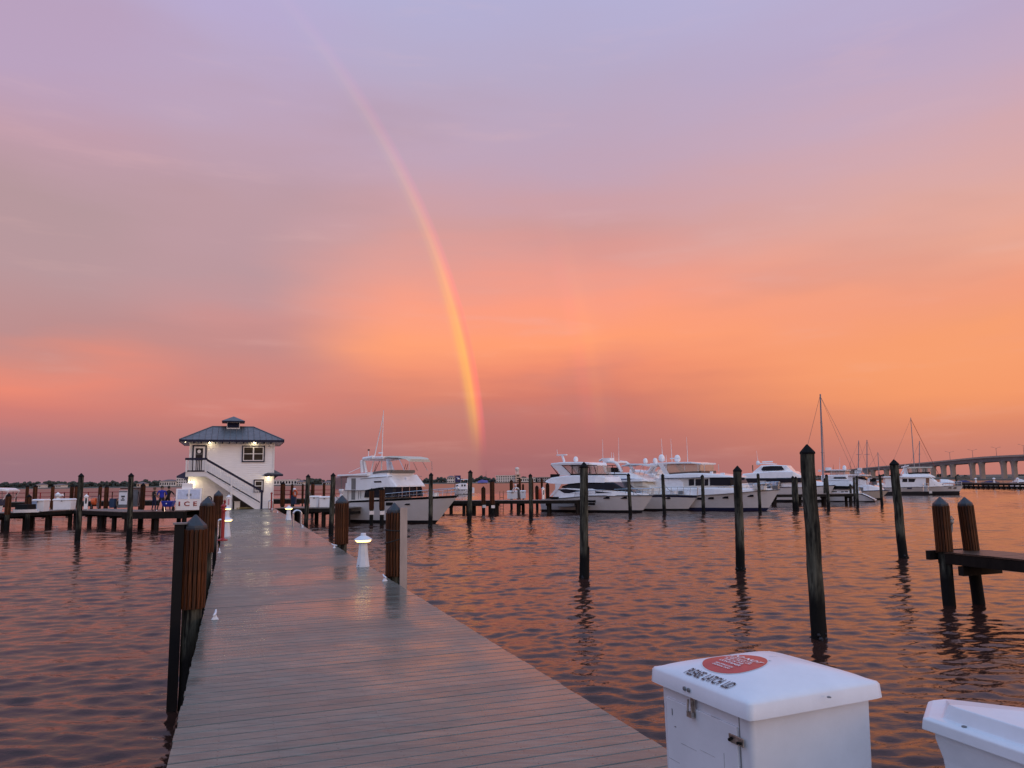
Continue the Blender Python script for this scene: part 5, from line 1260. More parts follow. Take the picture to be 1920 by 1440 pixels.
b = MB(); b.tube([(0, 0, .1), (0, 0, .5)], .04, 6); part('pole', b, BLACK, T); b = MB(); b.lathe((0, 0, 0), [(.22, 0), (.2, .06), (.06, .12)], 10); part('foot', b, BLACK, T)
P = atz(540, 947, DZ); T = thing('life_ring_stand', 'white and orange life ring stand with dark blue base right of the house', 'life ring stand', (P[0], P[1]+2, DZ), 0)
h = aty(540, 916, P[1]+2)[2]-DZ
b = MB(); b.box((-.1, 0, h*.28), (.42, .3, h*.56)); part('base', b, TEALB, T); b = MB(); b.box((0, -.02, h*.72), (.34, .12, h*.34)); part('backboard', b, WPRINT, T)
b = MB(); b.tube([(.06+.16*math.cos(a), -.12, h*.70+.26*math.sin(a)) for a in np.linspace(0, 6.283, 17)], .07, 6, caps=False); part('life_ring', b, ORANGE, T); b = MB(); b.ball((-.05, 0, h*.93), .15, 8); part('lamp_head', b, GEL, T)
# middle dock
dockbox('white dock chest on the middle dock below the water tower', 950.5, 971, 920, 935.5, dep=.9)
dockbox('small upright white dock locker right of the bending person', 975.5, 986, 919.5, 935, dep=.7)
pedestal('white power pedestal on the middle dock beside the orange sack', 1018.5, 936, 913, 6, GEL, GREYM)
P = atz(1013, 936.5, DZ); T = thing('kayak', 'upright orange sack leaning on the brown post of the middle dock', 'sack', (P[0], P[1], DZ), 0); T.name = 'orange_sack'
h = aty(1013, 915, P[1])[2]-DZ; b = MB(); b.lathe((0, 0, 0), [(.13, 0), (.17, .2), (.16, h*.7), (.10, h*.9), (.03, h)], 8); part('body', b, mat('red_orange_fabric', (.60, .09, .04), .7, var=.2), T, True)
P0 = atz(937.5, 958, 0); P1 = atz(944, 958, 0); T = thing('boarding_ladder', 'thin dark boarding ladder hanging from the middle dock to the water', 'ladder', ((P0[0]+P1[0])/2, P0[1], 0), 0)
w = P1[0]-P0[0]; h = aty(940, 921, P0[1])[2]
for s in (-1, 1):
    b = MB(); b.tube([(s*w/2, 0, -.8), (s*w/2, 0, h)], .035, 5); part('rail', b, TEAK, T)
for k in range(7):
    b = MB(); b.tube([(-w/2, 0, -.4+.3*k), (w/2, 0, -.4+.3*k)], .03, 5); part('rung', b, TEAK, T)
# ================================================================== boats
class Boat:
    def __init__(s, name, label, cat, bow, hd, beam, near=-1, group=None):
        s.O = atz(bow[0], bow[1], 0) if len(bow) == 2 else np.array(bow, float); s.h = rad(hd); s.n = near; s.B = beam; s.fk = .9
        s.hx = np.array([math.cos(s.h), math.sin(s.h), 0]); s.hy = np.array([-math.sin(s.h), math.cos(s.h), 0])
        s.T = thing(name, label, cat, (s.O[0], s.O[1], 0), s.h, group)
    def pt(s, px, py, y=0.):          # local (x, z) of the upright plane y = const seen at px, py
        d = ray(px, py); t = ((s.O-CP)@s.hy+y)/(d@s.hy); P = CP+d*t; return float((P-s.O)@s.hx), float(P[2])
    def hbd(s, x):
        f = min(1., max(0., (x-s.xs)/(s.xt-s.xs))); return s.B/2*max(0., 1-f**2.7)**.8*(.90+.10*min(1, f*4))
    def hull(s, tip, stern, sheer, boot=.16, m=None, bm=None, cover=None, rub=NAVY, stern_rake=.0, deck_m=None):
        s.xt, s.zt = s.pt(*tip, 0.); s.xs = s.pt(stern[0], stern[1], s.n*s.B/2*.9)[0]
        pts = []
        for px, py in sheer:
            hb = s.B/2*.9
            for _ in range(5): x, z = s.pt(px, py, s.n*hb); hb = s.hbd(x)
            pts.append((x, z))
        pts.append((s.xt, s.zt)); pts.sort(); s.px_ = [p[0] for p in pts]; s.pz_ = [p[1] for p in pts]
        s.zd = lambda x: float(np.interp(x, s.px_, s.pz_))
        N = 22; ls = [(-.5, .55, .3), (0., .86, .62), (boot, .885, .66)]; hi = [(boot, .885, .66), (.33, .93, .78), (.66, .97, .90), (1.0, 1.0, 1.0)]
        def station(f, lv, off=0.):
            row = []
            for k, (zl, a, c) in enumerate(lv):
                xd = s.xs+f*(s.xt-s.xs); zdk = s.zd(xd)
                z = zl if (lv is ls or k == 0) else boot+(zdk-boot)*zl
                zz = max(0, z)/max(.1, s.zt); xb = s.xt*zz**.95 if z > 0 else -.7*(-z)
                x = s.xs-stern_rake*(1-z/2)+f*(xb-s.xs+stern_rake*(1-z/2)); hb = s.hbd(xd)*(a+(c-a)*f)+off
                row.append((x, hb, z))
            return row
        def shell(lv, off=0.):
            b = MB(); secs = []
            for i in range(N+1):
                f = (i/N)**.85; r = station(f, lv, off if i < N else 0); secs.append([(x, -y, z) for x, y, z in r[::-1]]+[(x, y, z) for x, y, z in r])
            b.loft(secs, closed=False); n = len(secs[0]); b.f.append(tuple(range(n))); b.mi.append(0); return b, secs
        b, secs = shell(hi); s.hullpart = part('hull', b, m or HULLG, s.T, True)
        b, _ = shell(ls, .004); part('boot_stripe', b, bm or BOTTOM, s.T, True)
        b = MB(); vs = []; k = len(secs[0])-1
        for g in secs: vs += [(g[0][0], g[0][1]*.97, g[0][2]-.03), (g[k][0], g[k][1]*.97, g[k][2]-.03)]
        b.add(vs, [(2*i, 2*i+1, 2*i+3, 2*i+2) for i in range(N)]); part('deck', b, deck_m or GEL, s.T)
        if rub:
            b = MB()
            for q in (0, k): b.tube([(g[q][0], g[q][1]*1.005, g[q][2]-.05) for g in secs], .05, 5)
            part('rub_rail', b, rub, s.T)
        if cover:           # coloured sheer band, (top share, bottom share, material)
            b = MB()
            for sg in (-1, 1):
                o = len(b.v); n = 0
                for i in range(N+1):
                    f = (i/N)**.85; r = station(f, hi, .012)
                    zt_ = s.zd(s.xs+f*(s.xt-s.xs)); 
                    for fr in cover[:2]:
                        z = zt_-fr*(zt_-boot); z_ = [q[2] for q in r]; b.v.append((np.interp(z, z_, [q[0] for q in r]), sg*np.interp(z, z_, [q[1] for q in r]), z))
                    if i: b.f.append((o+2*i-2, o+2*i-1, o+2*i+1, o+2*i)); b.mi.append(0)
            part('sheer_band', b, cover[2], s.T)
        return s
    def block(s, name, st, m, tip=.93, par=None, smooth=False, bot=1.):
        """superstructure volume from stations (px, top py, bottom py, half width) read on its near side"""
        secs = []; s.c = []; hm = max(q[3] for q in st); hn = min(q[3] for q in st); im = max(i for i, q in enumerate(st) if q[3] == hm)
        for i, (px, pyt, pyb, hw) in enumerate(st):
            k = (hm-hw)/(hm-hn) if i > im and hm-hn > .25 else 0.      # the rounded front shows its far shoulder first
            x, zt = s.pt(px, pyt, s.n*hw*tip*(1-s.fk*k)); x2, zb = s.pt(px, pyb, s.n*hw*(1-s.fk*k)); x = (x+x2)/2
            zb = min(zb, zt-.03); s.c.append((x, zb, zt, hw))
            e = min(.12, (zt-zb)*.3, hw*.2); ht = hw*tip
            secs.append([(x, -hw*bot, zb), (x, hw*bot, zb), (x, ht, zt-e), (x, ht-e, zt), (x, -ht+e, zt), (x, -ht, zt-e)])
        secs.sort(key=lambda g: g[0][0]); s.c.sort(); s.tip = tip
        b = MB(); b.loft(secs); return part(name, b, m, par or s.T, smooth)
    def sidey(s, x, z, c=None, tip=None):
        c = c or s.c; tip = tip or s.tip; xs = [q[0] for q in c]; hw = np.interp(x, xs, [q[3] for q in c]); zb = np.interp(x, xs, [q[1] for q in c]); zt = np.interp(x, xs, [q[2] for q in c])
        return float(hw*(1-(1-tip)*min(1, max(0, (z-zb)/max(.1, zt-zb)))))
    def panel(s, name, poly, m, par, off=.012, both=True, c=None, tip=None):
        """window or panel on the sides of the last block, corner pixels on the near side"""
        pts = []
        for px, py in poly:
            y = 1.8
            for _ in range(5): x, z = s.pt(px, py, s.n*y); y = s.sidey(x, z, c, tip)
            pts.append((x, y, z))
        for sg in ((s.n, -s.n) if both else (s.n,)):
            b = MB(); b.prism([(x, sg*(y+off-.02), z) for x, y, z in pts], (0, sg, 0), .02); part(name, b, m, par)
    def box(s, name, px, py0, py1, y, lx, ly, m, par=None):
        x, z1 = s.pt(px, py0, y); _, z0 = s.pt(px, py1, y); b = MB(); b.box((x, y, (z0+z1)/2), (lx, ly, z1-z0)); return part(name, b, m, par or s.T)
    def slab(s, name, st, m, par=None, th=.12): return s.block(name, st, m, 1.0, par)
    def tube(s, name, pts, r, m, par=None, sym=False, n=5):
        for sg in ((1, -1) if sym else (1,)):
            b = MB(); q = []
            for px, py, y in pts: x, z = s.pt(px, py, y); q.append((x, y*sg, z))
            b.tube(q, r, n); o = part(name, b, m, par or s.T)
        return o
    def dome(s, px, pyt, pyb, y, m=None, par=None):
        x, zt = s.pt(px, pyt, y); _, zb = s.pt(px, pyb, y); h = zt-zb; r = h*.42
        b = MB(); b.lathe((x, y, zb), [(r*.55, 0), (r*.6, h*.1), (r*.92, h*.12), (r, h*.3), (r, h*.5), (r*.88, h*.75), (r*.55, h*.93), (.02, h)], 14); return part('radome', b, m or GEL, par or s.T, True)
    def rail(s, px0, px1, hgt, n=8, m=None, inset=.06):
        x0 = s.pt(px0, 925, s.n*s.B*.4)[0]; x1 = s.pt(px1, 925, 0)[0]; 
        R = None
        for sg in (1, -1):
            top = []
            b = MB()
            for k in range(n+1):
                x = x0+(x1-x0)*k/n; y = sg*max(0, s.hbd(x)-inset); z = s.zd(x); top.append((x+.1, y, z+hgt*(.75+.25*k/n)))
                b.tube([(x, y, z-.03), top[-1]], .022, 4)
            b.tube(top, .024, 5); b.tube([(p[0]-.05, p[1], p[2]-hgt*.45) for p in top], .014, 4)
            part('bow_rail', b, STEEL, s.T)
    def porthole(s, px, py, w, h, m=DARKGL):
        hb = s.B/2
        for _ in range(5):
            x, z = s.pt(px, py, s.n*hb); xr = (x-s.xs)/max(.1, (s.xt*max(.01, z/s.zt)**.95-s.xs)); xr = min(.98, max(.02, xr)); xd = s.xs+xr*(s.xt-s.xs)
            fr = (z-.16)/max(.1, s.zd(xd)-.16); a = np.interp(fr, [0, .33, .66, 1], [.885, .93, .97, 1]); c = np.interp(fr, [0, .33, .66, 1], [.66, .78, .90, 1]); hb = s.hbd(xd)*(a+(c-a)*xr)
        sl = -.20*xr**2
        for sg in (s.n, -s.n):
            b = MB(); b.hexa([(x-w/2, sg*(hb+.0-sl*w*.5)-.03, z-h/2), (x+w/2, sg*(hb+sl*w*.5)-.03, z-h/2), (x+w/2, sg*(hb+sl*w*.5)+.03, z-h/2), (x-w/2, sg*(hb-sl*w*.5)+.03, z-h/2), (x-w/2, sg*(hb-sl*w*.5)-.03, z+h/2), (x+w/2, sg*(hb+sl*w*.5)-.03, z+h/2), (x+w/2, sg*(hb+sl*w*.5)+.03, z+h/2), (x-w/2, sg*(hb-sl*w*.5)+.03, z+h/2)]); part('porthole', b, m, s.T)
HD = -37
# --- flybridge motor yacht left of centre
Y1 = Boat('motor_yacht', 'white flybridge motor yacht with cream bimini and tall twin masts moored left of centre', 'yacht', (817, 981), -34, 4.3)
Y1.fk = 0.
Y1.hull((859, 928.5), (640, 940), [(645, 941), (656, 939), (690, 937.5), (720, 936.2), (760, 933.8), (800, 931.5), (835, 929.8)], boot=.22, rub=BLACK, cover=(.03, .10, BLACK))
Y1.block('deckhouse', [(642, 918, 941, 1.75), (683, 918, 939, 1.85), (708, 917.4, 938.4, 1.82), (719, 918, 938, 1.66)], GEL2)
Y1.panel('side_door', [(659, 897+22, ), (666, 919), (666, 937), (659, 937)], GCANVAS, Y1.T)
G = Y1.block('windscreen_band', [(684, 913, 932.5, 1.86), (722, 912, 933, 1.86), (736, 912.4, 933, 1.80), (741.5, 913, 932.6, 1.62)], DARKGL)
Y1.panel('window_frame', [(718.5, 914), (721, 914), (721, 932), (718.5, 932)], GEL, G)
for yy in (-.85, 0., .85):
    x_, z_ = G.data.vertices[0].co[0], 0
    xm = max(v.co.x for v in G.data.vertices); zs_ = [v.co.z for v in G.data.vertices if v.co.x > xm-.01]; b = MB(); b.box((xm+.01, yy, (min(zs_)+max(zs_))/2), (.05, .05, max(zs_)-min(zs_))); part('window_frame', b, STEEL, G)
H = Y1.block('upper_house', [(648, 893.5, 919, 1.86), (686, 892.5, 919, 1.9), (697, 891.5, 916.5, 1.9), (712, 891, 914, 1.9), (725, 890, 913, 1.88), (734, 900, 913, 1.84), (743.5, 910.6, 913, 1.72)], GEL, tip=.94)
Y1.panel('vent_window', [(701, 902.2), (714.5, 901.8), (715.5, 904.6), (702, 905)], DARKGL, H)
Y1.panel('accent_stripe', [(676, 897.5), (712, 894.4), (735, 893.2), (735, 894), (712, 895.4), (676, 898.6)], GREYM, H)
Y1.panel('cabin_door', [(659, 897), (667, 897), (667, 918), (659, 918)], GCANVAS, H)
Y1.slab('aft_roof', [(632, 890.2, 892.8, 1.95), (660, 889.2, 892, 1.95), (688, 886.5, 892, 1.9)], GEL)
b_ = Y1.block('aft_curtain', [(629, 893, 917, 1.7), (650, 893, 917.5, 1.8)], PINKV, tip=1.0)
Y1.panel('curtain_post', [(640, 893), (641, 893), (640.4, 917), (639.4, 917)], GCANVAS, b_)
F = Y1.block('flybridge_coaming', [(686, 886, 892, 1.55), (712, 884.5, 891, 1.6), (726, 883.6, 890.5, 1.52), (734, 884, 890.5, 1.3), (737, 886, 890.5, 1.1)], GEL, tip=.97)
Y1.block('spray_dodger', [(699, 884.6, 888.6, 1.58), (714, 882.2, 886, 1.62), (727, 881.0, 885.6, 1.56), (735, 881.2, 886.4, 1.34), (738, 882.4, 887.6, 1.1)], GCANVAS, tip=1.0)
Y1.tube('arch_leg', [(680, 886, -1.5), (678.5, 864, -1.5), (682, 860.5, -1.5), (700, 857.5, -1.5)], .16, GEL, sym=True, n=6)
Y1.tube('arch_leg', [(687, 886, -1.5), (683, 865, -1.5)], .10, GEL, sym=True, n=6)
Y1.slab('arch_top', [(682, 859.5, 864, 1.5), (700, 856, 860, 1.5), (718, 855.5, 860, 1.5)], GEL)
Y1.block('bimini_top', [(716, 856.6, 858.6, 1.35), (730, 855, 857.3, 1.4), (748, 855.2, 858.2, 1.4), (762, 857.5, 861, 1.35), (768.5, 860.5, 865.5, 1.25)], CANVAS, tip=.9)
for a, c in (((733, 866), (739, 882)), ((743, 858), (722, 860)), ((768, 864), (767, 882)), ((748, 860), (758, 882))): Y1.tube('bimini_bow', [(a[0], a[1], -1.3), (c[0], c[1], -1.35)], .025, STEEL, sym=True)
for a, c in (((706, 869), (701, 886)), ((712, 864), (702, 886)), ((761, 870), (758, 880)), ((765, 870), (762, 880))): Y1.tube('helm_stay', [(a[0], a[1], -.6), (c[0], c[1], -.9)], .02, BLACK)
Y1.tube('outrigger_mast', [(715.3, 881, -1.2), (719.2, 769, -1.1)], [.05, .022], GEL); Y1.tube('outrigger_mast', [(696, 885, -1.3), (717.5, 786, -1.2), (718.2, 778, -1.2)], [.05, .03, .02], GEL)
Y1.tube('antenna', [(691, 857, .4), (691.3, 844, .4)], .03, GEL); Y1.box('antenna_tip', 691.3, 842.5, 845, .4, .12, .12, BLACK); Y1.box('horn', 713.8, 848, 850.4, -.6, .3, .2, GEL)
Y1.tube('stay_line', [(654, 886.5, -1.6), (678, 875.5, -1.5)], .02, GEL)
Y1.rail(724, 857, .55, 9); Y1.porthole(763.5, 945.5, .45, .12); Y1.porthole(732, 945.5, .45, .12)
Y1.box('fender', 730, 942, 948, -2.25, .5, .25, BLACK); Y1.box('deck_box', 814, 924, 930.5, -.5, .45, .5, GEL2); Y1.box('searchlight', 763, 895, 899, -1.2, .2, .3, GEL)
for px in (652, 672, 676): Y1.panel('locker_seam', [(px, 921), (px+.6, 921), (px+.6, 939), (px, 939)], GREYM, Y1.T, c=[(-14, .8, 2.2, 1.78), (-5, .8, 2.2, 1.86)], tip=.96)
# --- sleek sport yacht
Y2 = Boat('motor_yacht', 'large sleek white motor yacht with sweeping dark windows and enclosed bridge in the middle', 'yacht', (1203, 961), -38, 4.7)
Y2.hull((1224.5, 928), (1012, 945), [(1016, 936), (1044, 934.3), (1105, 928.8), (1150, 928.3), (1190, 928)], boot=.22, rub=GREYM)
K = Y2.block('trunk_cabin', [(1036, 927, 936, 2.0), (1044, 917, 935, 2.05), (1062, 914.5, 934, 2.05), (1110, 915.5, 930.5, 2.0), (1150, 918.6, 929.5, 1.7), (1185, 922.5, 929, 1.1), (1212, 926, 928.6, .45)], GEL, tip=.95)
Y2.panel('side_window', [(1046, 917.6), (1060, 916.8), (1086, 919.5), (1120, 921.2), (1147, 924), (1120, 925), (1085, 925.4), (1058, 924.6)], DARKGL, K)
Y2.block('window_band', [(1053, 911.8, 914.4, 1.86), (1064, 907.6, 916, 1.88), (1086, 904.6, 917, 1.88), (1130, 904, 918, 1.8), (1152, 904.2, 919, 1.6), (1172, 914, 921.3, 1.2), (1196, 921.4, 924.6, .65)], DARKGL, tip=.95)
U = Y2.block('bridge_deck', [(1023, 901, 903.6, 1.95), (1033, 895, 906.5, 2.0), (1060, 891.5, 907.8, 2.02), (1086, 890.6, 905.2, 2.0), (1118, 890.4, 904.6, 1.9), (1141, 894, 904.8, 1.6), (1154, 903, 905.2, 1.2)], GEL, tip=.92)
Y2.panel('pillar', [(1041, 905), (1054, 905), (1047, 917), (1040, 925), (1033, 931), (1030, 931), (1041, 917)], GEL, U, off=0.)
HT = Y2.slab('hard_top', [(1033, 868.6, 872, 1.7), (1058, 866.2, 871.5, 1.75), (1090, 866, 871, 1.75), (1110, 867.5, 871.8, 1.6), (1124, 871.5, 873, 1.3)], GEL)
Y2.block('bridge_enclosure', [(1050, 872.5, 890, 1.62), (1070, 872, 889.6, 1.66), (1108, 872, 888.6, 1.6), (1124, 873.5, 888.6, 1.4), (1133, 883, 888.8, 1.1)], VINYL, tip=.97)
Y2.panel('aft_pillar', [(1033, 872), (1053, 872), (1073, 890), (1050, 892), (1046, 884)], GEL, U, c=[(-30, 1, 2, 1.70), (30, 1, 2, 1.70)], tip=1.)
for poly in ([(1053, 872), (1054.2, 872), (1072, 889.5), (1070.6, 889.5)], [(1072, 872.5), (1073.4, 872.5), (1073.6, 889), (1072, 889)], [(1085, 872.5), (1086, 872.5), (1086, 889), (1085, 889)], [(1104, 872.5), (1105.2, 872.5), (1106.5, 888), (1105, 888)], [(1113, 872.5), (1114, 872.5), (1119, 888), (1117.6, 888)], [(1053, 871.6), (1120, 871.6), (1120, 872.8), (1053, 872.8)], [(1070, 888.4), (1141, 888.6), (1141, 890.8), (1070, 890.6)], [(1032.5, 872), (1033.5, 872), (1049, 891), (1047.5, 892)], [(1032, 889), (1050, 889), (1048, 895), (1032, 895)]):
    Y2.panel('enclosure_frame', poly, BLACK, U, c=[(-30, 1, 2, 1.72), (30, 1, 2, 1.72)], tip=1., off=.02)
Y2.dome(1079.5, 855.8, 866.5, .3, par=HT); Y2.tube('radar_post', [(1058, 866, 0), (1054, 853, 0)], .12, GEL, HT); Y2.box('radar_bar', 1053.5, 852, 854, 0., 1.2, .25, GEL, HT); Y2.tube('antenna', [(1047, 856, 0), (1044, 843, 0)], .02, GEL, HT)
Y2.porthole(1137, 933, .62, .22); Y2.porthole(1169.5, 933, .62, .22); Y2.rail(1080, 1222, .6, 10)
Y2.block('hull_stripe', [(1046, 950, 950.8, 2.27), (1100, 949, 949.8, 2.3)], GREYM, tip=1.)
Y2.box('fender', 1107, 938, 942, -2.5, 1.0, .3, BLACK); Y2.box('fender', 1106, 943, 947, -2.5, 1.0, .3, BLACK); Y2.box('aft_fender', 1039, 931.5, 935, -2.4, .9, .3, BLACK)
# --- navy striped yacht behind it
Y3 = Boat('motor_yacht', 'white flybridge yacht with navy sheer stripe and beige windscreen cover between two larger yachts', 'yacht', (1288, 957.8), -38, 4.3)
Y3.hull((1309, 928.6), (1118, 935), [(1130, 929), (1180, 927.5), (1232, 926.8), (1270, 927)], boot=.2, rub=GREYM, cover=(.02, .19, NAVY))
HH = Y3.block('house', [(1140, 903, 928, 1.8), (1186, 902.5, 928, 1.8), (1206, 903, 927.5, 1.62), (1224, 911.5, 927.2, 1.3), (1236, 915, 927, .9)], GEL2)
Y3.block('windscreen_cover', [(1188, 902, 911.5, 1.70), (1206, 902.6, 911.8, 1.66), (1227, 911, 913, 1.3)], CANVAS, tip=.97)
Y3.panel('side_window', [(1152, 906), (1166, 906), (1166, 914), (1156, 914)], DARKGL, HH)
BR_ = Y3.block('brow', [(1136, 895.6, 902.4, 1.9), (1180, 895, 903, 1.9), (1205, 896, 902.6, 1.8), (1219, 899.5, 902, 1.5), (1226, 901.5, 903, 1.2)], GEL, tip=.97)
Y3.panel('blue_stripe', [(1140, 897.6), (1180, 897.4), (1206, 897.6), (1206, 898.9), (1180, 899), (1140, 899.4)], mat('blue_stripe_paint', (.03, .08, .30), .4), BR_, off=.02)
Y3.block('flybridge_coaming', [(1136, 885.5, 895.5, 1.6), (1180, 886, 895.2, 1.6), (1200, 891, 896, 1.4), (1212, 895.5, 896.6, 1.1)], GEL, tip=.9)
Y3.tube('arch', [(1136, 886, -1.4), (1131, 868, -1.4), (1140, 865.5, -1.3), (1152, 866.5, -1.2), (1158, 871, -1.2), (1166, 885, -1.3)], .16, GEL, sym=True, n=6)
Y3.slab('arch_top', [(1130, 865.5, 868.5, 1.4), (1152, 865, 868, 1.35)], GEL); Y3.block('helm_console', [(1136, 877, 887, .9), (1147, 876.5, 887, .9)], BLACK)
Y3.box('radar', 1140.5, 859, 865, 0, .9, .9, GEL); Y3.tube('searchlight', [(1124, 864.5, .3), (1130, 861, .3)], .12, GEL)
for px, y0, y1 in ((1130.5, 866, 823), (1160.5, 884, 820), (1147, 864, 848), (1151, 864, 848.5)): Y3.tube('antenna', [(px, y0, .5), (px-.6, y1, .5)], [.03, .012], GEL)
Y3.block('bimini_top', [(1165, 872.5, 874.5, 1.3), (1178, 869.2, 871.4, 1.35), (1198, 869.2, 871.6, 1.35), (1217, 872.4, 875, 1.25)], WCANVAS, tip=.95)
for a, c in (((1168, 874), (1165, 886)), ((1182, 871), (1186, 890)), ((1205, 872), (1198, 890)), ((1216, 875), (1206, 893))): Y3.tube('bimini_bow', [(a[0], a[1], -1.3), (c[0], c[1], -1.3)], .025, STEEL, sym=True)
Y3.rail(1186, 1307, .75, 11); Y3.dome(1210, 859, 869.5, 1.2); Y3.porthole(1252, 934, .5, .16)
Y3.box('dinghy_cover', 1258, 920, 926, -.6, 1.2, 1.0, GEL); Y3.box('windlass', 1277, 920.5, 926.5, -.2, .4, .3, GREYM)
# --- big yacht with an orange reflection coloured into its isinglass
Y4 = Boat('motor_yacht', 'biggest white motor yacht with square salon windows and orange lit bridge windscreen', 'yacht', (1437.5, 958), -38, 5.0)
Y4.hull((1462.5, 917), (1216, 935), [(1230, 930), (1280, 929), (1323, 927), (1375, 922.8), (1425, 919.4)], boot=.30, bm=NAVY, rub=GREYM)
Y4.block('side_bulwark', [(1222, 915, 930, 2.3), (1290, 914.5, 929, 2.4), (1340, 914.5, 927, 2.3), (1385, 915.5, 923.5, 1.9), (1420, 916.5, 920.5, 1.2), (1450, 915.8, 918.4, .5)], GEL, tip=.97)
Y4.block('aft_house', [(1222, 897, 916, 2.1), (1272, 897, 916, 2.1), (1281, 903, 914, 2.1)], GEL, tip=.97)
S = Y4.block('salon', [(1273, 895.5, 914.5, 2.02), (1300, 894.5, 915, 2.02), (1335, 894, 915.4, 2.0), (1370, 894, 915.6, 1.8), (1388, 905, 916, 1.35), (1400, 912, 916.5, .8)], GEL2, tip=.97)
for x0, x1 in ((1291.5, 1301.5), (1304, 1316.5), (1321, 1328)): Y4.panel('side_window', [(x0, 898.7), (x1, 897.8), (x1, 910.2), (x0, 910.8)], DARKGL, S)
Y4.block('windscreen', [(1331, 894.3, 910, 2.03), (1350, 894, 910.2, 1.98), (1372, 893.8, 910, 1.82), (1388, 903, 909.8, 1.4), (1394, 907, 909.8, 1.1)], DARKGL, tip=.97)
BW = Y4.block('boat_deck', [(1236, 889, 897.4, 2.2), (1253, 889.5, 897, 2.25), (1290, 887, 896.2, 2.25), (1320, 887, 895.4, 2.2), (1352, 889.6, 895, 2.05), (1376, 892, 894.8, 1.9), (1388, 893.6, 895.4, 1.6)], GEL, tip=.96)
Y4.panel('navy_line', [(1246, 896.2), (1290, 895.4), (1320, 894.4), (1320, 895.4), (1290, 896.4), (1246, 897.4)], NAVY, BW, off=.02)
Y4.block('bridge_coaming', [(1253, 886.8, 890.4, 1.92), (1290, 884.2, 888.4, 1.95), (1318, 882.4, 887.6, 1.85), (1327, 882.6, 887.4, 1.6)], mat('brown_dash', (.11, .07, .055), .5), tip=1.)
ISI = mat('orange_reflection_vinyl', (.75, .52, .33), .08, spec=.9, alpha=.55, coat=.8)  # orange sky reflection is painted into the base colour of the vinyl
Y4.block('bridge_windscreen', [(1250, 870, 889, 1.74), (1290, 869.5, 885, 1.76), (1316, 870, 883, 1.66), (1328, 871.4, 883, 1.3)], ISI, tip=.97)
for px in (1283, 1308, 1320): Y4.panel('windscreen_post', [(px, 870), (px+1, 870), (px+1.6, 884), (px+.6, 884)], GEL2, BW, c=[(-40, 1, 2, 1.76), (30, 1, 2, 1.70)], tip=1.)
HT = Y4.slab('hard_top', [(1232, 867.6, 870.4, 1.9), (1262, 866.4, 869.6, 1.95), (1296, 866, 869.2, 1.95), (1318, 867.4, 870, 1.8), (1327, 869, 871.4, 1.4)], GEL)
Y4.panel('aft_pillar', [(1234, 869), (1243, 869), (1257, 892), (1248, 893), (1240, 880)], GEL, BW, c=[(-40, 1, 2, 1.9), (30, 1, 2, 1.9)], tip=1., off=.05)
Y4.dome(1240.2, 851.8, 866, -.5, par=HT); Y4.dome(1269.8, 852.8, 866.5, .2, par=HT); Y4.box('radar_bar', 1266, 858.5, 860.5, -.8, 1.1, .2, GEL, HT)
for px, y0, y1, y in ((1289.5, 866, 819, -1.2), (1242, 853, 822, .2), (1260, 866, 823, .8), (1249, 866, 853, -1.0)): Y4.tube('antenna', [(px, y0, y), (px-2.2 if y1 < 830 else px, y1, y)], [.035, .012], GEL, HT)
for px, py in ((1312, 935), (1333, 934), (1360, 932.6), (1407, 929.6)): Y4.porthole(px, py, .55, .2)
Y4.rail(1290, 1460, .7, 16); Y4.box('rail_locker', 1425, 911, 918, -.9, 1.0, .8, GEL2); Y4.box('anchor_gear', 1452, 911, 917, 0, .7, .5, GREYM)
Y4.box('horn', 1334, 884, 888, -.8, .25, .2, GEL); Y4.box('horn', 1355, 886.5, 889.5, -.6, .4, .2, GEL)
# --- yacht with arch, mostly hidden between
Y5 = Boat('motor_yacht', 'white flybridge yacht seen only above the navy striped one, with pink lit radar arch', 'yacht', (1275, 948), -38, 4.4)
Y5.hull((1292, 918), (1176, 930), [(1180, 921), (1220, 920), (1260, 919)], boot=.2)
Y5.block('house', [(1178, 888, 922, 1.9), (1226, 888, 921, 1.9), (1246, 898, 920, 1.6)], GEL); Y5.block('flybridge_coaming', [(1180, 880, 889, 1.6), (1232, 880.5, 889, 1.6), (1240, 884, 889.5, 1.3)], GEL, tip=.92)
Y5.tube('arch_leg', [(1215, 888, -1.5), (1223, 876, -1.5), (1231, 869.5, -1.5)], .22, GEL, sym=True, n=6); Y5.tube('arch_leg', [(1222, 888, -1.5), (1234, 869.5, -1.5)], .14, GEL, sym=True, n=6); Y5.slab('arch_top', [(1219, 868.6, 871, 1.6), (1236, 868.4, 870.6, 1.6)], GEL); Y5.dome(1228.3, 858.6, 869.4, -.6)
# --- long low superyacht behind the bow of the big one
Y6 = Boat('motor_yacht', 'white enclosed bridge yacht with black wraparound windows behind the big yacht bow', 'yacht', (1548, 941), -30, 5.4)
Y6.hull((1566, 909), (1391, 925), [(1396, 914), (1440, 913.5), (1500, 912), (1540, 910.5)], boot=.3)
Y6.block('main_house', [(1396, 896, 914, 2.4), (1470, 896, 914, 2.4), (1505, 897, 913, 2.1), (1530, 904, 912, 1.5)], GEL, tip=.97)
Y6.block('window_band', [(1399, 896.6, 904.6, 2.55), (1470, 896, 904.6, 2.55), (1503, 895.6, 904, 2.3), (1514, 898.6, 904.2, 1.8)], DARKGL, tip=.99)
UB = Y6.block('bridge_deck', [(1392, 888.4, 896.8, 2.5), (1412, 886.4, 896.6, 2.5), (1445, 883, 896.4, 2.45), (1487, 883.4, 896, 2.3), (1503, 891, 895.8, 1.8), (1514, 894.6, 896.4, 1.2)], GEL, tip=.95)
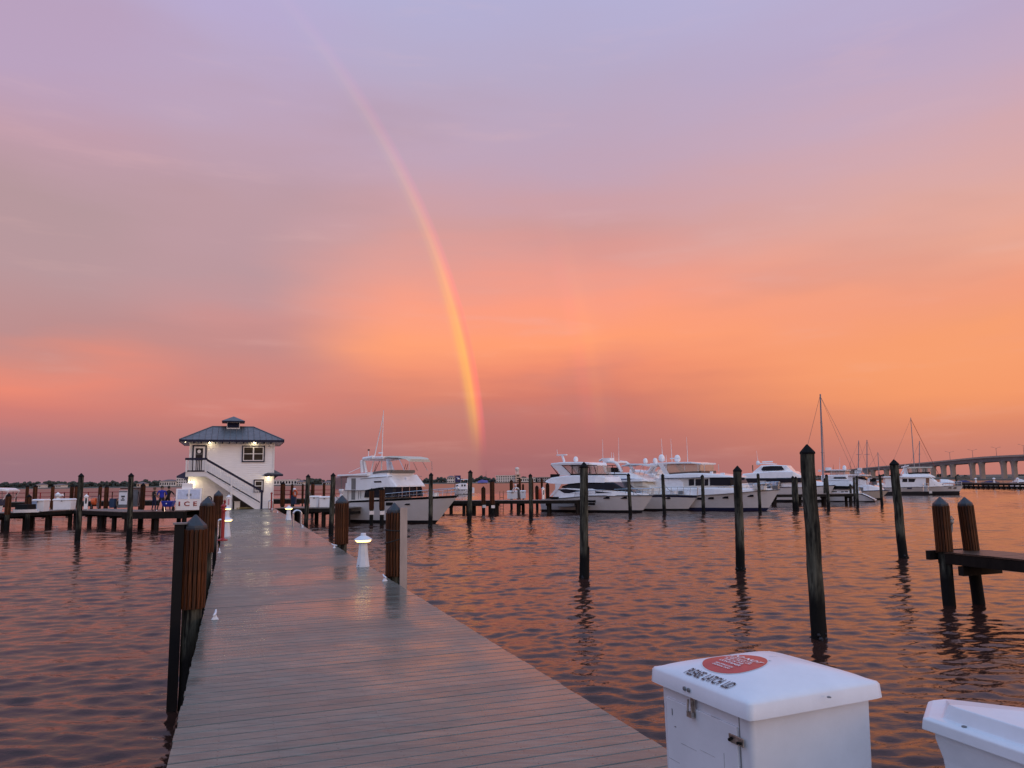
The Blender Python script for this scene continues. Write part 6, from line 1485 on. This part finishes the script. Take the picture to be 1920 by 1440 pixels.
BH = Y6.block('bridge_house', [(1412, 884.6, 887, 1.8), (1427, 872.6, 887, 1.85), (1450, 871.6, 886, 1.85), (1476, 872.6, 885, 1.75), (1489, 883.6, 886, 1.4)], GEL, tip=.92)
Y6.panel('bridge_window', [(1427.5, 880), (1432, 874.6), (1445, 873.8), (1458, 873.6), (1466, 873.8), (1471, 880.8), (1458, 882), (1445, 882.4), (1430, 882.6)], DARKGL, BH, off=.14)
Y6.panel('name_lettering', [(1438, 890.8), (1459, 891.4), (1459, 892.4), (1438, 891.8)], GREYM, UB)
Y6.dome(1421, 863.8, 872.4, -.4, par=BH); Y6.slab('radar_platform', [(1424, 868, 870, .9), (1452, 869, 871, .9)], GEL, BH); Y6.box('radar_bar', 1439, 864.6, 867.2, 0, 1.3, .3, GEL, BH); Y6.tube('antenna', [(1421, 864, -.4), (1418.5, 845, -.4)], [.03, .012], GEL, BH)
Y6.box('ensign_staff', 1411, 872, 884, 0., .12, .12, TEAK); Y6.tube('davit', [(1394, 901, -2.2), (1396, 909, -2.2), (1402, 912, -2.2), (1412, 911, -2.2)], .12, GEL)
for px, py, w_, m_ in ((1429, 905, 1.0, WCANVAS), (1440, 906.5, .8, GEL), (1451, 906, 1.1, ICEPAN), (1460, 907, .5, GREYM), (1433, 911, 1.2, GREYM), (1447, 912, .8, TEALB)): Y6.box('deck_gear', px, py-3.4, py+4, -2.5, w_, .5, m_)
# --- sailing catamaran, stern steps towards us on the right
Y7 = Boat('sailing_catamaran', 'white sailing catamaran with tall mast and stepped stern behind the tallest piling', 'catamaran', atz(1482, 940, 0), 150, 3.2, near=1)
Y7.xs_ = 0
Y7.hull((1472, 920), (1640, 936), [(1480, 922), (1532, 924.2), (1594, 925), (1614, 925), (1624, 929), (1634, 934.5), (1640, 937)], boot=.12, rub=BLACK)
CK = Y7.block('trunk_cabin', [(1500, 917, 925, 1.2), (1532, 916, 925, 1.25), (1556, 915.5, 925, 1.3), (1594, 917, 925.4, 1.3), (1612, 921, 925.6, 1.1)], GEL, tip=.95)
for a, c_, y in ((1557, 1569, 922), (1577, 1582, 922.3), (1584, 1590, 922)): Y7.panel('cabin_window', [(a, y-1), (c_, y-1), (c_, y+.8), (a, y+.8)], DARKGL, CK)
Y7.block('bridge_deck_cabin', [(1500, 903, 912, 1.7), (1530, 902, 916, 2.0), (1552, 906, 917, 2.0)], GEL, tip=.9); Y7.block('cockpit_shade', [(1555, 912, 916.5, 1.5), (1568, 909.6, 916.5, 1.6), (1594, 911, 916.8, 1.6)], BLACK)
Y7.block('canvas_awning', [(1552, 903, 910.4, 1.7), (1570, 902, 911, 1.75), (1590, 902.6, 911.4, 1.7), (1601, 905, 909.5, 1.5)], WCANVAS, tip=.8)
Y7.tube('mast', [(1544, 912, -.2), (1538, 739, -.2)], [.13, .09], ALU, n=8)
for y_, hw in ((793, .9), (848.5, 1.1)):
    x, z = Y7.pt(1540+(y_-793)*.035, y_, -.2); b = MB(); b.tube([(x, -hw-.2, z), (x, hw-.2, z)], .045, 5); part('spreader', b, ALU, Y7.T)
Y7.tube('forestay', [(1537.6, 742, -.2), (1506, 868, -.2), (1496, 905, -.2)], .022, GREYM)
Y7.tube('backstay', [(1538.6, 744, -.2), (1570, 818, -.2), (1594, 872, -.2), (1606, 905, -.4)], .02, GREYM); Y7.tube('backstay', [(1538.6, 744, .4), (1580, 824, .8), (1602, 874, 1.), (1612, 905, 1.)], .02, GREYM); Y7.tube('shroud', [(1538.4, 752, .3), (1545.5, 850, 1.2), (1548, 912, 1.2)], .02, GREYM)
Y7.tube('boom', [(1543, 899, 0), (1592, 901, 0)], .14, WCANVAS); Y7.tube('stern_rail', [(1612, 924, 1.1), (1612, 913, 1.1), (1626, 914, 1.1), (1628, 925, 1.1)], .03, STEEL); Y7.box('outboard', 1614, 913, 920, .6, .5, .4, GREYM)
# --- fishing yachts behind the catamaran
Y8 = Boat('sport_fisher', 'tan lit sport fishing yacht with tuna hardtop behind the catamaran mast', 'yacht', (1606, 931), -38, 4.2)
Y8.hull((1620, 908), (1530, 912), [(1534, 909), (1580, 908)], boot=.2); Y8.block('house', [(1540, 891, 910, 1.7), (1585, 890, 909, 1.7), (1606, 901, 908, 1.1)], GEL); Y8.block('bridge_enclosure', [(1556, 882.5, 893, 1.4), (1584, 882.5, 892.5, 1.4), (1590, 890, 892.8, 1.1)], VINYL); Y8.slab('hard_top', [(1548, 880.6, 882.4, 1.5), (1586, 880.4, 882.4, 1.5)], GEL); Y8.block('windscreen', [(1563, 893.6, 897.6, 1.74), (1585, 893, 897, 1.72), (1594, 896, 897.6, 1.4)], DARKGL)
Y8.dome(1583, 872.6, 881, 0); Y8.box('radar', 1553, 876.5, 880.8, 0, .8, .6, GEL); Y8.box('light', 1537, 881, 884.5, 0, .4, .4, GEL)
for a in (1560, 1574, 1585): Y8.tube('post', [(a, 882, -1.4), (a-2, 893, -1.4)], .04, GEL2, sym=True)
for px, y1 in ((1562.5, 871), (1574.5, 857), (1594, 866)): Y8.tube('antenna', [(px, 882, .6), (px, y1, .6)], [.03, .015], GEL if px == 1574.5 else BLACK)
Y9 = Boat('sport_fisher', 'white open fishing boat with grey hull left of the houseboat cruiser', 'boat', (1650, 936.5), -38, 3.8)
Y9.hull((1668, 918.4), (1585, 928), [(1592, 921), (1630, 919.6), (1650, 918.8)], boot=.2, m=GEL2); Y9.block('cuddy', [(1596, 908, 921, 1.3), (1630, 909, 920.6, 1.4), (1648, 913, 920, 1.0), (1656, 917, 919.8, .6)], GEL, tip=.9)
Y9.block('wheelhouse', [(1590, 892, 909, 1.2), (1612, 892, 909, 1.2), (1624, 899, 909, 1.0)], GEL); Y9.block('windscreen', [(1608, 893.6, 897.6, 1.22), (1616, 894.2, 898.6, 1.16), (1624, 897.6, 900, 1.05)], DARKGL, tip=1.); Y9.slab('hard_top', [(1586, 889.6, 891.6, 1.4), (1624, 890, 892, 1.4)], GEL)
for px, py, w_, m_ in ((1609, 884, .8, WCANVAS), (1622, 882.5, .6, GREYM), (1612, 879.8, .5, GEL), (1637, 900, .7, BLACK), (1640, 905, .5, GREYM), (1631, 899, .5, GEL), (1634, 907, .6, PINKV)): Y9.box('deck_gear', px, py-2.5, py+4, -.6, w_, .5, m_)
# --- houseboat cruiser
Y10 = Boat('houseboat', 'broad white houseboat cruiser with brown door and black waterline at the right', 'houseboat', (1796, 927.3), -22, 4.8)
Y10.hull((1806, 910), (1655, 920), [(1660, 914), (1744, 911.8), (1780, 910.6)], boot=.55, rub=GREYM)
M10 = Y10.block('house', [(1660, 895.6, 914, 2.2), (1700, 895.2, 913.4, 2.25), (1742, 895, 912.6, 2.2), (1758, 903.6, 912, 1.9), (1768, 906.6, 911.6, 1.5), (1786, 908.6, 911, .9)], GEL, tip=.95)
Y10.panel('side_window', [(1692, 897.4), (1701.4, 897.4), (1701.4, 903.8), (1692, 903.8)], DARKGL, M10); Y10.panel('side_window', [(1703.2, 897.4), (1717, 897.4), (1714.4, 903.8), (1703.2, 903.8)], DARKGL, M10)
Y10.panel('side_door', [(1736, 896.4), (1742.4, 896.6), (1742.4, 911), (1736, 911)], TEAK, M10); Y10.panel('slot_window', [(1752, 908.4), (1768.5, 908), (1769.5, 909.4), (1752, 909.8)], DARKGL, M10)
Y10.slab('sun_deck', [(1656, 893.4, 895.8, 2.3), (1690, 893, 895.4, 2.35), (1746, 893.6, 895.4, 2.25)], GEL); Y10.block('upper_coaming', [(1692, 888.6, 893.6, 1.8), (1716, 888, 893.4, 1.85), (1741, 887.6, 893.2, 1.75), (1752, 894, 895.4, 1.4)], GEL, tip=.9)
Y10.block('windscreen_panel', [(1744, 893, 895, 1.7), (1757, 901.6, 904, 1.5)], GEL, tip=.95); Y10.slab('bimini_top', [(1704, 875.6, 878.4, 1.5), (1748, 875.2, 877.6, 1.5)], CANVAS); Y10.block('bridge_enclosure', [(1705, 878, 887.6, 1.5), (1744, 878, 887, 1.45), (1746, 878.4, 885, 1.3)], VINYL, tip=1.)
Y10.block('dark_coaming', [(1704, 886.2, 888.6, 1.62), (1744, 884.8, 887.6, 1.55)], BLACK, tip=1.)
for px in (1721, 1736): Y10.tube('post', [(px, 878, -1.5), (px, 886, -1.5)], .05, BLACK, sym=True)
Y10.block('tender', [(1764, 898.4, 905.6, .8), (1778, 899, 905.6, .9), (1789, 902.6, 905.6, .4)], GEL, tip=.6); Y10.rail(1748, 1804, .6, 7); Y10.porthole(1705.5, 915.6, .7, .2, NAVY); Y10.porthole(1781, 914.8, .5, .16); Y10.porthole(1790.5, 914.8, .5, .16)
for k in range(2): Y10.tube('boarding_ladder', [(1731+k*9, 905, -2.35), (1731+k*9, 922, -2.4)], .03, STEEL)
for k in range(5): Y10.tube('ladder_rung', [(1731, 907+k*3.4, -2.38), (1740, 907+k*3.4, -2.38)], .025, STEEL)
Y10.box('aft_davit', 1696, 878, 890, -.8, .4, .4, GEL); Y10.tube('davit_arm', [(1690, 888, -1.4), (1697, 872, -1.2), (1702, 889, -1.2)], .10, GEL); Y10.tube('davit_arm', [(1690, 876, .4), (1704, 873, .4)], .08, GEL); Y10.box('fender', 1744.5, 920.5, 925, -2.5, .4, .4, GEL2)
Y10.panel('red_lettering', [(1660.5, 911.2), (1666, 911.2), (1666, 913.2), (1660.5, 913.2)], REDP, M10)
# --- small cabin boat with banner
Y11 = Boat('cabin_boat', 'small pink lit cabin boat behind the bow of the flybridge yacht', 'boat', atz(853, 927, 0), 176, 2.2, near=1)
Y11.hull((851, 917.6), (877, 918), [(856, 917.6), (870, 917.4)], boot=.12, rub=GREYM)
PH = Y11.block('pilothouse', [(854, 909, 917.6, .85), (862, 906.4, 917.5, .9), (874.5, 906.4, 917.4, .9), (876.5, 909, 917.4, .85)], GEL, tip=.9)
for a in (865, 870): Y11.panel('window', [(a, 908.4), (a+3, 908.4), (a+3, 912), (a, 912)], DARKGL, PH)
Y11.panel('windscreen', [(845+9, 910.5), (858.6, 909), (859.4, 911.4), (855, 912.4)], DARKGL, PH)
for a in (861, 866.5, 870.3): Y11.porthole(a, 918.9, .22, .2)
Y11.box('outboard', 887.5, 914, 925, .2, .5, .5, GEL); Y11.tube('rail', [(864, 905, .6), (864, 899, .6), (877, 899, .6), (877, 906, .6)], .04, GEL); Y11.slab('canopy_top', [(863, 898.4, 899.6, .8), (878, 898.4, 899.6, .8)], GEL)
P = aty(858.8, 905, 120); T = thing('banner', 'square dark blue banner with white mark on a pole above the small cabin boat', 'banner', (P[0], 120, 0), 0)
zt, zb = aty(859, 891.5, 120)[2], aty(859, 903.5, 120)[2]; w = 10*120/FPX
b = MB(); b.tube([(-w/2-.08, 0, 0), (-w/2-.08, 0, zt+.1)], .06, 6); part('pole', b, GREYM, T); b = MB(); b.box((0, 0, (zt+zb)/2), (w, .04, zt-zb)); part('flag', b, mat('indigo_cloth', (.03, .025, .12), .7), T)
b = MB(); b.ball((.08, -.05, (zt+zb)/2-.05), .22, 8, sz=.8); b.box((-.1, -.04, (zt+zb)/2+.22), (.3, .03, .09)); part('mark', b, WPRINT, T)
Y12 = Boat('covered_boat', 'boat under a violet blue cover at the far shore left of the pale hotel', 'boat', atz(894, 906.8, 0), 175, 5.0, near=1)
Y12.hull((891, 903), (914, 904), [(896, 903), (910, 903)], boot=.3); Y12.block('cover', [(896, 902, 905, 3.5), (903, 899.4, 905, 4.0), (914, 901, 905, 4)], mat('violet_cover', (.12, .11, .34), .7), tip=.5)
# --- left edge boats
Y13 = Boat('centre_console_boat', 'small white boat with arched hardtop cut by the left frame edge', 'boat', atz(30, 975, 0)+np.array([-3.2, 2.5, 0]), 0, 2.5)
Y13.hull((6, 946), (-70, 948), [(-60, 948), (-20, 947)], boot=.12, rub=NAVY); Y13.slab('hard_top', [(-50, 915.4, 920, 1.0), (-20, 914.6, 920, 1.05), (4, 915.4, 920.4, 1.0), (16, 918.4, 921.4, .8)], GEL)
Y13.tube('post', [(6, 937, -.8), (17, 920, -.8)], .04, GEL, sym=True); Y13.tube('post', [(4, 940, -.8), (4, 920, -.8)], .03, GREYM, sym=True); Y13.box('console', -5, 936, 948, 0, 1.0, .9, TEALB)
P = atz(33, 962, DZ); Y14 = Boat('inflatable_dinghy', 'black and white dinghy lying on the dock between the two left brown posts', 'dinghy', np.array([P[0]+.9, P[1]+.6, 0]), 176, 1.5, near=1)
b = MB(); b.loft([[(x, y*k, DZ+z) for y, z in ((-.5, .02), (.5, .02), (.56, .24), (.42, .24), (.4, .12), (-.4, .12), (-.42, .24), (-.56, .24))] for x, k in ((-.2, .25), (.2, .75), (.6, 1.), (1.3, 1.), (1.36, .95))]); part('hull', b, GEL, Y14.T, True)
b = MB(); b.loft([[(x, y, DZ+z) for y, z in ((-.46, .2), (.46, .2), (.4, .6), (-.4, .6))] for x in (.3, .7, 1.25)]); part('cover', b, BLACK, Y14.T)
P = atz(68, 957, DZ); T = thing('bent_pipe_vent', 'white curved vent pipe left of the blue and white dock cabinet behind the brown post', 'vent', (P[0]-1.0, P[1]+4.5, DZ), 0)
h = aty(47, 929, P[1]+4.5)[2]-DZ; b = MB(); b.tube([(0, 0, 0), (0, 0, h-.3), (.12, 0, h-.08), (.35, 0, h)], .11, 8); part('pipe', b, GEL, T)
# --- far sailing boats: hull, mast, boom, stays
def sailboat(label, mx, mtop, wl, hd, L=10., lean=0, rigcol=None, fore=1):
    P = atz(mx+lean, wl, 0); T = thing('sailboat', label, 'sailboat', (P[0], P[1], 0), rad(hd), 'far sailing boats right of the catamaran')
    top = aty(mx, mtop, P[1]); H = top[2]; B_ = L*.3
    b = MB(); secs = []
    for f in np.linspace(0, 1, 11):
        x = -L*.55+L*f*1.0; hb = B_/2*(1-abs(2*f-.9)**2.6*.8) if f < 1 else .03; hb = max(.05, hb); z = .95+.25*f
        secs.append([(x, -hb, z), (x, -hb*.8, .05), (x, 0, -.4), (x, hb*.8, .05), (x, hb, z)])
    b.loft(secs); part('hull', b, GEL, T, True)
    b = MB(); b.loft([[(x, -w_, 1.0), (x, w_, 1.0), (x, w_*.8, z), (x, -w_*.8, z)] for x, w_, z in ((-L*.25, B_*.33, 1.55), (0, B_*.33, 1.6), (L*.18, B_*.25, 1.3))]); part('cabin', b, GEL, T)
    dx = (top-P)@np.array([math.cos(rad(hd)), math.sin(rad(hd)), 0]); dy = (top-P)@np.array([-math.sin(rad(hd)), math.cos(rad(hd)), 0])
    b = MB(); b.tube([(0, 0, 1), (dx, dy, H)], [.13, .08], 6); part('mast', b, ALU, T)
    b = MB(); b.tube([(dx, dy, H*.98), (L*.44*fore, 0, 1.2)], .05 if rigcol else .022, 5); part('forestay', b, rigcol or GREYM, T)
    b = MB(); b.tube([(dx, dy, H*.98), (-L*.52*fore, 0, 1.2)], .02, 4); part('backstay', b, GREYM, T)
    b = MB(); b.tube([(0, 0, 2.1), (-L*.36*fore, 0, 2.1)], .16, 6); part('boom', b, WCANVAS, T)
    for z in (.45, .72):
        b = MB(); b.tube([(dx*z, -.7+dy*z, H*z), (dx*z, .7+dy*z, H*z)], .035, 4); part('spreader', b, ALU, T)
    return T
FURL = mat('red_furled_sail', (.28, .06, .03), .7)
sailboat('sailing boat with thin grey mast, left of the two close masts right of the catamaran', 1610, 826, 920, 20, 9)
sailboat('sailing boat with grey mast, right of the two close masts right of the catamaran', 1625.5, 825, 922, 20, 9, 1)
sailboat('sailing boat with short thin mast between the catamaran and the houseboat cruiser', 1646, 848, 918, -20, 9, 4)
sailboat('sailing boat with tall mast and red furled foresail behind the houseboat cruiser', 1707.5, 783, 917, -18, 13, 10, FURL)
sailboat('sailing boat with brown slim mast just right of the tallest mast behind the houseboat', 1724, 827, 915, 180, 10, 0)
# boats and bank below the bridge
for i, (x0, x1, yt, yb, m_, lab) in enumerate(((1800, 1822, 900.5, 906, 'v', 'dark violet covered boat moored under the bridge, left one'), (1850, 1872, 901, 906, 'v', 'dark violet covered boat moored under the bridge, middle one'), (1905, 1925, 898.5, 905, 'w', 'white cabin boat moored under the bridge at the right frame edge'))):
    B_ = Boat('moored_boat', lab, 'boat', atz(x1, 906.5, 0)*np.array([.72, .72, 1]), 0, 2.6)
    B_.hull((x1+2, 903.4), (x0, 904.4), [(x0+2, 904), (x1-4, 903.8)], boot=.15, m=GEL if m_ == 'w' else GREYM)
    B_.block('cover', [(x0+2, yt+2, yb-1.6, 1.0), ((x0+x1)/2, yt, yb-1.6, 1.1), (x1-4, yt+2, yb-2, .7)], GEL if m_ == 'w' else MATS['indigo_cloth'], tip=.6)
b = MB(); q0 = aty(1795, 901, 420); q1 = aty(2010, 900, 420); zt = aty(1880, 897.6, 420)[2]
b.box(((q0[0]+q1[0])/2, 420, zt/2), (q1[0]-q0[0], .6, zt)); T = thing('sea_wall', 'long grey green sea wall behind the bridge piers', 'wall', (0, 0, 0)); part('wall', b, mat('grey_green_wall', (.12, .14, .13), .8, var=.2, vscale=.3), T)
b = MB(); q0 = aty(1700, 901, 560); q1 = aty(2100, 900, 560); b.add([(q0[0], 560, -.2), (q1[0], 560, -.2), (q1[0], 566, 1.4), (q0[0], 566, 1.4), (q1[0], 900, 2.), (q0[0], 900, 2.)], [(0, 1, 2, 3), (3, 2, 4, 5)]); struct('bridge_bank', b, SHORE)
for px, lab in ((1832, 'small white lamp bollard on the breakwater pier, left one'), (1866.5, 'small white lamp bollard on the breakwater pier, middle one'), (1911, 'small white lamp bollard on the breakwater pier, right one')):
    k = ray(px, 912); k = k[0]/k[1]; d_ = A1-A0; t_ = (k*A0[1]-A0[0])/(d_[0]-k*d_[1]); Q = A0+d_*t_
    T = thing('bollard_lamp', lab, 'bollard lamp', (Q[0], Q[1]+.3, 1.33), 0, 'lamp bollards on the breakwater pier'); b = MB(); b.lathe((0, 0, 0), [(.22, 0), (.13, .7)], 8); part('column', b, GEL, T); b = MB(); b.lathe((0, 0, .72), [(.12, 0), (.34, .08), (.30, .2), (.08, .36)], 10); part('hood', b, GEL, T)

# --- mooring lines
def mline(label, a, b_, Ya, Yb, sag=.25, m=None):
    A = aty(a[0], a[1], Ya); B = aty(b_[0], b_[1], Yb); T = thing('mooring_line', label, 'rope', tuple(A), 0); b = MB(); pts = []
    for k in range(9):
        f = k/8; q = A+(B-A)*f-A; pts.append((q[0], q[1], q[2]-sag*4*f*(1-f)))
    b.tube(pts, .022, 5); part('line', b, m or ROPEG, T)
def yw(px, py): return atz(px, py, 0)[1]
mline('mooring line from the piling before the navy striped bow to its foredeck', (1243, 905), (1266, 922), yw(1246, 965.5), Y3.O[1]+1.5)
mline('mooring line from the piling before the square windows to the big yacht bow', (1319, 928), (1384, 921), yw(1319.5, 963), Y4.O[1]+1.5, .3)
mline('mooring line from the piling left of the flybridge yacht cabin to its stern', (623, 915), (640, 936), yw(620.5, 1005), Y1.O[1]+5)
mline('mooring line from the flybridge yacht bow to the piling beside the cabin boat', (846, 929.5), (880, 917), Y1.O[1]-1.2, yw(879.3, 980), .2)
mline('mooring line from the piling before the sleek yacht foredeck to its bow', (1179, 912), (1206, 928), yw(1182, 968), Y2.O[1]+.6)
# ================================================================== people (one continuous skinned body each)
def person(label, loc, rot, joints, rads, edges, colour, extras, scale=1.):
    me = bpy.data.meshes.new('body'); names = list(joints); idx = {n: i for i, n in enumerate(names)}
    me.from_pydata([joints[n] for n in names], [(idx[a], idx[b]) for a, b in edges], [])
    o = bpy.data.objects.new('tmp_body', me); COL.objects.link(o)
    sk = o.modifiers.new('skin', 'SKIN'); sk.use_smooth_shade = True; sv = me.skin_vertices[0].data
    for n in names:
        r = rads[n]; sv[idx[n]].radius = r if isinstance(r, tuple) else (r, r); sv[idx[n]].use_root = n == 'pelvis'
    sb = o.modifiers.new('sub', 'SUBSURF'); sb.levels = 1; sb.render_levels = 1
    bpy.context.view_layer.update(); dg = bpy.context.evaluated_depsgraph_get(); bm_ = bpy.data.meshes.new_from_object(o.evaluated_get(dg)); bpy.data.objects.remove(o)
    mats = []; 
    for m_ in colour.values():
        if m_ not in mats: mats.append(m_)
    bm_.materials.clear()
    for m_ in mats: bm_.materials.append(m_)
    segs = [(np.array(joints[a]), np.array(joints[b]), mats.index(colour[(a, b)] if (a, b) in colour else colour['*'])) for a, b in edges]
    for p in bm_.polygons:
        c = np.array(p.center); best = (9, 0)
        for a, b, mi in segs:
            t = max(0, min(1, ((c-a)@(b-a))/((b-a)@(b-a)+1e-9))); d = np.linalg.norm(c-a-t*(b-a))
            if d < best[0]: best = (d, mi)
        p.material_index = best[1]; p.use_smooth = True
    T = thing('person', label, 'person', loc, rot); T.scale = (scale,)*3
    bm_.name = 'body'; link('body', bm_, T); extras(T); return T
def human(label, loc, rot, skin_, shirt, pants, sleeves, lean=(0, 0), la=None, ra=None, stance=.1, hair=HAIRD, long_hair=False, shoes=CLWHT, scale=1., bend=0., shirt_low=None):
    lx, ly = lean; hx, hy = lx, ly-bend*.62; nz = 1.42-bend*.42
    J = dict(pelvis=(0, 0, .94), waist=(lx*.4, ly*.4-bend*.15, 1.10-bend*.05), chest=(lx*.8, ly*.8-bend*.45, 1.30-bend*.28), neck=(hx, hy, nz+.05), headb=(hx, hy-.01, nz+.13), head=(hx, hy-.02, nz+.22), crown=(hx, hy-.01, nz+.31),
             hl=(-.10, 0, .90), kl=(-.11-stance*.3, -.03, .50), al=(-.12-stance*.6, .02, .09), tl=(-.13-stance*.7, -.14, .03), hr=(.10, 0, .90), kr=(.11+stance*.3, -.02, .50), ar=(.12+stance*.6, .03, .09), tr=(.13+stance*.7, -.13, .03))
    sh = nz-.02
    la = la or [(-.20, 0, sh), (-.27, .02, sh-.28), (-.25, -.05, sh-.52)]; ra = ra or [(.20, 0, sh), (.27, .02, sh-.28), (.25, -.05, sh-.52)]
    for nm, q in (('l', la), ('r', ra)):
        q = [(x+lx*.9, y+ly*.9-(bend*.55 if i == 0 else bend*.6), z) for i, (x, y, z) in enumerate(q)]
        e, w = np.array(q[1]), np.array(q[2]); d = (w-e)/np.linalg.norm(w-e); side = np.array([1., 0, 0]) if abs(d[0]) < .8 else np.array([0, 1., 0]); side -= d*(side@d); side /= np.linalg.norm(side)
        J['s'+nm], J['e'+nm], J['w'+nm] = q[0], tuple(e), tuple(w); J['p'+nm] = tuple(w+d*.09)
        for i, (off, ln) in enumerate(((-.036, .075), (-.012, .09), (.012, .085), (.035, .065))):
            J['f%d%s' % (i, nm)] = tuple(w+d*(.09+ln)+side*off+np.array([0, -.02, 0]))
        J['th'+nm] = tuple(w+d*.06-side*.065)
    R = dict(pelvis=(.15, .11), waist=(.135, .10), chest=(.165, .115), neck=.055, headb=.075, head=(.082, .10), crown=.06, hl=.09, hr=.09, kl=.058, kr=.058, al=.042, ar=.042, tl=.035, tr=.035)
    for s in 'lr':
        R.update({'s'+s: .065, 'e'+s: .043, 'w'+s: .030, 'p'+s: (.035, .018), 'th'+s: .010}); R.update({'f%d%s' % (i, s): .009 for i in range(4)})
    E = [('pelvis', 'waist'), ('waist', 'chest'), ('chest', 'neck'), ('neck', 'headb'), ('headb', 'head'), ('head', 'crown')]; Cc = {'*': skin_, ('pelvis', 'waist'): shirt_low or shirt, ('waist', 'chest'): shirt, ('chest', 'neck'): shirt}
    for s in 'lr':
        leg = [('pelvis', 'h'+s), ('h'+s, 'k'+s), ('k'+s, 'a'+s), ('a'+s, 't'+s)]; E += leg
        for e in leg[:3]: Cc[e] = pants
        Cc[leg[3]] = shoes
        E += [('chest', 's'+s), ('s'+s, 'e'+s), ('e'+s, 'w'+s), ('w'+s, 'p'+s), ('w'+s, 'th'+s)]+[('p'+s, 'f%d%s' % (i, s)) for i in range(4)]
        Cc[('chest', 's'+s)] = shirt; Cc[('s'+s, 'e'+s)] = sleeves[0]; Cc[('e'+s, 'w'+s)] = sleeves[1]
    hd = J['head']
    def ex(T):
        b = MB(); c = (hd[0], hd[1]+.022, hd[2]+.035); b.lathe(c, [(.085, -.10), (.103, -.03), (.104, .03), (.08, .08), (.03, .108)], 12, sy=1.0); part('hair', b, hair, T, True)
        if long_hair:
            b = MB(); b.loft([[(c[0]-w, c[1]+.05, z), (c[0]+w, c[1]+.05, z), (c[0]+w, c[1]+.10, z), (c[0]-w, c[1]+.10, z)] for w, z in ((.085, c[2]), (.09, c[2]-.15), (.06, c[2]-.30))]); part('ponytail', b, hair, T, True)
        for sx_ in (-1, 1):
            b = MB(); b.ball((hd[0]+sx_*.034, hd[1]-.098, hd[2]+.012), .011, 6); part('eye', b, INK, T)
            b = MB(); b.ball((hd[0]+sx_*.092, hd[1]+.01, hd[2]), .022, 6, sz=1.4); part('ear', b, skin_, T)
        b = MB(); b.hexa([(hd[0]-.014, hd[1]-.125, hd[2]-.03), (hd[0]+.014, hd[1]-.125, hd[2]-.03), (hd[0]+.016, hd[1]-.085, hd[2]-.03), (hd[0]-.016, hd[1]-.085, hd[2]-.03), (hd[0]-.006, hd[1]-.10, hd[2]+.02), (hd[0]+.006, hd[1]-.10, hd[2]+.02), (hd[0]+.006, hd[1]-.085, hd[2]+.02), (hd[0]-.006, hd[1]-.085, hd[2]+.02)]); part('nose', b, skin_, T)
        b = MB(); b.box((hd[0], hd[1]-.095, hd[2]-.055), (.045, .012, .010)); part('mouth', b, mat('lip', (.30, .10, .08), .5) if 'lip' not in MATS else MATS['lip'], T)
    return person(label, loc, rot, J, R, E, Cc, ex, scale)
def on_deck(px, u): 
    s_, _ = on_u(px, 940, u); return W2(s_, u, DZ)
human('person with reddish pinned hair in a black top and navy trousers, leftmost of the three', on_deck(289, 60.6), rad(150), SKIN, CLBLK, CLNAV, (SKIN, SKIN), hair=HAIRB, la=[(-.19, 0, 1.38), (-.26, -.02, 1.12), (-.12, -.2, 1.02)], shirt_low=CLBLK, shoes=CLBLK, scale=.98)
human('person in a bright blue shirt with hands behind the back, middle of the three', on_deck(303, 59.5), rad(20), SKIN, CLBLU, CLBLK, (CLBLU, SKIN), la=[(-.21, 0, 1.40), (-.30, .06, 1.14), (-.10, .17, .98)], ra=[(.21, 0, 1.40), (.31, .04, 1.13), (.22, .06, .90)], stance=.25, scale=1.03)
human('person in a black shirt reaching one arm towards the ice freezer, rightmost of the three', on_deck(314, 60.3), rad(170), SKIN, CLBLK, CLBLK, (CLBLK, SKIN), lean=(-.08, 0), la=[(-.21, 0, 1.38), (-.42, -.03, 1.14), (-.60, -.05, .96)], ra=[(.2, 0, 1.38), (.26, .0, 1.1), (.2, -.1, .9)], stance=.2, scale=1.02)
P = atz(973, 936, DZ)
human('person in a white shirt bending forward between the two white boxes on the middle dock', (P[0], P[1]+.6, DZ), rad(-60), SKIN, CLWHT, MATS['grey_metal'], (CLWHT, SKIN), bend=.62, la=[(-.19, -.1, 1.12), (-.22, -.25, .88), (-.18, -.35, .68)], ra=[(.19, -.1, 1.12), (.22, -.25, .88), (.18, -.35, .68)], hair=CLWHT, shoes=CLBLK)
